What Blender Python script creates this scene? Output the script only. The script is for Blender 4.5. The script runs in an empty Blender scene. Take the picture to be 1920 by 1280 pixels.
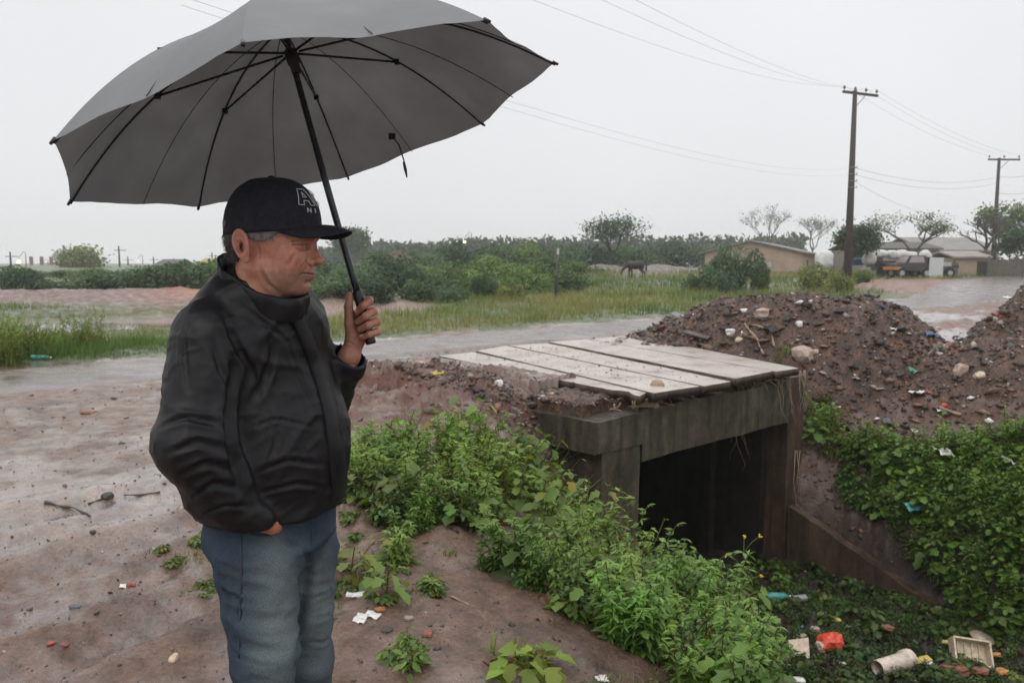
import bpy, math, random
import numpy as np
from mathutils import Vector, Matrix
rad = math.radians
sc = bpy.context.scene
col = sc.collection
# ---------------------------------------------------------------- camera
FPX, EYE, HORIZON = 1493.0, 1.57, 492.0
PITCH = math.atan((640 - HORIZON) / FPX)
cam_data = bpy.data.cameras.new('camera')
cam = bpy.data.objects.new('camera', cam_data); col.objects.link(cam)
cam.location = (0, 0, EYE)
cam.rotation_euler = (rad(90) - PITCH, 0, 0)
cam_data.sensor_width = 22.3
cam_data.lens = FPX / 1920 * 22.3
cam_data.clip_start = 0.05; cam_data.clip_end = 3000
cam_data.dof.use_dof = True; cam_data.dof.focus_distance = 2.1; cam_data.dof.aperture_fstop = 5.0
sc.camera = cam
# ---------------------------------------------------------------- world: rain cloud over a daylight sky
SUN_EL, SUN_ROT = rad(48), rad(205)
w = bpy.data.worlds.new('World'); sc.world = w; w.use_nodes = True
nt = w.node_tree; nt.nodes.clear()
def wn(t, **k):
    n = nt.nodes.new(t)
    for a, b in k.items(): setattr(n, a, b)
    return n
sky = wn('ShaderNodeTexSky', sky_type='NISHITA', sun_disc=False, sun_elevation=SUN_EL, sun_rotation=SUN_ROT)
sky.dust_density = 6.0; sky.air_density = 1.0
bgs = wn('ShaderNodeBackground'); bgs.inputs[1].default_value = 0.05
nt.links.new(sky.outputs[0], bgs.inputs[0])
geo = wn('ShaderNodeTexCoord')
sep = wn('ShaderNodeSeparateXYZ'); nt.links.new(geo.outputs['Generated'], sep.inputs[0])
ramp = wn('ShaderNodeValToRGB')           # cloud layer: brighter towards the zenith
e = ramp.color_ramp.elements
e[0].position = 0.0; e[0].color = (0.88, 0.885, 0.90, 1)
e[1].position = 1.0; e[1].color = (1.92, 1.92, 1.94, 1)
for p, v in ((0.10, (0.885, 0.89, 0.91, 1)), (0.42, (0.92, 0.935, 0.96, 1))):
    n = e.new(p); n.color = v
nt.links.new(sep.outputs[2], ramp.inputs[0])
nz = wn('ShaderNodeTexNoise'); nz.inputs['Scale'].default_value = 1.3; nz.inputs['Detail'].default_value = 3
nt.links.new(geo.outputs['Generated'], nz.inputs['Vector'])
mr = wn('ShaderNodeMapRange'); mr.inputs[1].default_value = 0.3; mr.inputs[2].default_value = 0.7
mr.inputs[3].default_value = 0.93; mr.inputs[4].default_value = 1.05
nt.links.new(nz.outputs[0], mr.inputs[0])
bgc = wn('ShaderNodeBackground')
nt.links.new(ramp.outputs[0], bgc.inputs[0]); nt.links.new(mr.outputs[0], bgc.inputs[1])
mx = wn('ShaderNodeMixShader'); mx.inputs[0].default_value = 0.93
nt.links.new(bgs.outputs[0], mx.inputs[1]); nt.links.new(bgc.outputs[0], mx.inputs[2])
wo = wn('ShaderNodeOutputWorld'); nt.links.new(mx.outputs[0], wo.inputs[0])
sl = bpy.data.lights.new('sun', 'SUN'); sl.energy = 0.5; sl.angle = rad(30); sl.color = (1, 0.97, 0.93)
so = bpy.data.objects.new('sun', sl); col.objects.link(so)
so.rotation_euler = (rad(90) - SUN_EL, 0, math.pi - SUN_ROT)
sc.view_settings.view_transform = 'Standard'; sc.view_settings.look = 'None'
sc.view_settings.exposure = 0.0; sc.view_settings.gamma = 1.0
sc.cycles.max_bounces = 6; sc.cycles.diffuse_bounces = 3; sc.cycles.glossy_bounces = 3
sc.cycles.transmission_bounces = 4; sc.cycles.transparent_max_bounces = 8; sc.cycles.volume_bounces = 1
sc.cycles.use_denoising = True
sc.cycles.sample_clamp_indirect = 4.0
# ---------------------------------------------------------------- pixel of the photograph -> point in the place
cc, ss = math.cos(PITCH), math.sin(PITCH)
FW = np.array([0, cc, -ss]); UP = np.array([0, ss, cc]); RT = np.array([1.0, 0, 0]); OO = np.array([0, 0, EYE])
def ray(px, py): return FW + RT * (px - 960) / FPX + UP * (640 - py) / FPX
def G(px, py, z=0.0):
    r = ray(px, py); return OO + r * ((z - EYE) / r[2])
def D(px, py, y):
    r = ray(px, py); return OO + r * (y / r[1])
def st_to_xy(s, t): return (0.7374 * s + 0.6754 * t, 0.6754 * s - 0.7374 * t)
def xy_to_st(x, y): return (0.7374 * x + 0.6754 * y, 0.6754 * x - 0.7374 * y)
# ---------------------------------------------------------------- objects
def tag(o, label=None, cat=None, group=None, kind=None):
    if label: o['label'] = label
    if cat: o['category'] = cat
    if group: o['group'] = group
    if kind: o['kind'] = kind
    return o
def empty(name, loc=(0, 0, 0), label=None, cat=None, group=None):
    o = bpy.data.objects.new(name, None); col.objects.link(o); o.location = loc
    o.empty_display_size = 0.1
    return tag(o, label, cat, group)
def mesh_obj(name, V, faces, mat, parent=None, smooth=False, attrs=None, loc=None):
    """V (n,3); faces: list of (k,m) int arrays or list of index lists"""
    me = bpy.data.meshes.new(name)
    V = np.asarray(V, dtype=np.float32)
    arrs = []
    if isinstance(faces, np.ndarray): arrs = [faces]
    elif len(faces) and isinstance(faces[0], np.ndarray) and faces[0].ndim == 2: arrs = faces
    if arrs:
        me.vertices.add(len(V)); me.vertices.foreach_set('co', V.ravel())
        tot = sum(a.size for a in arrs); nf = sum(len(a) for a in arrs)
        me.loops.add(tot); me.polygons.add(nf)
        me.loops.foreach_set('vertex_index', np.concatenate([a.ravel() for a in arrs]).astype(np.int32))
        st = []; o_ = 0
        for a in arrs:
            st.append(o_ + np.arange(len(a)) * a.shape[1]); o_ += a.size
        me.polygons.foreach_set('loop_start', np.concatenate(st).astype(np.int32))
        me.update(calc_edges=True)
    else:
        me.from_pydata([tuple(v) for v in V], [], [tuple(f) for f in faces]); me.update()
    if smooth: me.polygons.foreach_set('use_smooth', np.ones(len(me.polygons), dtype=bool))
    if attrs:
        for k, a in attrs.items():
            a = np.asarray(a, dtype=np.float32)
            if a.ndim == 1:
                at = me.attributes.new(k, 'FLOAT', 'POINT'); at.data.foreach_set('value', a)
            else:
                if a.shape[1] == 3: a = np.hstack([a, np.ones((len(a), 1), np.float32)])
                at = me.attributes.new(k, 'FLOAT_COLOR', 'POINT'); at.data.foreach_set('color', a.ravel())
    if mat is not None:
        for m in (mat if isinstance(mat, (list, tuple)) else [mat]): me.materials.append(m)
    o = bpy.data.objects.new(name, me); col.objects.link(o)
    if parent is not None: o.parent = parent
    if loc is not None: o.location = loc
    return o
class MB:
    """collects shapes into one mesh"""
    def __init__(s): s.v = []; s.f = []; s.n = 0; s.c = []
    def add(s, V, F, c=None):
        V = np.asarray(V, float).reshape(-1, 3)
        s.v.append(V); s.f += [tuple(i + s.n for i in f) for f in F]; s.n += len(V)
        s.c.append(np.tile(np.asarray(c if c is not None else (1, 1, 1), float), (len(V), 1)))
    def box(s, c, size, rot=None, taper=0, c_=None):
        x, y, z = [q / 2 for q in size]; k = 1 - taper
        V = np.array([(-x, -y, -z), (x, -y, -z), (x, y, -z), (-x, y, -z), (-x * k, -y * k, z), (x * k, -y * k, z), (x * k, y * k, z), (-x * k, y * k, z)])
        if rot is not None: V = V @ np.array(rot).T
        s.add(V + np.asarray(c, float), [(0, 3, 2, 1), (4, 5, 6, 7), (0, 1, 5, 4), (1, 2, 6, 5), (2, 3, 7, 6), (3, 0, 4, 7)], c_)
    def tube(s, pts, r, n=8, cap=True, c=None):
        pts = [np.asarray(p, float) for p in pts]
        if not hasattr(r, '__len__'): r = [r] * len(pts)
        V = []; prev = None
        for i, p in enumerate(pts):
            d = pts[min(i + 1, len(pts) - 1)] - pts[max(i - 1, 0)]; d = d / (np.linalg.norm(d) + 1e-12)
            if prev is None:
                a = np.array([0, 0, 1.]) if abs(d[2]) < .9 else np.array([1., 0, 0])
            else: a = prev
            u = a - d * (a @ d); u /= np.linalg.norm(u); v_ = np.cross(d, u); prev = u
            for k in range(n):
                t = 2 * math.pi * k / n
                V.append(p + r[i] * (math.cos(t) * u + math.sin(t) * v_))
        F = []
        for i in range(len(pts) - 1):
            for k in range(n):
                F.append((i * n + k, i * n + (k + 1) % n, (i + 1) * n + (k + 1) % n, (i + 1) * n + k))
        if cap: F += [tuple(range(n))[::-1], tuple((len(pts) - 1) * n + k for k in range(n))]
        s.add(V, F, c)
    def build(s, name, mat, parent=None, smooth=False, loc=None, color=False):
        return mesh_obj(name, np.concatenate(s.v), s.f, mat, parent, smooth, {'tint': np.concatenate(s.c)} if color else None, loc)
def rotm(rx=0, ry=0, rz=0): return np.array((Matrix.Rotation(rz, 3, 'Z') @ Matrix.Rotation(ry, 3, 'Y') @ Matrix.Rotation(rx, 3, 'X')))
def copy_tree(o, parent=None):
    c = o.copy(); col.objects.link(c)
    if parent is not None: c.parent = parent
    for ch in list(o.children): copy_tree(ch, c)
    return c
# ---------------------------------------------------------------- noise
def _h(ix, iy, iz, seed):
    n = (ix.astype(np.int64) * 374761393 + iy.astype(np.int64) * 668265263 + iz.astype(np.int64) * 2147483647 + seed * 974711) & 0xffffffff
    n = ((n ^ (n >> 13)) * 1274126177) & 0xffffffff
    n = ((n ^ (n >> 16)) * 2246822519) & 0xffffffff
    return ((n ^ (n >> 15)) & 0xffffff).astype(np.float64) / 0xffffff
def vnoise(x, y, z=0.0, seed=0):
    x, y, z = np.broadcast_arrays(np.asarray(x, float), y, z)
    fx, fy, fz = np.floor(x), np.floor(y), np.floor(z)
    u, v, w_ = x - fx, y - fy, z - fz
    u = u * u * (3 - 2 * u); v = v * v * (3 - 2 * v); w_ = w_ * w_ * (3 - 2 * w_)
    r = 0
    for a in (0, 1):
        for b in (0, 1):
            for c in (0, 1):
                wt = (u if a else 1 - u) * (v if b else 1 - v) * (w_ if c else 1 - w_)
                r = r + wt * _h(fx + a, fy + b, fz + c, seed)
    return r * 2 - 1
def fbm(x, y, z=0.0, o=4, seed=0, gain=.5):
    r = 0; a = 1; f = 1; tot = 0
    for i in range(o):
        r = r + a * vnoise(np.asarray(x) * f, np.asarray(y) * f, np.asarray(z) * f, seed + i * 17); tot += a; a *= gain; f *= 2.03
    return r / tot
def sstep(a, b, x):
    t = np.clip((np.asarray(x, float) - a) / (b - a), 0, 1); return t * t * (3 - 2 * t)
def inpoly(x, y, poly):
    x = np.asarray(x, float); y = np.asarray(y, float); r = np.zeros(np.broadcast(x, y).shape, bool); n = len(poly)
    for i in range(n):
        x1, y1 = poly[i]; x2, y2 = poly[(i + 1) % n]
        if y1 == y2: continue
        c = ((y1 > y) != (y2 > y)) & (x < (x2 - x1) * (y - y1) / (y2 - y1) + x1); r ^= c
    return r
# ---------------------------------------------------------------- materials
def material(name):
    m = bpy.data.materials.new(name); m.use_nodes = True
    nt = m.node_tree; b = nt.nodes['Principled BSDF']; return m, nt, b
def rgb(r, g, b): return tuple(((c / 255 / 12.92) if c / 255 <= .04045 else ((c / 255 + .055) / 1.055) ** 2.4) for c in (r, g, b)) + (1,)
def N(nt, t, **k):
    n = nt.nodes.new(t)
    for a, b in k.items():
        if a in n.inputs.keys() if isinstance(a, str) else False: n.inputs[a].default_value = b
        else: setattr(n, a, b)
    return n
def noise_tex(nt, scale, detail=4, rough=.5, vec=None):
    n = nt.nodes.new('ShaderNodeTexNoise'); n.inputs['Scale'].default_value = scale; n.inputs['Detail'].default_value = detail
    n.inputs['Roughness'].default_value = rough
    if vec is not None: nt.links.new(vec, n.inputs['Vector'])
    return n
def ramp_node(nt, fac, stops):
    r = nt.nodes.new('ShaderNodeValToRGB'); e = r.color_ramp.elements
    while len(e) < len(stops): e.new(.5)
    for i, (p, c) in enumerate(stops):
        e[i].position = p; e[i].color = c if hasattr(c, '__len__') else (c, c, c, 1)
    nt.links.new(fac, r.inputs[0]); return r
def mixc(nt, fac, a, b, mode='MIX'):
    m = nt.nodes.new('ShaderNodeMix'); m.data_type = 'RGBA'; m.blend_type = mode
    for sock, v in ((m.inputs[0], fac), (m.inputs[6], a), (m.inputs[7], b)):
        if hasattr(v, 'is_linked'): nt.links.new(v, sock)
        else: sock.default_value = v
    return m.outputs[2]
def bump(nt, b, h, strength=.3, dist=.01, chain=None):
    n = nt.nodes.new('ShaderNodeBump'); n.inputs['Strength'].default_value = strength; n.inputs['Distance'].default_value = dist
    nt.links.new(h, n.inputs['Height'])
    if chain is not None: nt.links.new(chain, n.inputs['Normal'])
    nt.links.new(n.outputs[0], b.inputs['Normal']); return n.outputs[0]
def pos(nt): return nt.nodes.new('ShaderNodeTexCoord').outputs['Object']
def attr(nt, name):
    a = nt.nodes.new('ShaderNodeAttribute'); a.attribute_name = name; return a
def simple(name, color, rough=.6, var=.15, scale=8, bumps=.2, bdist=.004, bscale=40, metal=0, tint=False, wet=0, spec=.5):
    """one basic surface: mottled colour and roughness, fine bump"""
    m, nt, b = material(name); p = pos(nt)
    n = noise_tex(nt, scale, 5, .6, p)
    lo = tuple(c * (1 - var) for c in color[:3]) + (1,); hi = tuple(min(1, c * (1 + var)) for c in color[:3]) + (1,)
    c = ramp_node(nt, n.outputs[0], [(.3, lo), (.7, hi)]).outputs[0]
    if tint: c = mixc(nt, 1.0, c, attr(nt, 'tint').outputs['Color'], 'MULTIPLY')
    nt.links.new(c, b.inputs['Base Color'])
    r = ramp_node(nt, noise_tex(nt, scale * 1.7, 4, .6, p).outputs[0], [(.35, max(.03, rough - .12)), (.65, min(1, rough + .12))])
    nt.links.new(r.outputs[0], b.inputs['Roughness'])
    b.inputs['Metallic'].default_value = metal; b.inputs['Specular IOR Level'].default_value = spec
    if wet: b.inputs['Coat Weight'].default_value = wet; b.inputs['Coat Roughness'].default_value = .15
    if bumps: bump(nt, b, noise_tex(nt, bscale, 5, .6, p).outputs[0], bumps, bdist)
    return m
def leaf_mat(name, rough=.45, trans=.35, sat=1.0):
    m, nt, b = material(name)
    c = attr(nt, 'tint').outputs['Color']
    nt.links.new(c, b.inputs['Base Color']); b.inputs['Roughness'].default_value = rough
    b.inputs['Specular IOR Level'].default_value = .4
    tr = nt.nodes.new('ShaderNodeBsdfTranslucent')
    br = mixc(nt, 1.0, c, (1.5, 1.7, .8, 1), 'MULTIPLY'); nt.links.new(br, tr.inputs[0])
    mx = nt.nodes.new('ShaderNodeMixShader'); mx.inputs[0].default_value = trans
    nt.links.new(b.outputs[0], mx.inputs[1]); nt.links.new(tr.outputs[0], mx.inputs[2])
    nt.links.new(mx.outputs[0], nt.nodes['Material Output'].inputs[0])
    return m
# ================================================================ ground
STOP = [(-30, 3.6), (-8.6, 5.9), (-7.0, 5.7), (-6.0, 4.9), (-4.6, 3.4), (-3.2, 2.3), (-2.0, 1.75), (0, 1.6), (2, 2.0), (6, 4.0), (30, 6)]
def s_top(t): return np.interp(t, [a for a, b in STOP], [b for a, b in STOP])
FLOOR = -3.1
POND = (-11.3, 23.2)
def pond_r(x, y):
    dx, dy = x - POND[0], y - POND[1]
    a = rad(38); u = dx * math.cos(a) + dy * math.sin(a); v = -dx * math.sin(a) + dy * math.cos(a)
    return np.sqrt((u / 8.6) ** 2 + (v / 4.6) ** 2) + .10 * fbm(x * .5, y * .5, o=3, seed=41)
def height(x, y, detail=True):
    x = np.asarray(x, float); y = np.asarray(y, float)
    s, t = xy_to_st(x, y); r = np.hypot(x, y)
    z = .42 * sstep(40, 50, r) + .5 * sstep(60, 170, r)
    # red mud bank behind the pond
    u = (x + 15.5) / 11.5; v = (y - 33.5) / 3.2
    z = z + .45 * np.exp(-(u ** 4 + v ** 2)) * (1 + .3 * fbm(x * .7, y * .7, seed=5))
    # pond basin
    pr = pond_r(x, y); z = z - .55 * (1 - sstep(.75, 1.12, pr))
    # rubble field far centre: low ridge
    z = z + .9 * np.exp(-(((x - 9) / 9) ** 4 + ((y - 62) / 7) ** 2)) * (1 + .4 * fbm(x * .6, y * .6, seed=6))
    # right bank
    zr = np.interp(s, [11.3, 11.55, 12.5, 13.3, 14.6, 17], [FLOOR, -2.2, -1.15, -.45, -.12, 0])
    cb = sstep(-6.75, -6.15, t)                       # in front of the culvert mouth
    zr_back = np.interp(s, [11.3, 11.8, 12.6, 14], [-1.1, -.7, -.25, 0])
    k = sstep(-6.9, -5.2, t)
    zright = zr_back * (1 - k) * sstep(-9.5, -7, t) + zr * k
    # left bank
    st_ = s_top(t); u = np.clip((s - st_) / (7.7 - st_), 0, 1)
    kl = sstep(-7.6, -5.7, t)
    f = .55 * u ** 1.25 + .45 * sstep(.1, 1, u)
    zleft = FLOOR * f * kl
    zin = np.where(s < 7.7, zleft, np.where(s > 11.3, zright, np.where(t < -6.2, FLOOR, FLOOR)))
    # culvert barrel: the cut under the slabs
    barrel = (t < -6.3) & (t > -10.0) & (s > np.where(t < -7.35, 7.95, 7.2)) & (s < 11.4)
    behind = (t <= -11.2)
    zz = np.where(barrel, FLOOR, np.where(behind, 0, np.where((t < -7.35) & (s > 6.6) & (s < 7.96), -.02 * 1.0, np.where((t < -6.3) & (s >= 7.0) & (s <= 11.4), np.where(t > -7.35, FLOOR, -.06), zin))))
    fade = sstep(-11.3, -10.9, t)
    z = z + np.where(barrel | (s < 7.7) | (s > 11.3) | (t > -6.3), zz, zz)
    if detail:
        flat = np.exp(-np.abs(np.clip(z, -9, 0)) * .5)
        onroad = (t < -10.6) & (t > -13.9)
        a = np.where(onroad, .25, 1.0) * np.where(r > 25, 1.6, 1)
        n = .035 * fbm(x * .55, y * .55, o=3, seed=1) + .035 * fbm(x * 2.2, y * 2.2, o=4, seed=2) + .016 * fbm(x * 9, y * 9, o=4, seed=3) + .012 * np.clip(fbm(x * 3.2, y * 3.2, o=3, seed=13), -1, .1)
        n = n + .02 * np.exp(-((x + 2.6 - .3 * y) / 1.0) ** 2) * fbm(x * 14, y * 14, o=3, seed=14) * (r < 7)
        cl = np.clip(fbm(x * 6, y * 6, o=4, seed=9) - .05, 0, 1)      # clods
        bank = sstep(-.05, -.5, z)
        n = n + cl * (.03 + .08 * bank) + bank * .12 * fbm(x * 1.7, y * 1.7, seed=8)
        heap = np.exp(-(((s - 5.7) / 1.7) ** 2 + ((t + 8.2) / 2.0) ** 2))   # churned soil beside the slabs
        n = n + heap * (.16 + .22 * fbm(x * 2.3, y * 2.3, o=4, seed=12) + .25 * cl)
        # wheel ruts crossing the yard on the left
        for (cx, ang, wd, dp) in ((-1.55, 62, .16, .045), (-2.6, 62, .18, .04), (-3.6, 48, .16, .04), (-2.2, 35, .14, .03), (-4.4, 40, .2, .03), (-.9, 75, .15, .03)):
            q = (x - cx) * math.sin(rad(ang)) - (y - 3.5) * math.cos(rad(ang)) + .12 * fbm(x * .8, y * .8, seed=30 + int(ang))
            n = n - np.where(z > -.1, dp, 0) * (np.exp(-(q / wd) ** 2) - .8 * np.exp(-((np.abs(q) - 1.7 * wd) / (wd * .7)) ** 2))
        z = z + n * a * (1 - .9 * (pr < .8))
    return z
RUTS = ((-1.55, 62, .16, .045), (-2.6, 62, .18, .04), (-3.6, 48, .16, .04), (-2.2, 35, .14, .03), (-4.4, 40, .2, .03), (-.9, 75, .15, .03))
def ruts(x, y):
    o = 0
    for (cx, ang, wd, dp) in RUTS:
        q = (x - cx) * math.sin(rad(ang)) - (y - 3.5) * math.cos(rad(ang)) + .12 * fbm(x * .8, y * .8, seed=30 + int(ang)); o = np.maximum(o, np.exp(-(q / wd) ** 2) * (.55 + .45 * np.sin(q * 0 + (x * math.cos(rad(ang)) + y * math.sin(rad(ang))) * 42)))
    return o * (np.hypot(x, y) < 14)
def ground_color(x, y, z):
    s, t = xy_to_st(x, y); r = np.hypot(x, y)
    n1 = fbm(x * .8, y * .8, o=4, seed=21); n2 = fbm(x * 3.1, y * 3.1, o=4, seed=22); n3 = fbm(x * .25, y * .25, o=3, seed=23)
    grey = np.array([.23, .175, .138]); brown = np.array([.132, .066, .040]); dark = np.array([.050, .032, .026])
    red = np.array([.25, .115, .08]); grass = np.array([.085, .115, .035]); pink = np.array([.30, .22, .185])
    c = grey[None] * np.ones((len(x), 1))
    def mix(m, q):
        nonlocal c
        m = np.clip(m, 0, 1)[:, None]; c = c * (1 - m) + q * m
    # yard: greyer where wet and flat, browner near the camera
    near = 1 - sstep(3.0, 7.0, r + 1.5 * n1); mix(near * .7 + .08, brown); ru = ruts(x, y); mix(ru * .45, dark * 2.2)
    mix(sstep(.05, .45, n2 + .35 * n1) * .45, dark * 1.5)
    rr = ((x > 4) & (t > -11)); mix(rr * (.55 + .5 * n1), red * .75)
    pathm = (t > -11.4) & (s > 9.5) & (s < 22); mix(pathm * sstep(-.2, .5, n1) * .6, red)
    heap = np.exp(-(((s - 5.4) / 2.1) ** 4 + ((t + 7.7) / 2.4) ** 4)); mix(heap * 1.5 * (.8 + n2), np.array([.115, .046, .026]))
    rub = sstep(11.6, 12.2, s + .3 * n1) * sstep(-11.0, -9.5, t) * (1 - sstep(15.5, 18, s + 1.5 * n1)); mix(rub, np.array([.088, .041, .024]) * (1 + .5 * n2[:, None]))
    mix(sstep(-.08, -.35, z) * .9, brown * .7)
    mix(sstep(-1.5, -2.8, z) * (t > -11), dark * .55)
    # beyond the road: grass, with bare patches
    far = sstep(-13.8, -14.5, t + .8 * n1) ; g2 = grass * (1 + .4 * n1[:, None])
    c = c * (1 - far[:, None]) + np.clip(g2, 0, 1) * far[:, None]
    mix(far * np.exp(-(((x + 15.5) / 12) ** 4 + ((y - 33) / 4.5) ** 2)) * 1.3, np.array([.17, .095, .075]) * (1 + .35 * n2[:, None]))
    mix(far * np.exp(-(((x + 12.4) / 2.2) ** 2 + ((y - 33.5) / 3.0) ** 2)) * 1.2, np.array([.32, .115, .06]))
    mix(far * np.exp(-(((x + 5.6) / 3.2) ** 4 + ((y - 27.5) / 3.0) ** 4)) * 1.2, pink)
    mix(far * np.exp(-(((x - 9) / 10) ** 4 + ((y - 62) / 8) ** 4)) * .9, np.array([.11, .07, .06]))
    # bare red ground in front of the sheds
    mix(far * np.exp(-(((x - 24) / 6) ** 4 + ((y - 46) / 9) ** 4)) * 1.3, np.array([.25, .13, .095]) * (1 + .3 * n2[:, None]))
    wet = np.clip(sstep(-.2, .3, n3 + .5 * n1) * (1 - near * .4) + .5 * ru, 0, 1)
    wet = wet * (1 - np.clip(1.3 * np.exp(-(((s - 5.4) / 2.2) ** 4 + ((t + 7.7) / 2.5) ** 4)), 0, 1)) * (1 - .8 * ((s > 11.5) & (t > -11.5) & (s < 16.5))); wet = np.where(far > .3, 0, wet); wet = np.where((z < -.2) & (t > -12), .05, wet)
    return c, wet, far
def make_ground():
    fr = rad(43)
    ang = np.concatenate([np.linspace(-math.pi, -fr, 90, endpoint=False), np.linspace(-fr, fr, 760, endpoint=False), np.linspace(fr, math.pi, 90)])
    R = np.concatenate([[.25], np.geomspace(.6, 60, 560), np.geomspace(62, 520, 50)])
    A, RR = np.meshgrid(ang, R)
    x = (RR * np.sin(A)).ravel(); y = (RR * np.cos(A)).ravel()
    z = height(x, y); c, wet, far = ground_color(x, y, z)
    nr, na = len(R), len(ang)
    i = np.arange(nr - 1)[:, None] * na + np.arange(na - 1)[None]
    F = np.stack([i, i + 1, i + na + 1, i + na], -1).reshape(-1, 4)
    m, nt, b = material('wet_soil'); p = pos(nt)
    base = attr(nt, 'tint').outputs['Color']
    n = noise_tex(nt, 9, 8, .65, p); n2 = noise_tex(nt, 55, 6, .65, p)
    c1 = mixc(nt, 1.0, base, ramp_node(nt, n.outputs[0], [(.28, (.55, .55, .55, 1)), (.5, (1, 1, 1, 1)), (.75, (1.5, 1.45, 1.4, 1))]).outputs[0], 'MULTIPLY')
    c2 = mixc(nt, 1.0, c1, ramp_node(nt, n2.outputs[0], [(.33, (.6, .58, .57, 1)), (.6, (1.12, 1.1, 1.1, 1))]).outputs[0], 'MULTIPLY')
    vo = nt.nodes.new('ShaderNodeTexVoronoi'); vo.inputs['Scale'].default_value = 26; nt.links.new(p, vo.inputs['Vector'])
    peb = ramp_node(nt, vo.outputs['Distance'], [(.10, 1.0), (.17, 0.0)])
    sel = nt.nodes.new('ShaderNodeSeparateColor'); nt.links.new(vo.outputs['Color'], sel.inputs[0])
    pk = nt.nodes.new('ShaderNodeMath'); pk.operation = 'GREATER_THAN'; pk.inputs[1].default_value = .82; nt.links.new(sel.outputs[0], pk.inputs[0])
    pm = nt.nodes.new('ShaderNodeMath'); pm.operation = 'MULTIPLY'; nt.links.new(peb.outputs[0], pm.inputs[0]); nt.links.new(pk.outputs[0], pm.inputs[1])
    pc = ramp_node(nt, sel.outputs[1], [(.0, (.03, .025, .022, 1)), (.6, (.12, .08, .065, 1)), (.97, (.35, .28, .24, 1))])
    c3 = mixc(nt, pm.outputs[0], c2, pc.outputs[0])
    nt.links.new(c3, b.inputs['Base Color'])
    wa = attr(nt, 'wet').outputs['Fac']
    n4 = noise_tex(nt, 3.2, 5, .6, p)
    ad = nt.nodes.new('ShaderNodeMath'); ad.operation = 'MULTIPLY_ADD'; ad.inputs[1].default_value = .62; nt.links.new(wa, ad.inputs[0]); nt.links.new(n4.outputs[0], ad.inputs[2])
    rr_ = ramp_node(nt, ad.outputs[0], [(.42, .68), (.62, .36), (.80, .14), (.95, .06)])
    nt.links.new(rr_.outputs[0], b.inputs['Roughness'])
    b.inputs['Specular IOR Level'].default_value = .5
    st = ramp_node(nt, ad.outputs[0], [(.6, 1.0), (1.02, .12)])
    bh = bump(nt, b, n.outputs[0], .55, .035)
    bn = nt.nodes.new('ShaderNodeBump'); bn.inputs['Distance'].default_value = .012
    nt.links.new(n2.outputs[0], bn.inputs['Height']); nt.links.new(bh, bn.inputs['Normal']); nt.links.new(st.outputs[0], bn.inputs['Strength'])
    nt.links.new(bn.outputs[0], b.inputs['Normal'])
    # a film of rain water on the flat parts
    nt.links.new(ramp_node(nt, ad.outputs[0], [(.48, 0.1), (.72, .8), (.9, 1.0)]).outputs[0], b.inputs['Coat Weight']); b.inputs['Coat Roughness'].default_value = .16; b.inputs['Coat IOR'].default_value = 1.4
    cb_ = nt.nodes.new('ShaderNodeBump'); cb_.inputs['Distance'].default_value = .02; cb_.inputs['Strength'].default_value = .35; nt.links.new(n.outputs[0], cb_.inputs['Height']); nt.links.new(cb_.outputs[0], b.inputs['Coat Normal'])
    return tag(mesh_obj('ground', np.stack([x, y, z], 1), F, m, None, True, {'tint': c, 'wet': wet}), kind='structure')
ground = make_ground()
def hz(x, y): return float(height(np.array([x]), np.array([y]))[0])
# ---------------------------------------------------------------- pond water
def make_pond():
    m, nt, b = material('pond_water'); p = pos(nt)
    b.inputs['Base Color'].default_value = (.30, .27, .24, 1); b.inputs['Roughness'].default_value = .05
    b.inputs['Specular IOR Level'].default_value = .7
    bump(nt, b, noise_tex(nt, 7, 4, .5, p).outputs[0], .03, .004)
    n = 60; V = [(POND[0], POND[1], 0)]
    for k in range(n):
        a = 2 * math.pi * k / n; V.append((POND[0] + 10.5 * math.cos(a), POND[1] + 10.0 * math.sin(a), 0))
    V = np.array(V); V[:, 2] = -.24
    tag(mesh_obj('pond_water', V, [(0, 1 + k, 1 + (k + 1) % n) for k in range(n)], m), kind='structure')
make_pond()
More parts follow.
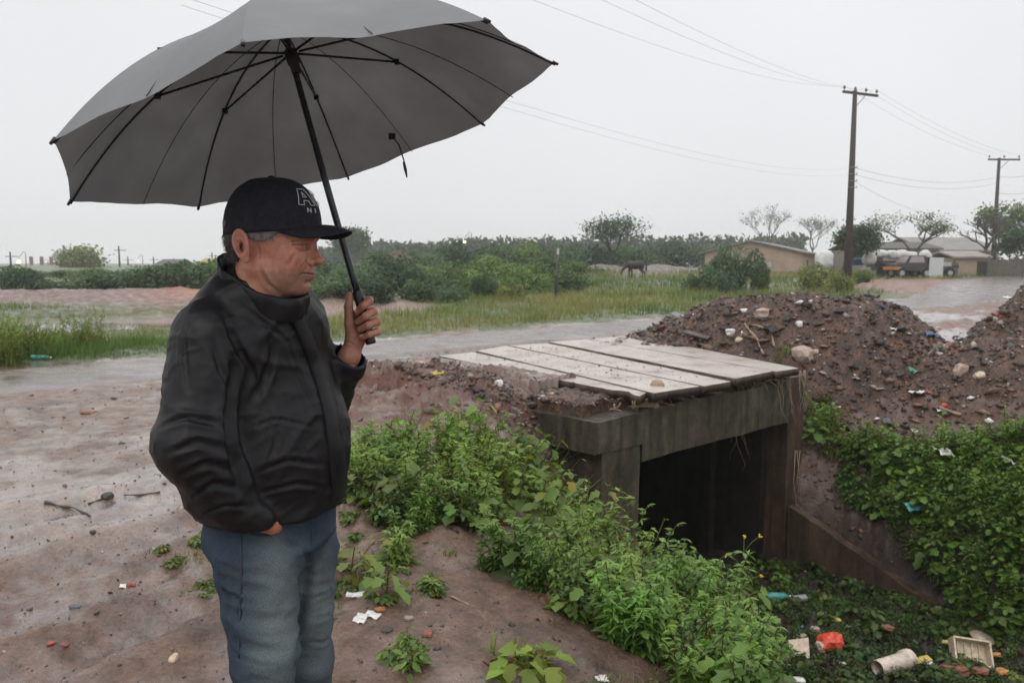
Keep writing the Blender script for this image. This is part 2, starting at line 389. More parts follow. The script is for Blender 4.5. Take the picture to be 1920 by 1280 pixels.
# ---------------------------------------------------------------- road
def make_road():
    L = [st_to_xy(s, -12.3) for s in (-14, -8, -3, 2, 7, 12, 17, 20.5)] + [(17.5, 32.5), (23.5, 40), (33, 52.5), (45, 68), (70, 92)]
    Wd = [1.5] * 8 + [2.0, 2.8, 3.2, 3.2, 3.4]
    P = np.array(L); T = np.r_[0, np.cumsum(np.hypot(*np.diff(P, axis=0).T))]
    q = np.linspace(0, T[-1], 420); X = np.interp(q, T, P[:, 0]); Y = np.interp(q, T, P[:, 1])
    for _ in range(30): X[1:-1] = (X[:-2] + 2 * X[1:-1] + X[2:]) / 4; Y[1:-1] = (Y[:-2] + 2 * Y[1:-1] + Y[2:]) / 4
    Wq = np.interp(q, T, Wd); dx = np.gradient(X); dy = np.gradient(Y); l = np.hypot(dx, dy); nx, ny = -dy / l, dx / l
    nc = 25; V = []
    for j in range(nc):
        f = j / (nc - 1) * 2 - 1
        jit = .22 * fbm(q * .9, f * 0 + (3 if f > 0 else 9), o=4, seed=61) * (abs(f) > .99) + .0
        ww = Wq * (f + jit)
        xx = X + nx * ww; yy = Y + ny * ww
        zz = height(xx, yy, False) + .035 - .11 * abs(f) ** 6 + .008 * fbm(xx * 1.2, yy * 1.2, seed=62)
        V.append(np.stack([xx, yy, zz], 1))
    V = np.stack(V, 1); n = len(q)
    i = np.arange(n - 1)[:, None] * nc + np.arange(nc - 1)[None]
    F = np.stack([i, i + nc, i + nc + 1, i + 1], -1).reshape(-1, 4)[:, ::-1]
    m, nt, b = material('wet_asphalt'); p = pos(nt)
    n1 = noise_tex(nt, .7, 6, .65, p); n2 = noise_tex(nt, 60, 3, .6, p); n3 = noise_tex(nt, 2.5, 5, .6, p)
    c = ramp_node(nt, n1.outputs[0], [(.3, (.12, .102, .095, 1)), (.52, (.17, .142, .128, 1)), (.68, (.20, .155, .13, 1))]).outputs[0]
    c = mixc(nt, 1.0, c, ramp_node(nt, n2.outputs[0], [(.3, (.7, .7, .7, 1)), (.7, (1.25, 1.25, 1.25, 1))]).outputs[0], 'MULTIPLY')
    nt.links.new(c, b.inputs['Base Color'])
    nt.links.new(ramp_node(nt, n3.outputs[0], [(.35, .45), (.5, .28), (.62, .09)]).outputs[0], b.inputs['Roughness'])
    bump(nt, b, n2.outputs[0], .35, .006)
    tag(mesh_obj('road', V.reshape(-1, 3), F, m, None, True), kind='structure')
make_road()
# ================================================================ culvert
def frame_pt(s, t, z): x, y = st_to_xy(s, t); return np.stack([x, y, z], -1)
def rough_box(s0, s1, t0, t1, z0, z1, step=.12, amp=.012, seed=0, open_faces=()):
    """box in the channel's own frame with worn, slightly lumpy faces"""
    Vs, Fs = [], []; n0 = 0
    def face(A, B, C):      # corner, edge1, edge2
        nonlocal n0
        nu = max(2, int(np.linalg.norm(B) / step) + 1); nv = max(2, int(np.linalg.norm(C) / step) + 1)
        u, v = np.meshgrid(np.linspace(0, 1, nu), np.linspace(0, 1, nv))
        P = A + u.reshape(-1, 1) * B + v.reshape(-1, 1) * C
        Vs.append(P); i = np.arange(nv - 1)[:, None] * nu + np.arange(nu - 1)[None]
        Fs.append(np.stack([i, i + 1, i + nu + 1, i + nu], -1).reshape(-1, 4) + n0); n0 += len(P)
    a, b, c = s1 - s0, t1 - t0, z1 - z0; X = np.array
    face(X([s0, t0, z1]), X([0, b, 0]), X([a, 0, 0])); face(X([s0, t0, z0]), X([a, 0, 0]), X([0, b, 0]))
    face(X([s0, t1, z0]), X([a, 0, 0]), X([0, 0, c])); face(X([s0, t0, z0]), X([0, 0, c]), X([a, 0, 0]))
    face(X([s0, t0, z0]), X([0, b, 0]), X([0, 0, c])); face(X([s1, t0, z0]), X([0, 0, c]), X([0, b, 0]))
    P = np.concatenate(Vs)
    d = np.stack([fbm(P[:, 0] * 2.2 + k * 7.3, P[:, 1] * 2.2, P[:, 2] * 2.2, o=5, seed=seed + k) for k in range(3)], 1) * amp * 2
    # worn edges: pull corners inwards a little
    P = P + d
    V = frame_pt(P[:, 0], P[:, 1], P[:, 2])
    F = np.concatenate(Fs)
    return V, F[:, ::-1]
def concrete(name, a, b_, moss=.5, scale=3.0, rough=.75, streak=True):
    m, nt, b = material(name); p = pos(nt)
    n = noise_tex(nt, scale, 7, .65, p)
    c = ramp_node(nt, n.outputs[0], [(.3, a), (.65, b_)]).outputs[0]
    if streak:
        mp = nt.nodes.new('ShaderNodeMapping'); mp.inputs['Scale'].default_value = (5, 5, .5); nt.links.new(p, mp.inputs[0])
        sn = noise_tex(nt, 1.6, 5, .6, mp.outputs[0])
        c = mixc(nt, 1.0, c, ramp_node(nt, sn.outputs[0], [(.35, (.35, .33, .30, 1)), (.6, (1.1, 1.1, 1.1, 1))]).outputs[0], 'MULTIPLY')
    if moss:
        mn = noise_tex(nt, 2.1, 6, .7, p)
        c = mixc(nt, ramp_node(nt, mn.outputs[0], [(.50, 0.0), (.66, moss)]).outputs[0], c, (.035, .045, .015, 1))
    f = noise_tex(nt, 45, 4, .6, p)
    c = mixc(nt, 1.0, c, ramp_node(nt, f.outputs[0], [(.3, (.75, .75, .75, 1)), (.7, (1.2, 1.2, 1.2, 1))]).outputs[0], 'MULTIPLY')
    nt.links.new(c, b.inputs['Base Color']); b.inputs['Roughness'].default_value = rough
    nt.links.new(ramp_node(nt, n.outputs[0], [(.35, rough), (.7, rough * .55)]).outputs[0], b.inputs['Roughness'])
    h = mixc(nt, .5, n.outputs[0], f.outputs[0]); bump(nt, b, h, .55, .02)
    return m
M_conc = concrete('mossy_concrete', (.026, .022, .014, 1), (.115, .093, .062, 1), moss=.75)
M_conc_in = concrete('damp_shaded_culvert_concrete', (.006, .005, .004, 1), (.018, .013, .010, 1), moss=.1)  # damp walls, near black with the barrel's shade put into the colour
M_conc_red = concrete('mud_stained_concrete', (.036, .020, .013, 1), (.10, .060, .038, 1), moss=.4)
M_slab = concrete('slab_concrete', (.34, .295, .25, 1), (.54, .49, .43, 1), moss=0, scale=1.3, rough=.42, streak=False)
_nt = M_slab.node_tree; _b = _nt.nodes['Principled BSDF']; _l = _b.inputs['Base Color'].links[0].from_socket; _p = pos(_nt)
_nt.links.new(mixc(_nt, ramp_node(_nt, noise_tex(_nt, 1.9, 7, .72, _p).outputs[0], [(.52, 0.0), (.70, .85)]).outputs[0], _l, (.15, .09, .06, 1)), _b.inputs['Base Color'])
culvert = empty('culvert', (*st_to_xy(9.4, -6.2), FLOOR), 'dark mossy concrete box culvert opening into the rubbish filled ditch under the slabs', 'culvert')
cx0 = np.array([*st_to_xy(9.4, -6.2), FLOOR])
def cpart(name, mat, *args, **k):
    V, F = rough_box(*args, **k); return mesh_obj(name, V - cx0, F, mat, culvert, True if False else False)
TF = -5.95
cpart('side_wall', M_conc, 6.86, 7.55, -10.0, TF - .003, FLOOR - .2, -.62, seed=1, amp=.014)
cpart('beam', M_conc, 6.70, 7.60, -7.5, TF + .02, -.617, -.235, seed=2, amp=.016)
cpart('lintel', M_conc, 7.603, 11.15, TF - .32, TF, -.84, -.20, seed=3, amp=.013)
cpart('side_wall', M_conc_red, 11.153, 11.62, -10.0, TF - .02, FLOOR - .2, -.17, seed=4, amp=.014)
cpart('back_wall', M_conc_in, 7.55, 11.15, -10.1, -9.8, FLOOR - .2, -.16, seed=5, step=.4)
cpart('shade_lining', M_conc_in, 11.02, 11.15, -9.79, TF - .36, FLOOR - .2, -.30, seed=6, step=.3)  # lining added over the right wall's inside to carry the shade-dark colour
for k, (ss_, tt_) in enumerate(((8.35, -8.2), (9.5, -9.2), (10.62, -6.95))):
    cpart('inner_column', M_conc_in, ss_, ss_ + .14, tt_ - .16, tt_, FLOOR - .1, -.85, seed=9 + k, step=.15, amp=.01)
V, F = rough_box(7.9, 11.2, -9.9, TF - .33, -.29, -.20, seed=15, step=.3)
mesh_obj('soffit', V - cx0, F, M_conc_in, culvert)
V, F = rough_box(6.80, 7.74, -8.3, -6.22, -.32, -.07, seed=18, step=.05, amp=.06); V[:, 2] += .09 * np.clip(fbm(V[:, 0] * 7, V[:, 1] * 7, o=3, seed=19), -.3, 1); LEDGE = (V, F)
# wing wall stepping down on the right
def wing():
    P = [(11.2, TF + .02, -2.15), (11.2, TF + .75, -2.45), (11.2, TF + 1.9, -2.95), (11.25, TF + 2.6, -3.15)]
    n = 26; V = []
    for i in range(n):
        q = i / (n - 1) * 3; k = min(int(q), 2); f = q - k
        a = np.array(P[k]) * (1 - f) + np.array(P[k + 1]) * f
        j = .02 * vnoise(i * .9, 3, seed=3)
        for (ds, zz) in ((0, FLOOR - .3), (0, a[2] + j), (.16, a[2] + j + .01), (.16, FLOOR - .3)):
            V.append(frame_pt(a[0] + ds + .02 * vnoise(i * .7, zz, seed=5), a[1], zz))
    F = []
    for i in range(n - 1):
        for k in range(3): F.append((i * 4 + k, i * 4 + k + 1, i * 4 + 5 + k, i * 4 + 4 + k))
    F += [(0, 1, 2, 3), tuple((n - 1) * 4 + k for k in (3, 2, 1, 0))]
    mesh_obj('wing_wall', np.array(V) - cx0, F, M_conc_red, culvert)
wing()
# ---------------------------------------------------------------- slabs
SL = [((822, 667), (886, 660), (1219, 733), (1200, 742), 'nearest and most broken of the pale concrete slabs, mud against its side'),
      ((892, 659), (949, 649.5), (1313, 726), (1226, 739), 'second pale concrete slab from the broken one, small stump at its end'),
      ((955, 648.5), (1024, 643.5), (1371, 716), (1321, 725.5), 'middle pale concrete slab between dark joints, over the culvert'),
      ((1030, 643), (1100, 638), (1450, 698.5), (1377, 713), 'wide pale concrete slab with brown wet stain, fourth from the broken one'),
      ((1106, 637.5), (1182, 629), (1499, 692), (1455, 698), 'farthest concrete slab, half buried in red mud below the rubbish heap')]
for k, (a, b_, c_, d_, lab) in enumerate(SL):
    Q = [G(*q, .0)[:2] for q in (a, b_, c_, d_)]
    nu, nv = 90, 26; zc = .012 * (k % 2) + .004 * k; TH = .105
    u, v = np.meshgrid(np.linspace(0, 1, nu), np.linspace(0, 1, nv)); u = u.ravel()[:, None]; v = v.ravel()[:, None]
    XY = (Q[0] * (1 - u) + Q[3] * u) * (1 - v) + (Q[1] * (1 - u) + Q[2] * u) * v
    edge = np.minimum(np.minimum(u, 1 - u) * 5, np.minimum(v, 1 - v) * .8)[:, 0]
    e_ = (edge < .012)
    jx = fbm(XY[:, 0] * 3.3, XY[:, 1] * 3.3, o=4, seed=70 + k) * e_
    XY = XY + .012 * np.stack([jx, fbm(XY[:, 0] * 3.3, XY[:, 1] * 3.3, 5, o=4, seed=80 + k) * e_], 1)
    if k == 0:      # the outer edge has crumbled
        vv = v[:, 0]; uu = u[:, 0]
        bite = np.clip(fbm(uu * 14, 2.0, o=3, seed=90), 0, 1) * sstep(.45, .7, uu) * (1 - vv) ** 2 * .35
        XY = XY + bite[:, None] * np.array([.6, .6])
    XY = np.asarray(XY); zt = zc + .005 * fbm(XY[:, 0] * 1.5, XY[:, 1] * 1.5, seed=75 + k)
    top = np.column_stack([XY, zt]); n = len(top)
    c2 = XY.mean(0); bot = np.column_stack([c2 + (XY - c2) * .992 + .02 * np.stack([fbm(XY[:, 0] * 4, XY[:, 1] * 4, seed=5 + k), fbm(XY[:, 0] * 4, XY[:, 1] * 4, seed=6 + k)], 1), zt - TH])
    i = np.arange(nv - 1)[:, None] * nu + np.arange(nu - 1)[None]
    Ft = np.stack([i, i + 1, i + nu + 1, i + nu], -1).reshape(-1, 4)
    ring = list(range(nu)) + [j * nu + nu - 1 for j in range(1, nv)] + [(nv - 1) * nu + j for j in range(nu - 2, -1, -1)] + [j * nu for j in range(nv - 2, 0, -1)]
    r = np.array(ring); r2 = np.roll(r, -1)
    Fs = np.stack([r, r + n, r2 + n, r2], 1)
    V = np.concatenate([top, bot]); o0 = V.mean(0)
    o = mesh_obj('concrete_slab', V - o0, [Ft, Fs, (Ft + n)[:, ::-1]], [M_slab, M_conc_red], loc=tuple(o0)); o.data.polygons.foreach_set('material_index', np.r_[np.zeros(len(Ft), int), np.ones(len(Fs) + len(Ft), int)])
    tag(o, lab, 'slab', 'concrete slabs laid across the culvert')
# ================================================================ heaps of soil and rubble
HEAPS = {}
def heap_h(x, y, key):
    if key == 'a':
        # long heap behind the slabs, running down to the ditch on its near side
        a = rad(-28); dx, dy = x - 5.9, y - 15.6; u = dx * math.cos(a) + dy * math.sin(a); v = -dx * math.sin(a) + dy * math.cos(a)
        u = u + .5 * fbm(x * .6, y * .6, seed=101); v = v + .4 * fbm(x * .6, y * .6, seed=102)
        v = np.where(v < 0, v / 3.1, v / 2.2); u = np.where(u < 0, u / 4.1, u / 3.0)
        r = (np.abs(u) ** 2.3 + np.abs(v) ** 2.3) ** (1 / 2.3)
        h = .86 * (1 - sstep(.36, 1.0, r) ) - .06
        h = h * (1 + .22 * fbm(x * 1.1, y * 1.1, o=3, seed=103))
        h2 = .42 * (1 - sstep(.2, 1.0, np.sqrt(((x - 8.3) / 2.6) ** 2 + ((y - 12.9) / 1.7) ** 2) + .2 * fbm(x * .8, y * .8, seed=108))) - .06; h = np.maximum(h, h2)
    else:
        r = np.sqrt(((x - 11.9) / 2.5) ** 2 + ((y - 15.9) / 2.3) ** 2) + .13 * fbm(x * .9, y * .9, seed=104)
        h = 2.1 * (1 - np.clip(r, 0, 1) ** 1.3) - .06
    bumpy = .16 * fbm(x * 2.6, y * 2.6, o=5, seed=105, gain=.6) + .10 * np.clip(fbm(x * 7, y * 7, o=3, seed=106), 0, 1)
    return h + bumpy * sstep(-.06, .25, h)
def H(x, y):
    return np.maximum(height(x, y), np.maximum(height(x, y, False) + heap_h(x, y, 'a'), height(x, y, False) + heap_h(x, y, 'b')))
def hit(px, py, lift=0.0):
    r = ray(px, py); r = r / np.linalg.norm(r); d = np.geomspace(1.2, 260, 2600)
    P = OO + d[:, None] * r; g = P[:, 2] < H(P[:, 0], P[:, 1]) + lift
    k = int(np.argmax(g)) if g.any() else len(d) - 1
    return P[k]
M_heap = None
def heap_mat():
    m, nt, b = material('rubble_soil'); p = pos(nt)
    n = noise_tex(nt, 5, 8, .7, p); n2 = noise_tex(nt, 30, 5, .65, p)
    c = ramp_node(nt, n.outputs[0], [(.3, (.018, .010, .006, 1)), (.5, (.064, .031, .018, 1)), (.68, (.15, .072, .040, 1))]).outputs[0]
    c = mixc(nt, 1.0, c, ramp_node(nt, n2.outputs[0], [(.35, (.4, .4, .4, 1)), (.65, (1.7, 1.7, 1.7, 1))]).outputs[0], 'MULTIPLY')
    nt.links.new(c, b.inputs['Base Color']); b.inputs['Roughness'].default_value = .45
    h = mixc(nt, .5, n.outputs[0], n2.outputs[0]); bump(nt, b, h, .9, .05)
    return m
M_heap = heap_mat()
tag(mesh_obj('soil_bank', LEDGE[0], LEDGE[1], M_heap, None, False), kind='structure')
def make_heap(key, x0, x1, y0, y1, label, name):
    st = .045; xs = np.arange(x0, x1, st); ys = np.arange(y0, y1, st); X, Y = np.meshgrid(xs, ys)
    x, y = X.ravel(), Y.ravel(); hh = heap_h(x, y, key); z = height(x, y, False) + hh
    nx = len(xs); i = np.arange(len(ys) - 1)[:, None] * nx + np.arange(nx - 1)[None]
    F = np.stack([i, i + 1, i + nx + 1, i + nx], -1).reshape(-1, 4)
    keep = (hh[F].max(1) > -.055); F = F[keep]
    s, t = xy_to_st(x, y); bad = (s < 11.75) & (t > -11) ; F = F[~bad[F].any(1)]
    used = np.unique(F); mp = -np.ones(len(x), int); mp[used] = np.arange(len(used))
    V = np.stack([x, y, z], 1)[used]; o0 = V.mean(0); o0[2] = 0
    return tag(mesh_obj(name, V - o0, mp[F], M_heap, None, True, loc=tuple(o0)), label, 'heap', 'heaps of soil and rubbish')
make_heap('a', 1.2, 10.5, 9.5, 19.5, 'long low heap of dark soil and rubbish directly behind the concrete slabs', 'rubbish_heap')
make_heap('b', 9.0, 14.8, 13.2, 18.6, 'dark heap of rubbish cut off by the right edge, beside the wet road', 'rubbish_heap')
# ---------------------------------------------------------------- loose fragments nobody could count
def shards(name, P, size, cols, label, seed, flat=.45, mat=None, kind='stuff', nrm=None):
    rng = np.random.default_rng(seed); n = len(P)
    base = np.array([(1, 0, 0), (.3, .9, 0), (-.8, .5, .1), (-.7, -.6, 0), (.4, -.9, .05), (.15, .1, 1), (-.1, 0, -1)], float)
    F0 = [(0, 1, 5), (1, 2, 5), (2, 3, 5), (3, 4, 5), (4, 0, 5), (1, 0, 6), (2, 1, 6), (3, 2, 6), (4, 3, 6), (0, 4, 6)]
    B = base[None] * rng.uniform(.5, 1.2, (n, 7, 3)); B[:, :, 2] *= flat * rng.uniform(.4, 1.2, (n, 1))
    B[:, :, 1] *= rng.uniform(.35, 1.0, (n, 1))
    a = rng.uniform(0, 6.28, n); tl = rng.normal(0, .45, n); ca, sa = np.cos(a), np.sin(a)
    X = B[:, :, 0] * np.cos(tl)[:, None] - B[:, :, 2] * np.sin(tl)[:, None]; Z = B[:, :, 0] * np.sin(tl)[:, None] + B[:, :, 2] * np.cos(tl)[:, None]
    V = np.stack([X * ca[:, None] - B[:, :, 1] * sa[:, None], X * sa[:, None] + B[:, :, 1] * ca[:, None], Z], -1) * size[:, None, None]
    V = V + P[:, None]
    F = (np.array(F0)[None] + (np.arange(n) * 7)[:, None, None]).reshape(-1, 3)
    o = mesh_obj(name, V.reshape(-1, 3), F, mat, None, False, {'tint': np.repeat(cols, 7, 0)})
    return tag(o, label, None, None, kind)
def scatter_mat(name, rough=.6):
    m, nt, b = material(name); p = pos(nt)
    c = mixc(nt, 1.0, attr(nt, 'tint').outputs['Color'], ramp_node(nt, noise_tex(nt, 25, 4, .6, p).outputs[0], [(.3, (.65, .65, .65, 1)), (.7, (1.25, 1.25, 1.25, 1))]).outputs[0], 'MULTIPLY')
    nt.links.new(c, b.inputs['Base Color']); b.inputs['Roughness'].default_value = rough; return m
M_scat = scatter_mat('loose_fragments', .5)
def palette(rng, n, P, w_):
    idx = rng.choice(len(P), n, p=np.array(w_) / sum(w_)); return np.array(P)[idx] * rng.uniform(.7, 1.25, (n, 1))
RUB = [(.025, .02, .016), (.062, .038, .027), (.13, .078, .052), (.20, .12, .08), (.32, .28, .23), (.75, .73, .70), (.45, .06, .05), (.05, .07, .14), (.06, .25, .12), (.5, .35, .06), (.22, .09, .06)]
RW = [34, 40, 30, 16, 9, 4.2, .6, .7, .5, .6, 6]
rng = np.random.default_rng(7)
def on_heaps(n, rng):
    x = rng.uniform(1.5, 14.5, n * 4); y = rng.uniform(9.8, 19.3, n * 4)
    s, t = xy_to_st(x, y)
    k = ((heap_h(x, y, 'a') > .02) | (heap_h(x, y, 'b') > .02) | ((s > 12.0) & (t > -9.5) & (s < 16.5) & (rng.random(len(x)) < .8)) | (rng.random(len(x)) < .06)) & ~((s < 11.8) & (t > -11.0)) & ~((t < -11.0) & (s < 10.6))
    x, y = x[k][:n], y[k][:n]; return np.stack([x, y, H(x, y)], 1)
P = on_heaps(22000, rng); sz = np.clip(rng.lognormal(-3.6, .72, len(P)), .008, .21)
shards('rubble', P + [0, 0, .0], sz, palette(rng, len(P), RUB, RW), 'small soil clods and rubbish fragments strewn over the heaps', 3, mat=M_scat)
# clods beside the slabs and over the near bank
def clods(n, rng):
    s = rng.uniform(-2, 7.6, n * 3); t = rng.uniform(-10.8, 2, n * 3); x, y = st_to_xy(s, t)
    st_ = s_top(t); w_ = .10 + .9 * np.exp(-(((s - 6.0) / 1.5) ** 2 + ((t + 8.4) / 1.9) ** 2)) + .28 * ((s > st_ - .4) & (s < st_ + 2.6)) + .2 * np.exp(-((x + 2.2) / .5) ** 2)
    k = (rng.random(n * 3) < w_) & (y > .8); x, y = x[k][:n], y[k][:n]; return np.stack([x, y, height(x, y)], 1)
P0_ = clods(9000, rng); n_ = 8000; rr_ = np.exp(rng.uniform(math.log(1.6), math.log(8), n_)); aa_ = rng.uniform(-rad(36), rad(14), n_); xx_, yy_ = rr_ * np.sin(aa_), rr_ * np.cos(aa_); kk_ = fbm(xx_ * 1.1, yy_ * 1.1, o=3, seed=16) > -.12; xx_, yy_ = xx_[kk_], yy_[kk_]; P1_ = np.stack([xx_, yy_, height(xx_, yy_)], 1)
s_ = rng.uniform(11.3, 12.6, 1500); t_ = rng.uniform(-6.1, -2.5, 1500); xx_, yy_ = st_to_xy(s_, t_); P2_ = np.stack([xx_, yy_, height(xx_, yy_)], 1)
s_ = rng.uniform(5.6, 7.75, 2600); t_ = rng.uniform(-8.8, -5.9, 2600); on_ = (s_ > 6.75) & (t_ > -8.3) & (t_ < -6.2); kk_ = (s_ < 6.72) | on_; s_, t_, on_ = s_[kk_], t_[kk_], on_[kk_]; xx_, yy_ = st_to_xy(s_, t_); P3_ = np.stack([xx_, yy_, np.where(on_, -.10, height(xx_, yy_))], 1)
P = np.concatenate([P0_, P1_, P2_, P3_]); r_ = np.hypot(P[:, 0], P[:, 1]); sz = np.clip(rng.lognormal(-4.75, .6, len(P)) * (.6 + r_ * .11), .003, .07); sz[len(P0_):len(P0_) + len(P1_)] *= .42; sz[len(P0_) + len(P1_):] *= 1.2; sz[-len(P3_):] = np.clip(rng.lognormal(-3.5, .6, len(P3_)), .01, .09)
SOIL = [(.10, .065, .05), (.06, .038, .03), (.16, .10, .08), (.03, .025, .022), (.26, .2, .17), (.22, .09, .06), (.6, .55, .5)]
shards('clods', P, sz, palette(rng, len(P), SOIL, [36, 18, 20, 4, 4, 3, 1.0]), 'crumbled soil and grit lying on the muddy ground', 5, flat=.6, mat=M_scat)
# ================================================================ vegetation
M_leaf = leaf_mat('weed_leaves', .42, .30)
M_leaf_far = leaf_mat('bush_leaves', .55, .30)
M_bark = simple('bark', (.07, .055, .045), .85, .3, 12, .5, .02, 30)
M_twig = simple('bare_twigs', (.10, .085, .075), .85, .2, 12, .2)
class Leaves:
    """leaf-sized faces gathered as triangles"""
    def __init__(s): s.V = []; s.F = []; s.C = []; s.n = 0
    def add(s, V, F, C): s.V.append(V); s.F.append(F + s.n); s.C.append(C); s.n += len(V)
    def arrays(s): return np.concatenate(s.V), np.concatenate(s.F), np.concatenate(s.C)
def leaf_fan(rng, c, d, nrm, L, W, lobes=0, fold=.25, droop=.2):
    """n leaves: base points c, direction d, normal nrm (n,3), length, width (n,)"""
    n = len(c); k = 9 if lobes else 7
    if lobes: prof = [(0, .0), (.10, .42), (.30, .95), (.38, .55), (.72, .78), (1.0, 0), (.72, -.78), (.38, -.55), (.30, -.95), (.10, -.42)]
    else: prof = [(0, 0), (.22, .72), (.55, .95), (1.0, 0), (.55, -.95), (.22, -.72)]
    d = d / np.linalg.norm(d, axis=1, keepdims=True); nrm = nrm - d * (nrm * d).sum(1, keepdims=True); nrm /= np.linalg.norm(nrm, axis=1, keepdims=True) + 1e-9
    sd = np.cross(d, nrm); P = []
    for (a, b_) in prof:
        P.append(c + d * (a * L)[:, None] + sd * (b_ * W / 2)[:, None] + nrm * ((abs(b_) * fold * W / 2) - droop * a * a * L)[:, None])
    P.append(c + d * (.45 * L)[:, None] - nrm * (.02 * L + droop * .2 * L)[:, None])
    V = np.stack(P, 1); m = len(prof)
    F = np.array([(i, (i + 1) % m, m) for i in range(m)])
    return V.reshape(-1, 3), (F[None] + (np.arange(n) * (m + 1))[:, None, None]).reshape(-1, 3), m + 1
def blades(rng, c, h, wd, lean, segs=3):
    n = len(c); a = rng.uniform(0, 6.28, n); dx, dy = np.cos(a), np.sin(a); px, py = -dy, dx; P = []
    for i in range(segs + 1):
        f = i / segs; off = lean * f ** 2 * h; z = h * (f - .25 * lean * f * f); ww = wd * (1 - f) ** .7 * .5
        ctr = c + np.stack([dx * off, dy * off, z], 1)
        if i < segs: P += [ctr - np.stack([px * ww, py * ww, 0 * ww], 1), ctr + np.stack([px * ww, py * ww, 0 * ww], 1)]
        else: P.append(ctr)
    V = np.stack(P, 1); F = []
    for i in range(segs - 1): F += [(2 * i, 2 * i + 1, 2 * i + 3), (2 * i, 2 * i + 3, 2 * i + 2)]
    F.append((2 * segs - 2, 2 * segs - 1, 2 * segs)); m = 2 * segs + 1
    return V.reshape(-1, 3), (np.array(F)[None] + (np.arange(n) * m)[:, None, None]).reshape(-1, 3), m
def sticks(A, B, r0, r1):
    """thin three-sided stems"""
    n = len(A); d = B - A; d /= np.linalg.norm(d, axis=1, keepdims=True) + 1e-9
    u = np.cross(d, np.array([.3, .9, .1])); u /= np.linalg.norm(u, axis=1, keepdims=True) + 1e-9; v = np.cross(d, u); P = []
    for (Q, r) in ((A, r0), (B, r1)):
        for k in range(3):
            t = 2.0944 * k; P.append(Q + (np.cos(t) * u + np.sin(t) * v) * np.reshape(r, (-1, 1)))
    V = np.stack(P, 1); F = np.array([(0, 1, 4), (0, 4, 3), (1, 2, 5), (1, 5, 4), (2, 0, 3), (2, 3, 5)])
    return V.reshape(-1, 3), (F[None] + (np.arange(n) * 6)[:, None, None]).reshape(-1, 3), 6
def tintv(rng, base, n, k, var=.25, hue=.1):
    t = np.asarray(base)[None] * rng.uniform(1 - var, 1 + var, (n, 1)) * (1 + rng.normal(0, hue, (n, 3)) * np.array([1, .5, .6]))
    return np.repeat(np.clip(t, .004, 1), k, 0)
GREENS = {'broad': (.11, .18, .036), 'feather': (.16, .245, .055), 'creeper': (.085, .145, .032), 'dark': (.030, .060, .018), 'yellow': (.26, .22, .04), 'brown': (.13, .075, .035), 'grass': (.13, .17, .045)}
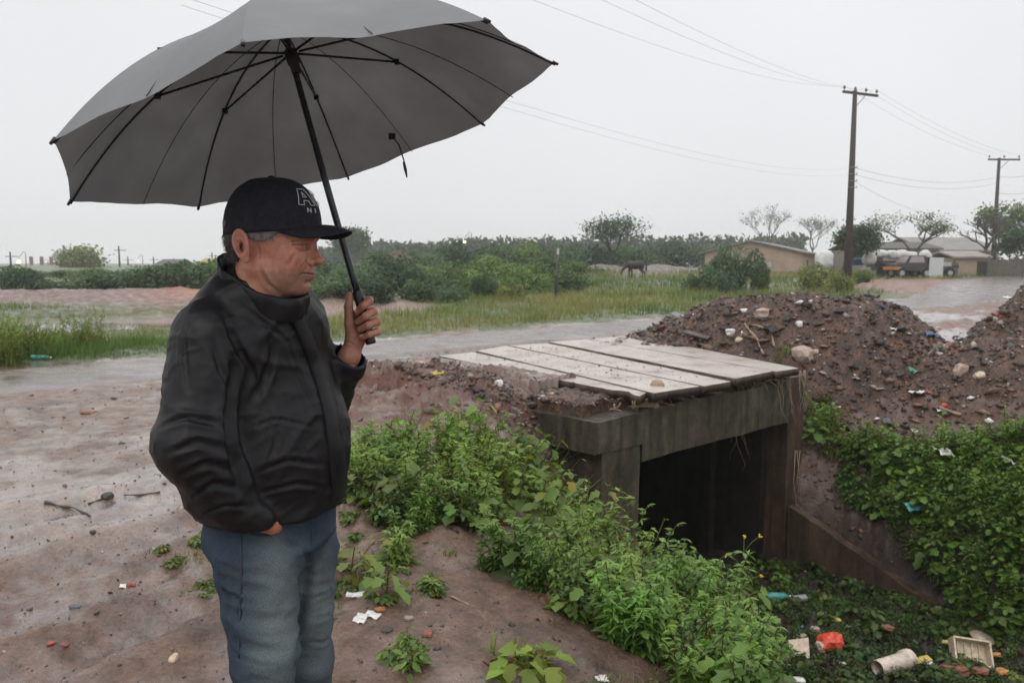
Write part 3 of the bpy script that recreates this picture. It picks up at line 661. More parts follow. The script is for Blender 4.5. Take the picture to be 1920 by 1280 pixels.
def plant(rng, kind, h=.6):
    L = Leaves(); up = np.array([0, 0, 1.])
    if kind in ('broad', 'small'):
        lf = rng.uniform(.75, 1.5)
        ns = rng.integers(2, 4) if kind == 'broad' else rng.integers(3, 6)
        for _ in range(ns):
            lean = rng.normal(0, .25, 2); nn = int(rng.integers(7, 12)) if kind == 'broad' else int(rng.integers(12, 20))
            hh = h * rng.uniform(.65, 1.05); f = np.sort(rng.uniform(.15, 1, nn)); f[-1] = 1
            S = np.stack([lean[0] * f * hh * (.4 + f), lean[1] * f * hh * (.4 + f), hh * f], 1) + np.r_[rng.normal(0, .03, 2), 0]
            A = np.vstack([[0, 0, 0], S[:-1]]); V, F, k = sticks(A, S, np.full(nn, .004), np.full(nn, .003)); L.add(V, F, tintv(rng, (.10, .09, .035), nn, k))
            az = np.arange(nn) * 2.4 + rng.uniform(0, 6); pl = (rng.uniform(.03, .09, nn) if kind == 'broad' else rng.uniform(.01, .03, nn)) * (1.25 - .6 * f)
            dr = np.stack([np.cos(az), np.sin(az), rng.uniform(-.05, .5, nn)], 1); E_ = S + dr * pl[:, None]
            V, F, k = sticks(S, E_, np.full(nn, .0022), np.full(nn, .0015)); L.add(V, F, tintv(rng, (.12, .12, .04), nn, k))
            LL = (rng.uniform(.07, .125, nn) if kind == 'broad' else rng.uniform(.03, .055, nn)) * (1.2 - .5 * f); dd = dr.copy(); dd[:, 2] = rng.uniform(-.55, .15, nn)
            LL = LL * lf; V, F, k = leaf_fan(rng, E_, dd, up + rng.normal(0, .25, (nn, 3)), LL, LL * (.95 if kind == 'broad' else .6), kind == 'broad', .25, .25)
            b = GREENS['broad'] if kind == 'broad' else GREENS['creeper']
            C = tintv(rng, b, nn, k, .35); old = np.repeat(rng.random(nn) < .05, k); C[old] = np.array(GREENS['yellow']) * .8; L.add(V, F, C)
    elif kind == 'feather':
        for _ in range(int(rng.integers(2, 5))):
            lean = rng.normal(0, .22, 2); nn = 15; hh = h * rng.uniform(.7, 1.1); f = np.linspace(.12, 1, nn)
            S = np.stack([lean[0] * f * f * hh, lean[1] * f * f * hh, hh * f], 1) + np.r_[rng.normal(0, .04, 2), 0]
            A = np.vstack([[0, 0, 0], S[:-1]]); V, F, k = sticks(A, S, np.full(nn, .0035), np.full(nn, .003)); L.add(V, F, tintv(rng, (.13, .12, .045), nn, k))
            m = 5; c = np.repeat(S, m, 0); az = np.repeat(np.arange(nn) * 2.1, m) + np.tile(np.linspace(-.9, .9, m), nn) + rng.normal(0, .2, nn * m)
            dd = np.stack([np.cos(az), np.sin(az), np.tile([.0, .3, .5, .3, .0], nn) + rng.normal(0, .2, nn * m)], 1)
            LL = rng.uniform(.045, .085, nn * m) * np.repeat(1.15 - .45 * f, m)
            V, F, k = leaf_fan(rng, c, dd, up + rng.normal(0, .3, (nn * m, 3)), LL, LL * .30, 0, .2, .35)
            g = np.array(GREENS['feather'])[None] * (np.repeat(.65 + .5 * f, m))[:, None]
            t = np.repeat(g * rng.uniform(.75, 1.2, (nn * m, 1)), k, 0); L.add(V, F, t)
    elif kind == 'grass':
        n = 34; c = np.c_[rng.normal(0, .05, (n, 2)), np.zeros(n)]
        V, F, k = blades(rng, c, h * rng.uniform(.5, 1.1, n), rng.uniform(.006, .012, n), rng.uniform(.2, .9, n)); L.add(V, F, tintv(rng, GREENS['grass'], n, k, .3))
    elif kind == 'dead':
        n = 22; c = np.c_[rng.normal(0, .06, (n, 2)), rng.uniform(0, h * .7, n)]; az = rng.uniform(0, 6.28, n)
        dd = np.stack([np.cos(az), np.sin(az), rng.uniform(-1.2, -.2, n)], 1); LL = rng.uniform(.05, .11, n)
        V, F, k = leaf_fan(rng, c, dd, up + rng.normal(0, .6, (n, 3)), LL, LL * .5, 0, .5, .4); L.add(V, F, tintv(rng, GREENS['brown'], n, k, .4))
        A = np.c_[rng.normal(0, .03, (5, 2)), np.zeros(5)]; B = A + np.c_[rng.normal(0, .1, (5, 2)), np.full(5, h)]
        V, F, k = sticks(A, B, np.full(5, .004), np.full(5, .002)); L.add(V, F, tintv(rng, (.12, .08, .04), 5, k))
    return L.arrays()
def spread(name, kinds, protos_n, pts, label, seed, size=(.7, 1.3), tilt=.12, kind='stuff', mat=None, tone=None):
    """one mesh holding a stand of plants grown from several different ones"""
    rng = np.random.default_rng(seed); pr = [plant(rng, kd, hh) for (kd, hh, w_) in kinds for _ in range(protos_n)]
    ws = np.repeat([w_ for (_, _, w_) in kinds], protos_n).astype(float); ws /= ws.sum()
    idx = rng.choice(len(pr), len(pts), p=ws); Vs, Fs, Cs = [], [], []; n0 = 0
    for q in range(len(pr)):
        P = pts[idx == q]; n = len(P)
        if not n: continue
        V, F, C = pr[q]; a = rng.uniform(0, 6.28, n); sz = rng.uniform(*size, n); ca, sa = np.cos(a) * sz, np.sin(a) * sz
        tx, ty = rng.normal(0, tilt, (2, n))
        X = V[None, :, 0] * ca[:, None] - V[None, :, 1] * sa[:, None]; Y = V[None, :, 0] * sa[:, None] + V[None, :, 1] * ca[:, None]; Z = V[None, :, 2] * sz[:, None]
        X = X + Z * tx[:, None]; Y = Y + Z * ty[:, None]
        W = np.stack([X, Y, Z], -1) + P[:, None]; m = len(V)
        Vs.append(W.reshape(-1, 3)); Fs.append((F[None] + (np.arange(n) * m)[:, None, None]).reshape(-1, 3) + n0); n0 += n * m
        cc_ = C[None] * rng.uniform(.75, 1.2, (n, 1, 1))
        if tone is not None: cc_ = cc_ * tone(P)[:, None, :]
        Cs.append(cc_.reshape(-1, 3))
    return tag(mesh_obj(name, np.concatenate(Vs), np.concatenate(Fs), mat or M_leaf, None, False, {'tint': np.concatenate(Cs)}), label, None, None, kind)
def st_region(poly, n, rng, keep=None):
    p = np.array(poly); s = rng.uniform(p[:, 0].min(), p[:, 0].max(), n); t = rng.uniform(p[:, 1].min(), p[:, 1].max(), n)
    k = inpoly(s, t, poly)
    if keep is not None: k &= keep(s, t)
    s, t = s[k], t[k]; x, y = st_to_xy(s, t); return np.stack([x, y, H(x, y) - .01], 1)
rng = np.random.default_rng(11)
# weeds down the near bank
BANK = [(2.7, -3.4), (2.75, -4.4), (3.1, -4.95), (4.0, -4.75), (4.8, -4.35), (5.5, -3.95), (6.1, -3.8), (5.4, -3.4), (4.5, -2.7), (3.3, -1.8), (2.7, -1.5), (2.7, -2.4)]
dens = lambda s, t: rng.random(len(s)) < (.06 + .94 * sstep(-.22, .22, fbm(s * 1.7, t * 1.7, seed=51)))
P = np.concatenate([st_region(BANK, 1700, rng, dens), st_region([(2.5, -3.6), (2.6, -4.9), (3.3, -5.2), (4.1, -4.9), (4.0, -4.2), (3.0, -3.5)], 260, rng)])
s, t = xy_to_st(P[:, 0], P[:, 1]); edge = (s < 3.5)
tonef = lambda P: np.clip(1.05 + .45 * fbm(P[:, 0] * 1.3, P[:, 1] * 1.3, seed=52), .6, 1.6)[:, None] * np.stack([.98 + .3 * fbm(P[:, 0] * 2, P[:, 1] * 2, seed=59), np.ones(len(P)), np.full(len(P), .85)], 1)
low = s > 4.7
spread('culvert_weeds', [('broad', .26, 3), ('feather', .28, 3), ('small', .22, 2.5), ('dead', .2, .7)], 4, P[~edge & low], 'shorter green weeds on the slope below the culvert corner', 19, size=(.5, 1.2), tone=tonef)
spread('bank_weeds', [('broad', .46, 3), ('feather', .46, 4), ('small', .30, 2.5), ('dead', .38, 1.3), ('grass', .5, 2.2)], 6, P[~edge & ~low], 'tangled green weeds growing down the near bank of the ditch', 12, size=(.5, 1.12), tilt=.2, tone=tonef)
spread('bank_edge_weeds', [('feather', .34, 3), ('small', .26, 3), ('broad', .3, 1), ('dead', .22, 1.2)], 4, P[edge], 'low green weeds and withered leaves along the bare edge of the bank', 13, size=(.6, 1.1), tone=tonef)
# far bank
BR = [(11.8, -5.9), (11.5, -4.6), (11.25, -3.4), (11.0, -2), (11.0, 3), (12.9, 3), (12.75, -2.0), (12.55, -3.6), (12.3, -4.8), (12.15, -6.0)]
gap = lambda s, t: ~((t < -4.9) & (s > 11.6) & (s < 12.1) & (t > -5.9)) & (rng.random(len(s)) < .5 + .5 * (fbm(s * 1.3, t * 1.3, seed=53) > -.2))
P = st_region(BR, 4200, rng, gap)
spread('far_bank_weeds', [('small', .36, 2), ('broad', .40, 2.5), ('feather', .55, 4), ('grass', .4, .7), ('dead', .3, .4)], 5, P, 'dense dark green weeds covering the far bank of the ditch', 14, tone=lambda P: np.clip(.95 + .5 * fbm(P[:, 0] * 1.2, P[:, 1] * 1.2, seed=54), .45, 1.5)[:, None] * np.array([.95, 1, .8]))
P = st_region([(11.6, -5.5), (12.1, -5.5), (12.0, -4.7), (11.5, -4.7)], 50, rng)
spread('column_weeds', [('broad', .3, 2), ('small', .3, 2)], 3, P, 'patch of leafy weeds on the soil just above the wing wall', 20, size=(.5, 1.0), tone=lambda P: np.tile([.7, .9, .7], (len(P), 1)))
P = st_region([(11.7, -6.9), (12.6, -6.9), (12.5, -5.6), (11.8, -5.5)], 90, rng, lambda s, t: fbm(s * 3, t * 3, seed=67) > -.15)
spread('bank_grass', [('grass', .26, 3), ('dead', .2, .6), ('small', .2, .5)], 5, P, 'tuft of yellowish grass hanging beside the culvert column', 15, tone=lambda P: np.tile([1.0, .95, .8], (len(P), 1)))
# creeping plants on the ditch floor
P = st_region([(7.6, -6.5), (11.3, -6.5), (11.3, 2), (7.6, 2)], 4600, rng, lambda s, t: rng.random(len(s)) < sstep(-7.6, -5.0, t) * (.6 + .5 * fbm(s * 1.5, t * 1.5, seed=55)))
spread('ditch_creepers', [('small', .16, 5), ('broad', .18, 1.2), ('dead', .12, 1.5)], 5, P, 'dark creeping plants on the wet floor of the ditch', 16, size=(.6, 1.1), tone=lambda P: np.clip(.6 + .5 * fbm(P[:, 0] * 2, P[:, 1] * 2, seed=68), .3, 1.1)[:, None] * np.array([.8, .9, .75]))
# sparse seedlings on bare soil by the man's feet
P = st_region([(1.3, -4.6), (2.8, -4.6), (2.9, -.5), (1.5, -.5)], 420, rng, lambda s, t: fbm(s * 1.6, t * 1.6, seed=56) > .02)
spread('seedlings', [('small', .06, 3), ('grass', .07, 3), ('feather', .08, 1)], 4, P, 'sparse low seedlings and grass on the muddy edge', 17, size=(.4, 1.0), tone=lambda P: np.tile([1.1, 1.0, .9], (len(P), 1)))
P = st_region([(-1.2, -2.6), (1.2, -2.6), (1.6, -1.2), (-.2, -.9)], 34, rng)
spread('grass_sprigs', [('grass', .05, 3), ('small', .05, 1)], 4, P, 'few short green sprigs in the mud left of the man', 18, size=(.5, 1.0))
# ---------------------------------------------------------------- meadow grass beyond the road
def grass_field(name, pts, h, wd, base, label, seed, per=9, spreadr=.16):
    rng = np.random.default_rng(seed); n = len(pts); c = np.repeat(pts, per, 0); r = np.hypot(c[:, 0], c[:, 1])
    sc_ = np.clip(r / 22, .7, 3.2); c[:, :2] += rng.normal(0, 1, (len(c), 2)) * (spreadr * sc_)[:, None]
    hh = h(c) * rng.uniform(.45, 1.1, len(c)); V, F, k = blades(rng, c, hh, wd * sc_ * rng.uniform(.6, 1.3, len(c)), rng.uniform(.1, .8, len(c)), 2)
    t = base(c) * rng.uniform(.65, 1.3, (len(c), 1)); return tag(mesh_obj(name, V, F, M_leaf_far, None, False, {'tint': np.repeat(np.clip(t, .003, 1), k, 0)}), label, None, None, 'stuff')
def meadow_pts(n, rng):
    r = np.exp(rng.uniform(math.log(14.5), math.log(95), n)); a = rng.uniform(-rad(38), rad(36), n); x, y = r * np.sin(a), r * np.cos(a); s, t = xy_to_st(x, y)
    road2 = np.zeros(n, bool)
    for (x1, y1, x2, y2, w_) in ((13, 26.5, 17.5, 32.5, 3.2), (17.5, 32.5, 23.5, 40, 4.4), (23.5, 40, 33, 52.5, 4.6), (33, 52.5, 45, 68, 4.6), (45, 68, 70, 92, 5)):
        dx, dy = x2 - x1, y2 - y1; u = np.clip(((x - x1) * dx + (y - y1) * dy) / (dx * dx + dy * dy), 0, 1); road2 |= np.hypot(x - x1 - u * dx, y - y1 - u * dy) < w_ * .78
    bare = (((x - 24) / 6.5) ** 4 + ((y - 46) / 9) ** 4 < 1) | (((x + 5.6) / 3.0) ** 4 + ((y - 27.5) / 2.8) ** 4 < 1) | (((x + 15.5) / 12) ** 4 + ((y - 32.5) / 4.6) ** 2 < 1) | (((x - 9) / 8) ** 4 + ((y - 62) / 6) ** 4 < .6)
    rightside = (s > 24) & (t > -24)
    k = (t < -14.25 - .5 * vnoise(s * .7, 1, seed=3)) & ~((x < -4) & (y > 36) & (rng.random(n) < .8)) & ~road2 & ~bare & (pond_r(x, y) > 1.16) & ~((x > 16) & (y < 30))
    x, y = x[k], y[k]; return np.stack([x, y, height(x, y) - .02], 1)
P = meadow_pts(17000, rng)
def hgrass(c):
    s, t = xy_to_st(c[:, 0], c[:, 1]); verge = np.clip((-14.2 - t) / 1.6, .12, 1); n1 = fbm(c[:, 0] * .35, c[:, 1] * .35, seed=57)
    return (.32 + .22 * n1 + .10 * (c[:, 1] > 30)) * verge
def cgrass(c):
    n1 = fbm(c[:, 0] * .22, c[:, 1] * .22, seed=58)[:, None]; n2 = fbm(c[:, 0] * .8, c[:, 1] * .8, seed=59)[:, None]
    g = np.array([.115, .165, .04]); y_ = np.array([.23, .215, .075]); d = np.array([.06, .095, .03]); br = np.array([.21, .14, .07])
    m = sstep(-.1, .45, n1 + .25 * n2 + .2 * (c[:, :1] > 1)); o = g * (1 - m) + y_ * m; m2 = sstep(.1, .6, -n1 + .2 * n2); o = o * (1 - m2) + d * m2
    m3 = sstep(.35, .6, n2) * .6; return o * (1 - m3) + br * m3
grass_field('meadow_grass', P, hgrass, .017, cgrass, 'yellowish green grass of the meadow beyond the road', 60)
def verge_pts(n, rng):
    s = rng.uniform(-3.5, 7.0, n); t = rng.uniform(-17.2, -14.3, n); x, y = st_to_xy(s, t); k = (pond_r(x, y) > 1.02) & (t > -16.6); x, y = x[k], y[k]; return np.stack([x, y, height(x, y) - .02], 1)
P = verge_pts(1500, rng)
grass_field('verge_grass', P, lambda c: (.42 + .34 * sstep(-.1, .5, fbm(c[:, 0] * .7, c[:, 1] * .7, seed=64))) * np.clip((-6.3 - c[:, 0]) / 2.1, .14, 1.0), .014, lambda c: cgrass(c) * np.array([.85, 1.05, .7]), 'tall green grass between the muddy road and the pond', 65, per=12)
P = verge_pts(520, rng); P = P[P[:, 0] < -7.6]
spread('verge_weeds', [('small', .5, 2), ('feather', .62, 3), ('dead', .45, 1), ('grass', .6, 2)], 4, P, 'leafy weeds standing among the tall grass by the pond', 66, mat=M_leaf_far, tone=lambda P: np.tile([1.3, 1.15, .9], (len(P), 1)))
# ---------------------------------------------------------------- bushes
def bush_mesh(seed, base, n=2600, lumps=11, flat=.8, leaf=.085):
    rng = np.random.default_rng(seed); a = rng.uniform(0, 6.28, lumps); rr = rng.uniform(.05, .72, lumps); C = np.stack([rr * np.cos(a), rr * np.sin(a), rng.uniform(.15, .72, lumps) * (1 - .35 * rr)], 1)
    R = rng.uniform(.22, .42, lumps); tone = rng.uniform(.6, 1.35, lumps); i = rng.integers(0, lumps, n)
    d = rng.normal(size=(n, 3)); d /= np.linalg.norm(d, axis=1, keepdims=True); q = rng.uniform(.45, 1.12, n) ** .6
    c = C[i] + d * (R[i] * q)[:, None]; c[:, 2] = np.maximum(c[:, 2], .02); c[:, 2] *= flat / .8
    dd = d * .6 + rng.normal(0, .7, (n, 3)); LL = leaf * rng.uniform(.6, 1.5, n)
    V, F, k = leaf_fan(rng, c, dd, d + rng.normal(0, .5, (n, 3)), LL, LL * rng.uniform(.35, .7, n), 0, .2, .3)
    col_ = np.array(base)[None] * tone[i][:, None] * rng.uniform(.7, 1.25, (n, 1)) * (1 + rng.normal(0, .07, (n, 3)))
    me = mesh_obj('foliage', V, F, M_leaf_far, None, False, {'tint': np.repeat(np.clip(col_, .003, 1), k, 0)}); d_ = me.data; bpy.data.objects.remove(me); return d_
BCOL = {'g': (.085, .135, .055), 'd': (.055, .095, .05), 'y': (.17, .19, .05), 'l': (.12, .18, .05), 'w': (.095, .145, .08)}
BM = {k: [bush_mesh(200 + 10 * j + i, c) for i in range(3)] for j, (k, c) in enumerate(BCOL.items())}
def stem_mesh():
    m = MB(); rng = np.random.default_rng(9)
    for _ in range(7):
        a = rng.uniform(0, 6.28); m.tube([(0.03 * math.cos(a), .03 * math.sin(a), -.05), (.2 * math.cos(a), .2 * math.sin(a), .3), (.45 * math.cos(a), .45 * math.sin(a), .62)], [.03, .02, .008], 5)
    o = m.build('stem', M_bark); d = o.data; bpy.data.objects.remove(o); return d
STEM = stem_mesh()
def bush(px, top, wpx, d, tone, label, group):
    x = (px - 960) / FPX * d * cc ; gz = hz(x, d); zt = D(px, top, d)[2]; hgt = max(.5, zt - gz); W = wpx / FPX * d / 2
    o = empty('bush', (x, d, gz - .05), label, 'bush', group); rnd = random.Random(int(px * 7 + top))
    f = bpy.data.objects.new('foliage', BM[tone][rnd.randrange(3)]); col.objects.link(f); f.parent = o
    s_ = bpy.data.objects.new('stem', STEM); col.objects.link(s_); s_.parent = o
    f.rotation_euler = (0, 0, rnd.uniform(0, 6.28)); q = rnd.uniform(.9, 1.1)
    o.scale = (W * q * 1.1, W * 1.1, hgt * 1.25); return o
ORD = ['first', 'second', 'third', 'fourth', 'fifth', 'sixth', 'seventh', 'eighth', 'ninth', 'tenth', 'eleventh', 'twelfth', 'thirteenth', 'fourteenth']
def row(lst, fmt, group, cname):
    lst = sorted(lst); tn = {'g': 'green', 'd': 'dark green', 'y': 'yellowish', 'l': 'light green', 'w': 'greyish green'}
    for i, (px, top, wpx, d, tone) in enumerate(lst): bush(px, top, wpx, d, tone, fmt.format(o=ORD[i], t=tn[tone]), group)
row([(8, 503, 120, 46, 'd'), (60, 520, 70, 62, 'w'), (118, 527, 80, 60, 'g'), (165, 503, 84, 66, 'l'), (222, 515, 110, 58, 'd'), (285, 500, 120, 58, 'w'), (345, 494, 110, 57, 'g'), (405, 490, 130, 54, 'w')],
    '{t} bush, {o} from the left in the row behind the pond', 'bushes behind the pond', 'bush')
row([(135, 518, 150, 40, 'd'), (205, 510, 160, 38, 'w'), (270, 504, 160, 38, 'g'), (335, 500, 165, 37, 'd'), (405, 498, 170, 38, 'g'), (14, 505, 120, 39, 'd')],
    'low {t} bush, {o} from the left just above the red mud bank', 'low bushes above the red mud bank', 'bush')
row([(600, 492, 110, 56, 'g'), (660, 492, 110, 54, 'w'), (715, 480, 120, 58, 'g'), (790, 474, 100, 64, 'w'), (860, 462, 110, 72, 'd'), (925, 466, 130, 74, 'g'), (990, 461, 130, 76, 'l'), (1050, 461, 110, 78, 'w'), (1110, 468, 110, 80, 'd'), (1190, 458, 120, 84, 'w'), (1260, 462, 130, 95, 'd'), (1330, 466, 110, 104, 'w'), (800, 500, 130, 50, 'l')],
    '{t} bush, {o} from the left in the tall hedge behind the meadow', 'bushes of the tall hedge behind the meadow', 'bush')
row([(560, 528, 120, 31, 'g'), (640, 520, 130, 31.5, 'w'), (715, 524, 120, 31, 'd'), (780, 526, 110, 31.5, 'g'), (838, 536, 90, 31, 'w'), (905, 512, 130, 39, 'l'), (985, 506, 140, 41, 'l'), (1062, 508, 110, 42, 'g'), (960, 530, 90, 34, 'y')],
    'near rounded {t} bush, {o} from the left right behind the road verge', 'near bushes right behind the road verge', 'bush')
row([(610, 512, 130, 37, 'w'), (680, 500, 140, 38, 'w'), (745, 497, 130, 37, 'd'), (805, 505, 110, 38, 'w'), (865, 494, 130, 44, 'l'), (945, 486, 150, 50, 'l'), (1020, 484, 120, 52, 'g'), (912, 520, 70, 34, 'd'), (1085, 492, 90, 56, 'l')],
    'rounded {t} bush, {o} from the left in the front row of the meadow', 'bushes in the front row of the meadow', 'bush')
row([(1340, 498, 90, 41, 'w'), (1385, 470, 110, 42, 'w'), (1430, 492, 70, 42, 'g'), (1530, 500, 90, 42, 'y'), (1575, 512, 60, 40, 'y'), (1625, 508, 60, 46, 'l'), (1300, 515, 60, 42, 'g')],
    '{t} bush, {o} from the left in front of the tan shed', 'bushes in front of the tan shed', 'bush')
# distant wood along the horizon
def wood():
    rng = np.random.default_rng(31); n = 26000; a = rng.uniform(rad(-14), rad(20), n); r = rng.uniform(170, 260, n); x, y = r * np.sin(a), r * np.cos(a)
    top = 4.8 + 2.6 * fbm(x * .035, y * .035, seed=71) + 2.0 * fbm(x * .14, y * .14, seed=72); top *= sstep(-.26, -.10, a) * .35 + .65
    z = .9 + top * rng.uniform(0, 1, n) ** .5; c = np.stack([x, y, z], 1); d = rng.normal(size=(n, 3)); LL = rng.uniform(.7, 1.6, n)
    V, F, k = leaf_fan(rng, c, d, rng.normal(size=(n, 3)), LL, LL * .6); cl = np.array([.055, .08, .05])[None] * np.clip(1 + .7 * fbm(x * .12, y * .12, z * .3, seed=73), .4, 1.7)[:, None] * rng.uniform(.75, 1.2, (n, 1))
    tag(mesh_obj('distant_wood', V, F, M_leaf_far, None, False, {'tint': np.repeat(cl, k, 0)}), 'distant grey green wood along the horizon', None, None, 'stuff')
wood()
# ---------------------------------------------------------------- trees
def tree(name, px, base_z, d, top, wpx, label, seed, leafy=.5, tone='g', depth=5, trunk_h=.28, spread_=.55, lean=0, group=None, twigcol=M_twig, cat='tree', nb=3, leaf=.16, per=7):
    rng = np.random.default_rng(seed); x = (px - 960) / FPX * d * cc; gz = hz(x, d) if base_z is None else base_z; Ht = D(px, top, d)[2] - gz; Wd = wpx / FPX * d
    m = MB(); tips = []; pts_all = []
    def grow(p, dr, L, r, k):
        mid = p + dr * L * .5 + rng.normal(0, L * .06, 3); q = p + dr * L + rng.normal(0, L * .05, 3); m.tube([p, mid, q], [max(r, .006), max(r * .82, .005), max(r * .62, .004)], 6 if k > 3 else 4 if k > 1 else 3, cap=False)
        if k <= 2: pts_all.append(q)
        if k == 0: tips.append(q); return
        for j in range(nb if k > 1 else 3):
            az = rng.uniform(0, 6.28); a = np.array([math.cos(az), math.sin(az), 0]); nd = dr * (1 - spread_ * .6) + a * spread_ * rng.uniform(.6, 1.2) + np.array([0, 0, .16]); nd /= np.linalg.norm(nd)
            grow(q, nd, L * rng.uniform(.62, .86), r * rng.uniform(.55, .75), k - 1)
    grow(np.array([0, 0, -.1]), np.array([lean, 0, 1.0]), Ht * trunk_h, Ht * .016, depth)
    V = np.concatenate(m.v); sc3 = np.array([Wd / max(.1, np.ptp(V[:, 0])), Wd / max(.1, np.ptp(V[:, 1])), Ht / max(.1, V[:, 2].max())])
    root = empty(name, (x, d, gz), label, cat, group)
    mesh_obj('trunk', V * sc3, m.f, twigcol, root, True)
    if leafy:
        T = np.array(pts_all) * sc3; n = int(len(T) * per * leafy); c = T[rng.integers(0, len(T), n)] + rng.normal(0, 1, (n, 3)) * leaf * 1.6; LL = leaf * rng.uniform(.6, 1.5, n)
        V, F, k = leaf_fan(rng, c, rng.normal(size=(n, 3)), rng.normal(size=(n, 3)) + [0, 0, 1], LL, LL * .6); cl = np.array(BCOL[tone])[None] * rng.uniform(.55, 1.4, (n, 1))
        mesh_obj('crown', V, F, M_leaf_far, root, False, {'tint': np.repeat(cl, k, 0)})
    return root
tree('bare_tree', 1440, None, 112, 381, 92, 'taller pale leafless tree behind the ridge of the tan shed', 1, leafy=.12, tone='g', spread_=.5, leaf=.2)
tree('bare_tree', 1528, None, 116, 406, 90, 'smaller faint leafless tree above the right end of the tan shed roof', 2, leafy=.1, spread_=.6, leaf=.2)
tree('spreading_tree', 1712, None, 64, 398, 175, 'wide spreading half bare tree in front of the loaded truck', 3, leafy=.55, tone='g', trunk_h=.2, spread_=.75, leaf=.13)
tree('bare_tree', 1852, None, 70, 402, 105, 'many stemmed bare tree at the foot of the farther utility pole', 4, leafy=.08, trunk_h=.12, spread_=.5, leaf=.12)
tree('leafy_tree', 1893, None, 76, 388, 90, 'loose leafy tree right of the farther utility pole', 5, leafy=1.0, tone='l', spread_=.55, leaf=.24)
tree('leafy_tree', 1919, None, 58, 436, 60, 'dark leafy tree cut off by the right edge of the picture', 15, leafy=1.3, tone='d', spread_=.55, leaf=.2)
tree('spreading_tree', 1157, None, 82, 410, 130, 'dark spreading tree with loose crown rising above the hedge behind the horse', 6, leafy=.8, tone='d', trunk_h=.22, spread_=.7, lean=-.2, leaf=.2)
tree('leafy_tree', 1583, None, 56, 430, 74, 'small dark leafy tree just left of the near utility pole', 7, leafy=2.2, tone='d', trunk_h=.12, spread_=.45, leaf=.18, nb=3)
tree('leafy_tree', 662, None, 150, 444, 44, 'slim dark tree standing alone behind the umbrella handle', 8, leafy=2.4, tone='d', trunk_h=.2, spread_=.38, leaf=.5)
tree('bare_tree', 128, None, 165, 474, 30, 'small pale bare tree far behind the pond', 9, leafy=.4, tone='w', spread_=.4, leaf=.3)
tree('leafy_tree', 166, None, 125, 487, 42, 'rounded yellowish tree far behind the pond', 10, leafy=3.2, tone='y', trunk_h=.12, spread_=.55, leaf=.5)
# ================================================================ utility poles, wires and lamps
M_pole = simple('weathered_pole_concrete', (.055, .045, .04), .8, .3, 6, .3, .01, 20)
M_metal = simple('galvanised_metal', (.22, .22, .22), .5, .2, 10, .1, metal=.6)
M_cer = simple('insulator_ceramic', (.12, .08, .06), .3, .1)
M_wire = simple('wire', (.16, .16, .17), .6, .1, bumps=0)
M_board = simple('weathered_boards', (.13, .115, .10), .85, .3, 5, .4, .02, 14)
POLES = {}
def util_pole(px, base_y, top_y, d, arm, arm_ang, label, r0=.2, r1=.11, pins=4, lamp=False, drop=0.0, group='wooden and concrete utility poles'):
    x = (px - 960) / FPX * d * cc; gz = hz(x, d); Ht = D(px, top_y, d)[2] - gz
    root = empty('utility_pole', (x, d, gz - .2), label, 'pole', group)
    m = MB(); m.tube([(0, 0, 0), (0, 0, Ht * .5), (0, 0, Ht + .2)], [r0, (r0 + r1) / 2, r1], 10); m.build('mast', M_pole, root, True)
    c, s = math.cos(arm_ang), math.sin(arm_ang); za = Ht + .05
    a0, a1 = arm
    m = MB(); ctr = np.array([(a0 + a1) / 2 * c, (a0 + a1) / 2 * s, za]); m.box(ctr, (a1 - a0, .12, .14), rotm(rz=arm_ang)); m.build('crossarm', M_pole, root)
    ins = []
    for q in np.linspace(a0 + .1, a1 - .1, pins):
        b_ = np.array([q * c, q * s, za + .07]); m = MB(); m.tube([b_, b_ + [0, 0, .12], b_ + [0, 0, .13], b_ + [0, 0, .22], b_ + [0, 0, .3]], [.02, .02, .09, .07, .045], 8); m.build('insulator', M_cer, root, True)
        ins.append(np.array([x, d, gz - .2]) + b_ + [0, 0, .27])
    if r0 > .15:
        m = MB(); m.tube([(a1 * .45 * c, a1 * .45 * s, za - .08), (.02, 0, za - .9)], .025, 5); m.build('brace', M_metal, root)
        for k in range(4):
            m = MB(); zz = Ht * (.60 - .035 * k) + .2; rr_ = r0 + (r1 - r0) * zz / Ht + .012; m.tube([(0, 0, zz), (0, 0, zz + .05)], rr_, 10)
            m.tube([(rr_, 0, zz), (rr_ + .12, -.02, zz + .02), (rr_ + .12, -.02, zz + .12)], .03, 5); m.build('bracket', M_metal, root)
    return ins, np.array([x, d, gz]), Ht
insA, pA, hA = util_pole(1590, 527, 170, 50, (-1.0, 1.95), rad(25), 'tall dark utility pole standing on the grass verge left of the sheds', .27, .13)
insB, pB, hB = util_pole(1862, 500, 296, 72, (-1.0, 1.9), rad(2), 'farther and shorter utility pole above the many stemmed bare tree', .22, .12, pins=3)
def wire(a, b_, sag, label, r=.012, group='thin wires strung between the poles'):
    a, b_ = np.asarray(a), np.asarray(b_); n = 20; P = [a + (b_ - a) * t - np.array([0, 0, sag * 4 * t * (1 - t)]) for t in np.linspace(0, 1, n)]
    m = MB(); m.tube([p - P[0] for p in P], r, 4); tag(m.build('overhead_wire', M_wire, loc=tuple(P[0])), label, 'wire', group)
lab_top = ['leftmost', 'second', 'third']
ends = [D(935, -25, 16.5), D(1065, -30, 16.0), D(1130, -32, 15.5)]
for k in range(3): wire(insA[[0, 2, 3][k]], ends[k], .55, f'{lab_top[k]} of the faint high wires running up left from the near pole', .0035)
for k in range(3): wire(insA[[0, 2, 3][k]], insB[k], .5, f'{["lowest", "middle", "highest"][k]} of the high wires from the near pole to the farther pole', .006)
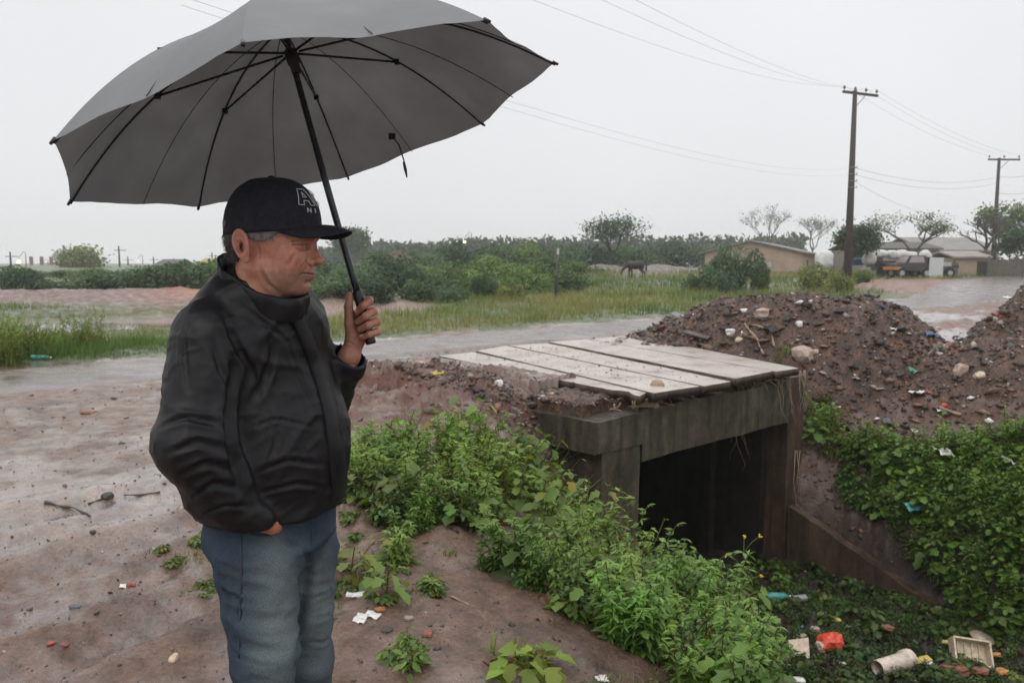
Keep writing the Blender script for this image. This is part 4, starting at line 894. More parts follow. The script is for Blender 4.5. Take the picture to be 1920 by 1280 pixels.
for k, (y_, z_) in enumerate(((.60, 268), (.565, 285))):
    A_ = pA + [-.2, 0, hA * y_]; wire(A_, D(300 + 40 * k, -20 + 30 * k, 9.0 + k), .75, f'{["upper", "lower"][k]} of the slack low wires crossing behind the umbrella', .0022)
    wire(pA + [.2, 0, hA * y_], pB + [0, 0, hB * (.84 - .05 * k)], .7, f'{["upper", "lower"][k]} of the slack low wires between the two poles', .009)
wire(pA + [.2, 0, hA * .53], D(1795, 405, 66), .6, 'slack service wire dropping from the near pole behind the spreading tree', .009)
wire(pB + [.2, 0, hB * .84], D(1960, 318, 80), .3, 'upper wire leaving the farther pole to the right', .014)
wire(pB + [.2, 0, hB * .70], D(1960, 352, 80), .3, 'lower wire leaving the farther pole to the right', .014)
# distant poles
def far_pole(px, top, d, label, group='distant poles behind the bushes'):
    x = (px - 960) / FPX * d * cc; gz = hz(x, d); Ht = D(px, top, d)[2] - gz
    root = empty('utility_pole', (x, d, gz), label, 'pole', group)
    m = MB(); m.tube([(0, 0, 0), (0, 0, Ht)], [.18, .11], 6); m.build('mast', M_pole, root)
    m = MB(); m.box((.2, 0, Ht - .7), (2.0, .1, .1)); m.build('crossarm', M_pole, root); return x, gz, Ht
for px, top, d, lab in ((20, 472, 120, 'thin distant pole at the left edge beside the white lamp'), (148, 476, 160, 'thin distant pole between the pale bare tree and the yellowish tree'), (224, 461, 130, 'tallest distant pole right of the yellowish tree'),
                        (240, 481, 170, 'short distant pole just right of the tallest distant one'), (288, 481, 175, 'short distant pole over the middle of the bushes behind the pond'), (326, 484, 150, 'short distant pole next to the man\'s back'),
                        (398, 473, 160, 'left of two distant poles close to the jacket collar'), (405, 478, 170, 'right of two distant poles close to the jacket collar'), (826, 462, 150, 'thin distant pole above the middle of the hedge')):
    far_pole(px, top, d, lab)
def emit(name, c, s):
    m, nt, b = material(name); b.inputs['Base Color'].default_value = (.8, .7, .5, 1); b.inputs['Emission Color'].default_value = c; b.inputs['Emission Strength'].default_value = s; return m
M_lw = emit('lamp_glow_white', (1, .80, .45, 1), 2.2); M_lo = emit('lamp_glow_orange', (1, .38, .15, 1), 1.6)
def lamp(px, py, d, mat, label, r=.5):
    r *= .7; P = D(px, py, d); gz = hz(P[0], P[1]); root = empty('street_lamp', (P[0], P[1], gz), label, 'street lamp', 'lit street lamps far away')
    m = MB(); m.tube([(1.2, 0, 0), (1.2, 0, P[2] - gz + 1.4), (.9, 0, P[2] - gz + 1.7), (0, 0, P[2] - gz + .6)], [.08, .06, .04, .04], 6); m.build('pole', M_pole, root)
    m = MB(); z = P[2] - gz; m.tube([(0, 0, z - r), (0, 0, z - r * .6), (0, 0, z), (0, 0, z + r * .6), (0, 0, z + r * .9)], [r * .1, r * .8, r, r * .7, r * .1], 10); m.build('lamp_head', mat, root, True)
for a in ((35, 491, 130, M_lw, 'white glowing street lamp at the far left', .42), (80, 500, 170, M_lo, 'orange glowing street lamp above the long white building', .45), (161, 499, 128, M_lo, 'orange glowing street lamp in front of the yellowish tree', .3), (258, 490, 190, M_lo, 'faint pinkish street lamp right of the tallest distant pole', .3),
          (683, 458, 150, M_lw, 'yellow glowing street lamp right of the umbrella handle', .4), (871, 453, 140, M_lw, 'yellow glowing street lamp high above the hedge', .42), (423, 474, 120, M_lw, 'yellow glowing street lamp touching the back of the man\'s hair', .35)): lamp(*a)
# ================================================================ buildings
M_tan = simple('tan_plaster', (.42, .31, .235), .85, .12, 1.2, .2)
M_pale = simple('pale_plaster', (.5, .47, .43), .85, .12, 1.0, .2)
M_greyw = simple('grey_plaster', (.27, .235, .205), .85, .18, 1.0, .2)
M_dark = simple('dark_opening', (.03, .03, .03), .7, .2)
M_redw = simple('red_brown_paint', (.20, .12, .10), .8, .2, 1.5)
def corrugated(name, c):
    m, nt, b = material(name); p = pos(nt); n = noise_tex(nt, .8, 5, .6, p)
    nt.links.new(ramp_node(nt, n.outputs[0], [(.3, tuple(q * .75 for q in c) + (1,)), (.7, tuple(q * 1.15 for q in c) + (1,))]).outputs[0], b.inputs['Base Color']); b.inputs['Roughness'].default_value = .6
    w_ = nt.nodes.new('ShaderNodeTexWave'); w_.inputs['Scale'].default_value = 2.0; nt.links.new(p, w_.inputs['Vector']); bump(nt, b, w_.outputs['Fac'], .5, .05); return m
M_roof = corrugated('grey_fibre_cement_roof', (.24, .23, .215)); M_roofd = corrugated('dark_old_roof', (.075, .072, .055)); M_roofy = corrugated('yellow_roof', (.36, .30, .09))
def gable_house(name, corner_L, apex_px, corner_R, far_R, d, label, mat, roofm, depth_back):
    """gable wall faces the camera; ridge runs back and right"""
    pass
def shed():
    d = 80; PL = D(1322, 474, d + 2); PA = D(1408, 453, d + .8); PR = D(1503, 471, d); gz = .55
    back = np.array([7.6, 16.0, 0]) ; L, A, R = [np.array(q) for q in (PL, PA, PR)]; L[2] = R[2] = min(L[2], R[2]) ; A[2] = PA[2]
    o0 = np.array([A[0], A[1], gz]); root = empty('shed', tuple(o0), 'long tan plastered shed with a low grey gable roof behind the bushes', 'shed')
    def q(P): return np.asarray(P, float) - o0
    Lb, Rb = L.copy(), R.copy(); Lb[2] = Rb[2] = gz - .4
    m = MB(); m.add([q(Lb), q(Rb), q(R), q(A), q(L), q(Lb + back), q(Rb + back), q(R + back), q(A + back), q(L + back)], [(0, 1, 2, 3, 4), (1, 6, 7, 2), (6, 5, 9, 8, 7), (5, 0, 4, 9)]); m.build('wall', M_tan, root)
    ux = (R - L); ux[2] = 0; ux /= np.linalg.norm(ux); ub = back / np.linalg.norm(back); m = MB(); th = .16
    def slope(P, Q_):   # eave P to ridge Q_
        dr = (P - Q_) / np.linalg.norm(P - Q_); E0 = P + dr * .5 - ub * .4; E1 = P + dr * .5 + back + ub * .4; R0 = Q_ - ub * .4; R1 = Q_ + back + ub * .4; up_ = np.array([0, 0, th])
        m.add([q(E0) + [0, 0, .03], q(E1) + [0, 0, .03], q(R1) + [0, 0, .03], q(R0) + [0, 0, .03], q(E0) + up_, q(E1) + up_, q(R1) + up_, q(R0) + up_], [(0, 1, 2, 3), (4, 7, 6, 5), (0, 4, 5, 1), (1, 5, 6, 2), (2, 6, 7, 3), (3, 7, 4, 0)])
    slope(L, A); slope(R, A); m.build('roof', M_roof, root)
    W0 = D(1437, 488, d - .1); m = MB(); 
    W0[1] = d - .05 + .05; pw = L + (R - L) * .62; pw[2] = 1.35
    m.box(q(pw) - [0, .12, 0], (1.3, .1, .5), rotm(rz=math.atan2(ux[1], ux[0]))); m.build('window', M_pale, root)
    pw = R + back * .35; pw[2] = 1.35; m = MB(); m.box(q(pw), (1.2, .12, 1.0), rotm(rz=math.atan2(back[1], back[0]))); m.build('window', M_dark, root)
shed()
def box_house(name, x0px, x1px, topy, d, depth_, label, mat, roofm=None, rooftop=None, gz=None, cat='building', over=.3, group=None, openings=()):
    x0 = (x0px - 960) / FPX * d * cc; x1 = (x1px - 960) / FPX * d * cc; cx = (x0 + x1) / 2; gz = hz(cx, d) if gz is None else gz; zt = D(x0px, topy, d)[2] - gz; W = x1 - x0
    root = empty(name, (cx, d, gz), label, cat, group); m = MB(); m.box((0, depth_ / 2, zt / 2 - .2), (W, depth_, zt + .4)); m.build('wall', mat, root)
    if roofm:
        zr = D(x0px, rooftop, d + depth_ / 2)[2] - gz if rooftop else zt + .15; m = MB(); e_ = over
        m.add([(-W / 2 - e_, -e_, zt + .01), (W / 2 + e_, -e_, zt + .01), (W / 2 + e_, depth_ / 2, zr), (-W / 2 - e_, depth_ / 2, zr), (W / 2 + e_, depth_ + e_, zt + .01), (-W / 2 - e_, depth_ + e_, zt + .01), (-W / 2 - e_, -e_, zt + .15), (W / 2 + e_, -e_, zt + .15), (W / 2 + e_, depth_ / 2, zr + .14), (-W / 2 - e_, depth_ / 2, zr + .14), (W / 2 + e_, depth_ + e_, zt + .15), (-W / 2 - e_, depth_ + e_, zt + .15)],
              [(0, 3, 2, 1), (3, 5, 4, 2), (6, 7, 8, 9), (9, 8, 10, 11), (0, 1, 7, 6), (5, 11, 10, 4), (1, 2, 8, 7), (2, 4, 10, 8), (0, 6, 9, 3), (3, 9, 11, 5)]); m.build('roof', roofm, root)
    for (kind_, fx, w_, z0, z1, mm) in openings:
        m = MB(); m.box((W * (fx - .5), -.03, (z0 + z1) / 2), (w_, .1, z1 - z0)); m.build(kind_, mm, root)
    return root
box_house('building', 1738, 1872, 471, 88, 12, 'wide grey brown building with a pale grey roof behind the farther pole', M_greyw, M_roof, 447, openings=(('window', .3, 1.2, 1.2, 2.1, M_dark), ('window', .75, 1.2, 1.2, 2.1, M_dark)))
box_house('shed', 1615, 1760, 468, 84, 8, 'long low dark roofed shed behind the loaded truck', M_greyw, M_roofd, 456, openings=(('door', .2, 1.2, 0, 2.0, M_dark),))
box_house('shack', 1790, 1850, 484, 66, 4, 'small tan shack with a patched mottled roof beside the board fence', M_tan, corrugated('patched_roof', (.33, .29, .27)), 474, openings=(('door', .86, .8, 0, 1.25, M_dark),))
box_house('building', 50, 125, 508, 190, 10, 'long low white building with red brown columns far behind the pond', M_greyw, M_roof, 503, openings=tuple(('column', f, .9, 0, 2.0, M_redw) for f in (.12, .38, .62, .86)) )
box_house('apartment_block', 84, 118, 494, 330, 12, 'faint pale apartment block on the horizon behind the white building', simple('hazy_plaster', (.45, .46, .47), .9, .1, .3), M_roof, 492)
box_house('house', 368, 406, 500, 90, 7, 'house with a bright yellow roof behind the man\'s collar', M_pale, M_roofy, 486)
box_house('house', 290, 326, 500, 95, 6, 'house with a dark green brown roof left of the man', M_greyw, M_roofd, 488)
def hut():
    d = 100; x = (745 - 960) / FPX * d * cc; gz = hz(x, d); root = empty('hut', (x, d, gz), 'brown hut whose pointed roof rises above the hedge', 'hut'); zt = D(745, 484, d)[2] - gz; za = D(745, 469, d)[2] - gz
    m = MB(); m.box((0, 0, zt / 2), (2.6, 2.6, zt)); m.build('wall', M_board, root)
    m = MB(); q = 1.9; m.add([(-q, -q, zt - .15), (q, -q, zt - .15), (q, q, zt - .15), (-q, q, zt - .15), (-.3, 0, za), (.3, 0, za)], [(0, 1, 5, 4), (1, 2, 5), (2, 3, 4, 5), (3, 0, 4), (0, 3, 2, 1)]); m.build('roof', simple('brown_thatch', (.08, .055, .04), .9, .3, 3, .4), root)
hut()
# board fence and vehicles
def fence(px0, px1, top, d, label):
    x0 = (px0 - 960) / FPX * d * cc; x1 = (px1 - 960) / FPX * d * cc; gz = hz((x0 + x1) / 2, d); zt = D(px0, top, d)[2] - gz
    root = empty('fence', (x0, d, gz), label, 'fence', 'board fences along the far road'); rng = np.random.default_rng(int(px0)); x = 0; m = MB()
    while x < x1 - x0: w_ = rng.uniform(.14, .24); h_ = zt * rng.uniform(.86, 1.06); m.box((x + w_ / 2, rng.normal(0, .012), h_ / 2 - .05), (w_ * .93, .03, h_ + .1)); x += w_
    m.build('panel', M_board, root)
    for k in range(int((x1 - x0) / 2.2) + 1):
        m = MB(); m.box((k * 2.2, .12, zt / 2), (.12, .12, zt + .1)); m.build('post', M_board, root)
fence(1762, 1792, 489, 65, 'grey board fence left of the tan shack'); fence(1856, 1925, 482, 63, 'tall weathered board fence right of the tan shack')
M_bag = simple('white_woven_bag', (.62, .61, .60), .6, .12, 2.5, .5, .05, 5)
def bag(px, py, d, r, label, sq=(1, 1, .9), mat=None, group='white bulk bags loaded on the truck', cat='bag'):
    P = D(px, py, d); n1, n2 = 14, 20; V = []
    for i in range(n1 + 1):
        a = math.pi * i / n1
        for k in range(n2):
            b_ = 2 * math.pi * k / n2; u = np.array([math.sin(a) * math.cos(b_), math.sin(a) * math.sin(b_), math.cos(a)]); rr_ = r * (1 + .16 * float(vnoise(u[0] * 2 + px, u[1] * 2, u[2] * 2, seed=4)))
            V.append(np.sign(u) * np.abs(u) ** .8 * rr_ * np.array(sq))
    F = [(i * n2 + k, (i + 1) * n2 + k, (i + 1) * n2 + (k + 1) % n2, i * n2 + (k + 1) % n2) for i in range(n1) for k in range(n2)]
    return tag(mesh_obj('bulk_bag', np.array(V), F, mat or M_bag, None, True, loc=tuple(P)), label, cat, group)
for a in ((1652, 476, 60, .42, 'leftmost white bag on the loaded truck', (1.1, 1, .7)), (1672, 477, 60, .40, 'second white bag from the left on the loaded truck', (1, 1, .8)), (1690, 478, 60, .45, 'broad white bag in the middle of the loaded truck', (1.1, 1, .8)), (1708, 480, 60.3, .42, 'white bag behind the tree trunk on the loaded truck', (1, 1, .9)), (1735, 481, 60, .45, 'rightmost white bag on the loaded truck', (.9, 1, 1.0))): bag(*a)
bag(1630, 485, 57, .45, 'round white bag on its own left of the truck', (1, 1, .95), group=None)
bag(1545, 487, 70, .9, 'white covered heap beside the small dark tree', (.8, 1, .9), group=None)
M_veh = simple('dark_truck_paint', (.035, .03, .035), .35, .2, 3, 0); M_glass = simple('dusty_windscreen', (.30, .25, .26), .15, .1, bumps=0); M_or = simple('orange_bumper', (.55, .22, .05), .5, .1); M_tyre = simple('tyre_rubber', (.02, .02, .02), .85, .2); M_chr = simple('dull_silver_panel', (.42, .43, .44), .35, .1, metal=.5)
def truck():
    d = 59; x = (1706 - 960) / FPX * d * cc; gz = hz(x, d); root = empty('truck', (x, d, gz), 'old dark truck with dusty windscreen and orange bumper loaded with white bags', 'truck')
    m = MB(); V = [(-1.45, -.9, .55), (1.3, -.9, .55), (1.3, .9, .55), (-1.45, .9, .55), (-1.45, -.88, 1.0), (-.65, -.85, 1.1), (-.35, -.75, 1.65), (.75, -.75, 1.65), (1.3, -.85, 1.1), (-1.45, .88, 1.0), (-.65, .85, 1.1), (-.35, .75, 1.65), (.75, .75, 1.65), (1.3, .85, 1.1)]
    m.add(V, [(0, 4, 5, 8, 1), (5, 6, 7, 8), (3, 2, 13, 10, 9), (10, 13, 12, 11), (0, 3, 9, 4), (4, 9, 10, 5), (5, 10, 11, 6), (6, 11, 12, 7), (7, 12, 13, 8), (8, 13, 2, 1), (0, 1, 2, 3)]); m.build('body', M_veh, root)
    m = MB(); m.add([(-.69, -.78, 1.13), (-.69, .78, 1.13), (-.41, .7, 1.6), (-.41, -.7, 1.6)], [(0, 1, 2, 3)]); m.add([(-.5, -.865, 1.14), (.65, -.88, 1.14), (.6, -.78, 1.6), (-.28, -.78, 1.6)], [(0, 1, 2, 3)]); m.build('windscreen', M_glass, root)
    m = MB(); m.box((-1.5, 0, .72), (.12, 1.8, .22)); m.box((-1.3, -.93, .72), (.5, .06, .22)); m.build('bumper', M_or, root)
    m = MB(); m.box((2.2, 0, .85), (1.9, 1.8, .16)); m.box((1.0, .0, 1.28), (.2, 1.8, .5)); m.build('load_bed', M_veh, root)
    m = MB(); m.box((2.0, -.95, 1.02), (1.1, .05, .3)); m.build('side_panel', M_chr, root)
    for wx in (-1.0, .8, 2.5):
        for sy in (-.85, .85):
            m = MB(); m.tube([(wx, sy - .12, .38), (wx, sy + .12, .38)], .38, 14); wh = m.build('wheel', M_tyre, root); m = MB(); m.tube([(wx, sy - .13, .38), (wx, sy + .13, .38)], .18, 10); m.build('rim', M_chr, wh)
truck()
def trailer():
    d = 61.5; x = (1668 - 960) / FPX * d * cc; gz = hz(x, d); root = empty('cart', (x, d, gz), 'dark flat cart under the left white bags behind the truck', 'cart')
    m = MB(); m.box((0, 0, 1.2), (3.2, 1.7, .12)); m.box((0, 0, .95), (3.0, 1.5, .3)); m.build('deck', M_veh, root)
    for wx in (-.9, .9):
        m = MB(); m.tube([(wx, -.9, .42), (wx, -.68, .42)], .42, 14); m.build('wheel', M_tyre, root)
trailer()
def panel():
    P = D(1755, 502, 58); gz = hz(P[0], P[1]); m = MB(); m.box((0, 0, .75), (1.0, .06, 1.5), rotm(rx=.06)); m.box((0, .05, .75), (.9, .05, .08)); tag(m.build('leaning_panel', simple('white_sheet_metal', (.6, .61, .62), .5, .1), loc=(P[0], P[1], gz)), 'upright white sheet metal panel at the right end of the truck', 'panel')
panel()
def drum(px, py, label):
    P = D(px, py, 58); m = MB(); z = -.25; m.tube([(0, 0, z), (0, 0, z + .02), (0, 0, z + .16), (0, 0, z + .18), (0, 0, z + .32), (0, 0, z + .34), (0, 0, z + .46), (0, 0, z + .48)], [.44, .46, .44, .47, .44, .47, .44, .40], 16)
    tag(m.build('plastic_drum', simple('blue_plastic', (.03, .12, .28), .4, .1), None, True, loc=tuple(P)), label, 'drum', 'blue drums by the near pole')
drum(1607, 477, 'upper blue drum right of the near utility pole'); drum(1607, 491, 'lower blue drum right of the near utility pole')
# marker post in the meadow
def post():
    d = 36; x = (1043 - 960) / FPX * d * cc; gz = hz(x, d); Ht = D(1045, 466, d)[2] - gz; root = empty('marker_post', (x, d, gz), 'thin upright post with a dark wrapped lower half standing in the meadow', 'post')
    m = MB(); m.tube([(0, 0, 0), (.0, 0, Ht * .45)], [.09, .085], 8); m.build('base', M_veh, root); m = MB(); m.tube([(.0, 0, Ht * .4), (.07, 0, Ht * .9)], [.05, .05], 8); m.build('stake', M_board, root)
    m = MB(); m.tube([(.07, 0, Ht * .88), (.08, 0, Ht)], .055, 8); m.build('cap', simple('pale_paint', (.5, .5, .48), .6), root)
post()
# ================================================================ umbrella
M_um = None
def um_mat():
    m, nt, b = material('umbrella_fabric'); p = pos(nt); n = noise_tex(nt, 5, 4, .6, p)
    w1 = nt.nodes.new('ShaderNodeTexWave'); w1.inputs['Scale'].default_value = 260; nt.links.new(p, w1.inputs['Vector'])
    c = ramp_node(nt, n.outputs[0], [(.3, (.25, .257, .262, 1)), (.7, (.31, .316, .322, 1))]).outputs[0]
    nt.links.new(c, b.inputs['Base Color']); b.inputs['Roughness'].default_value = .42; b.inputs['Specular IOR Level'].default_value = .45
    fine = noise_tex(nt, 160, 3, .6, p); bump(nt, b, mixc(nt, .5, n.outputs[0], fine.outputs[0]), .25, .006)
    tr = nt.nodes.new('ShaderNodeBsdfTranslucent'); nt.links.new(mixc(nt, 1.0, c, ramp_node(nt, noise_tex(nt, 3.5, 6, .65, p).outputs[0], [(.3, (.22, .21, .218, 1)), (.7, (.46, .44, .452, 1))]).outputs[0], 'MULTIPLY'), tr.inputs[0])
    mx = nt.nodes.new('ShaderNodeMixShader'); mx.inputs[0].default_value = .42
    nt.links.new(b.outputs[0], mx.inputs[1]); nt.links.new(tr.outputs[0], mx.inputs[2]); nt.links.new(mx.outputs[0], nt.nodes['Material Output'].inputs[0]); return m
M_um = um_mat()
M_blk = simple('black_plastic', (.012, .012, .013), .35, .1, bumps=0); M_steel = simple('painted_steel_rod', (.02, .02, .022), .3, .1, bumps=0, metal=.3); M_shaft = simple('dark_grey_shaft', (.035, .037, .042), .25, .1, bumps=0, metal=.5)
UT = [D(px, py, y) for (px, py), y in zip([(100, 263), (131, 378), (372, 388), (652, 332), (905, 232), (1040, 118), (912, 38), (455, 80)], [1.522, 1.934, 2.374, 2.582, 2.437, 2.024, 1.585, 1.377])]
UC = np.mean(UT, 0); Un = np.array([-.27967, .05575, .95848]); UH = .265; URUN = .195
def umbrella():
    root = empty('umbrella', tuple(UC), 'large open dark grey umbrella held up by the man in the black jacket', 'umbrella')
    T = [t - UC for t in UT]; top = Un * UH
    def prof(q): return UH * (1 - q ** 2.15)
    def rib_pt(k, q):       # q 0 at crown, 1 at tip
        t = T[k % 8]; tp = t - Un * (t @ Un); return tp * (math.sin(q * 1.15) / math.sin(1.15)) + Un * (prof(math.sin(q * 1.15) / math.sin(1.15)) + (t @ Un) * q)
    nq, nf = 26, 16; V = []; F = []; 
    for k in range(8):
        base = len(V)
        for i in range(nq + 1):
            q = i / nq; A, B = rib_pt(k, q), rib_pt(k + 1, q)
            for j in range(nf + 1):
                f = j / nf; P = A * (1 - f) + B * f; w_ = 4 * f * (1 - f)
                ctr = Un * (P @ Un); P = P - (P - ctr) * (.014 * w_ * q ** 4) - Un * .010 * w_ * math.sin(q * 3.0)
                P = P + Un * .0035 * float(vnoise(P[0] * 14 + k, P[1] * 14, P[2] * 14, seed=3)) * w_ + Un * .004 * w_ * math.sin(f * 9 + k) * q ** 3 + Un * .0022 * math.sin(f * 50 + k) * max(0, math.sin(math.pi * f)) ** .3 * math.exp(-min(f, 1 - f) * 7) * q ** 2
                V.append(P)
        for i in range(nq):
            for j in range(nf):
                a = base + i * (nf + 1) + j; F.append((a, a + nf + 1, a + nf + 2, a + 1))
    mesh_obj('canopy', np.array(V), F, M_um, root, True)
    for k in range(8):       # ribs, hem stitches, stretchers, tip caps
        m = MB(); pts = [rib_pt(k, q) - Un * .006 for q in np.linspace(.03, 1.0, 16)]; m.tube(pts, [.0027] * 10 + [.0024] * 6, 6); m.build('rib', M_steel, root, True)
        m = MB(); j_ = rib_pt(k, .46) - Un * .008; m.tube([Un * URUN + (j_ - Un * URUN) * .06, j_], .003, 6); s_ = m.build('stretcher', M_steel, root, True)
        m = MB(); m.box(j_, (.012, .012, .014)); m.build('joint', M_blk, s_)
        m = MB(); d_ = (rib_pt(k, 1) - rib_pt(k, .96)); d_ /= np.linalg.norm(d_); t = rib_pt(k, 1); m.tube([t - d_ * .006, t + d_ * .010], [.004, .0032], 6); m.build('rib_tip', M_steel, root, True)
    for k in range(8):
        m = MB(); pts = [(rib_pt(k, q) + rib_pt(k + 1, q)) / 2 * 1.0 - Un * (.0015 + .010 * math.sin(q * 3.0)) - Un * .0065 for q in np.linspace(.08, .975, 24)]; m.tube(pts, .0011, 4); m.build('seam', M_steel, root, True)
    hb = D(696, 645, 1.95) - UC; ht = D(668.5, 543, 1.955) - UC; ax = (ht - hb) / np.linalg.norm(ht - hb)
    mid = ht * .5 + top * .5 - Un * .02 + np.array([-.004, 0, 0])
    q = np.linspace(0, 1, 12)[:, None]; curve = (1 - q) ** 2 * (ht - ax * .02) + 2 * q * (1 - q) * mid + q ** 2 * top
    m = MB(); m.tube(list(curve), [.0085] * 6 + [.0078] * 6, 12); m.build('shaft', M_shaft, root, True)
    m = MB(); R_ = Un * URUN; m.tube([R_ - Un * .05, R_ - Un * .03, R_ - Un * .028, R_ + Un * .006, R_ + Un * .008], [.012, .012, .015, .017, .010], 12); m.build('runner', M_blk, root, True)
    m = MB(); m.tube([top - Un * .01, top + Un * .006, top + Un * .008, top + Un * .05], [.02, .016, .008, .004], 10); m.build('ferrule', M_blk, root, True)
    L = np.linalg.norm(ht - hb); m = MB(); pr = [(-.0, .010), (.002, .0128), (.010, .0135), (.014, .0125), (L * .2, .0118), (L * .5, .0122), (L * .80, .0120), (L * .86, .0135), (L * .9, .0128), (L * .93, .0135), (L * .97, .0125), (L, .010)]
    m.tube([hb + ax * a for a, r in pr], [r for a, r in pr], 16); m.build('handle', M_blk, root, True)
    # closing strap hanging from the far hem
    a0 = D(735, 256, 2.42) - UC; a1 = D(748, 272, 2.42) - UC; a2 = D(757, 300, 2.42) - UC; a3 = D(763, 333, 2.42) - UC
    m = MB(); m.box(a0, (.02, .008, .018)); m.tube([a0, a1, a2, D(758, 306, 2.42) - UC], .0022, 5); m.tube([D(757, 304, 2.42) - UC, D(760, 318, 2.42) - UC, a3], [.004, .005, .002], 5); m.build('strap', M_blk, root)
umbrella()
# ================================================================ the man
def nets(f, lo, h):
    """surface nets on a scalar grid: vertices and quads"""
    s = f < 0; nx, ny, nz = f.shape
    cnt = np.zeros((nx - 1, ny - 1, nz - 1), np.int8); acc = np.zeros((nx - 1, ny - 1, nz - 1, 3), np.float32)
    for ax in range(3):
        for a in (0, 1):
            for b in (0, 1):
                o1 = [0, 0, 0]; oth = [i for i in range(3) if i != ax]; o1[oth[0]] = a; o1[oth[1]] = b; o2 = list(o1); o2[ax] = 1
                sl1 = tuple(slice(o, o + n - 1) for o, n in zip(o1, (nx, ny, nz))); sl2 = tuple(slice(o, o + n - 1) for o, n in zip(o2, (nx, ny, nz)))
                f1, f2 = f[sl1], f[sl2]; cr = s[sl1] != s[sl2]; t = np.where(cr, f1 / np.where(cr, f1 - f2, 1), 0)
                cnt += cr; P = np.zeros(acc.shape, np.float32); P[..., oth[0]] = a; P[..., oth[1]] = b; P[..., ax] = t; acc += P * cr[..., None]
    act = cnt > 0; idx = -np.ones(act.shape, np.int64); idx[act] = np.arange(act.sum())
    I = np.argwhere(act); V = (I + acc[act] / cnt[act][:, None]) * h + np.asarray(lo)
    Fq = []
    for ax in range(3):
        oth = [i for i in range(3) if i != ax]; sl = [slice(1, -1)] * 3; sl[ax] = slice(0, -1)
        A = s[tuple(sl)]; sl2 = list(sl); sl2[ax] = slice(1, None); B = s[tuple(sl2)]
        if ax != 0 or True:
            E_ = np.argwhere(A != B); 
            if not len(E_): continue
            e0 = E_.copy(); e0[:, oth[0]] += 1; e0[:, oth[1]] += 1
            inside = A[tuple(E_.T)]
            def cell(da, db):
                c = e0.copy(); c[:, oth[0]] -= da; c[:, oth[1]] -= db; return idx[tuple(c.T)]
            q = np.stack([cell(1, 1), cell(0, 1), cell(0, 0), cell(1, 0)], 1)
            if ax == 1: inside = ~inside
            q[~inside] = q[~inside][:, ::-1]; Fq.append(q)
    return V, np.concatenate(Fq)
def grid(lo, hi, h):
    lo = np.asarray(lo, float); n = [int(math.ceil((b - a) / h)) + 1 for a, b in zip(lo, hi)]
    return np.meshgrid(*[(lo[i] + np.arange(n[i]) * h).astype(np.float32) for i in range(3)], indexing='ij')
def smin(a, b, k):
    h = np.clip(.5 + .5 * (b - a) / k, 0, 1); return b * (1 - h) + a * h - k * h * (1 - h)
def smax(a, b, k): return -smin(-a, -b, k)
class S:
    def __init__(s, X, Y, Z): s.X, s.Y, s.Z = X, Y, Z
    def ell(s, c, r, B=None):
        x, y, z = s.X - c[0], s.Y - c[1], s.Z - c[2]
        if B is not None:
            B = np.asarray(B, np.float32); x, y, z = (x * B[0][0] + y * B[0][1] + z * B[0][2], x * B[1][0] + y * B[1][1] + z * B[1][2], x * B[2][0] + y * B[2][1] + z * B[2][2])
        k0 = np.sqrt((x / r[0]) ** 2 + (y / r[1]) ** 2 + (z / r[2]) ** 2); k1 = np.sqrt((x / r[0] ** 2) ** 2 + (y / r[1] ** 2) ** 2 + (z / r[2] ** 2) ** 2) + 1e-9
        return k0 * (k0 - 1) / k1
    def cap(s, a, b, r0, r1=None):
        r1 = r0 if r1 is None else r1; a = np.asarray(a, float); b = np.asarray(b, float); d = b - a; L = d @ d + 1e-12
        t = np.clip(((s.X - a[0]) * d[0] + (s.Y - a[1]) * d[1] + (s.Z - a[2]) * d[2]) / L, 0, 1)
        return np.sqrt((s.X - a[0] - t * d[0]) ** 2 + (s.Y - a[1] - t * d[1]) ** 2 + (s.Z - a[2] - t * d[2]) ** 2) - (r0 + (r1 - r0) * t)
    def plane(s, p, n): n = np.asarray(n, float) / np.linalg.norm(n); return (s.X - p[0]) * n[0] + (s.Y - p[1]) * n[1] + (s.Z - p[2]) * n[2]
def densify(pl, step=4):
    out = []
    for a, b in zip(pl[:-1], pl[1:]):
        n = max(1, int(math.dist(a, b) / step)); out += [(a[0] + (b[0] - a[0]) * k / n, a[1] + (b[1] - a[1]) * k / n) for k in range(n)]
    out.append(pl[-1]); P = np.array(out, float)
    for _ in range(3): P[1:-1] = (P[:-2] + 2 * P[1:-1] + P[2:]) / 4
    return P
def vnormals(V, F):
    a, b, c, d = (V[F[:, i]] for i in range(4)); n = np.cross(c - a, d - b); N_ = np.zeros_like(V)
    for i in range(4): np.add.at(N_, F[:, i], n)
    return N_ / (np.linalg.norm(N_, axis=1, keepdims=True) + 1e-12)
def creases(V, Nn, folds, hitf, dirs=1):
    """valleys with the cloth standing up on both sides"""
    off = np.zeros(len(V))
    for pl, r in folds:
        Q = np.array([hitf(*q) for q in densify(pl, 4 if r > .0035 else 1.5)])
        for _ in range(3): Q[1:-1] = (Q[:-2] + 2 * Q[1:-1] + Q[2:]) / 4
        n = len(Q); tt = np.linspace(0, 1, n); best = np.full(len(V), 1e9); bt = np.zeros(len(V))
        for k in range(n):
            d2 = ((V - Q[k]) ** 2).sum(1); m_ = d2 < best; best[m_] = d2[m_]; bt[m_] = tt[k]
        g = np.sqrt(best); A = r * (np.sin(np.pi * np.clip(bt * .94 + .03, 0, 1)) ** .8); w_ = r * (.8 + .2 * bt)
        off += -A * np.exp(-(g / w_) ** 2) + A * .55 * np.exp(-((g - 2.1 * w_) / (w_ * 1.1)) ** 2)
    return V + Nn * off[:, None]
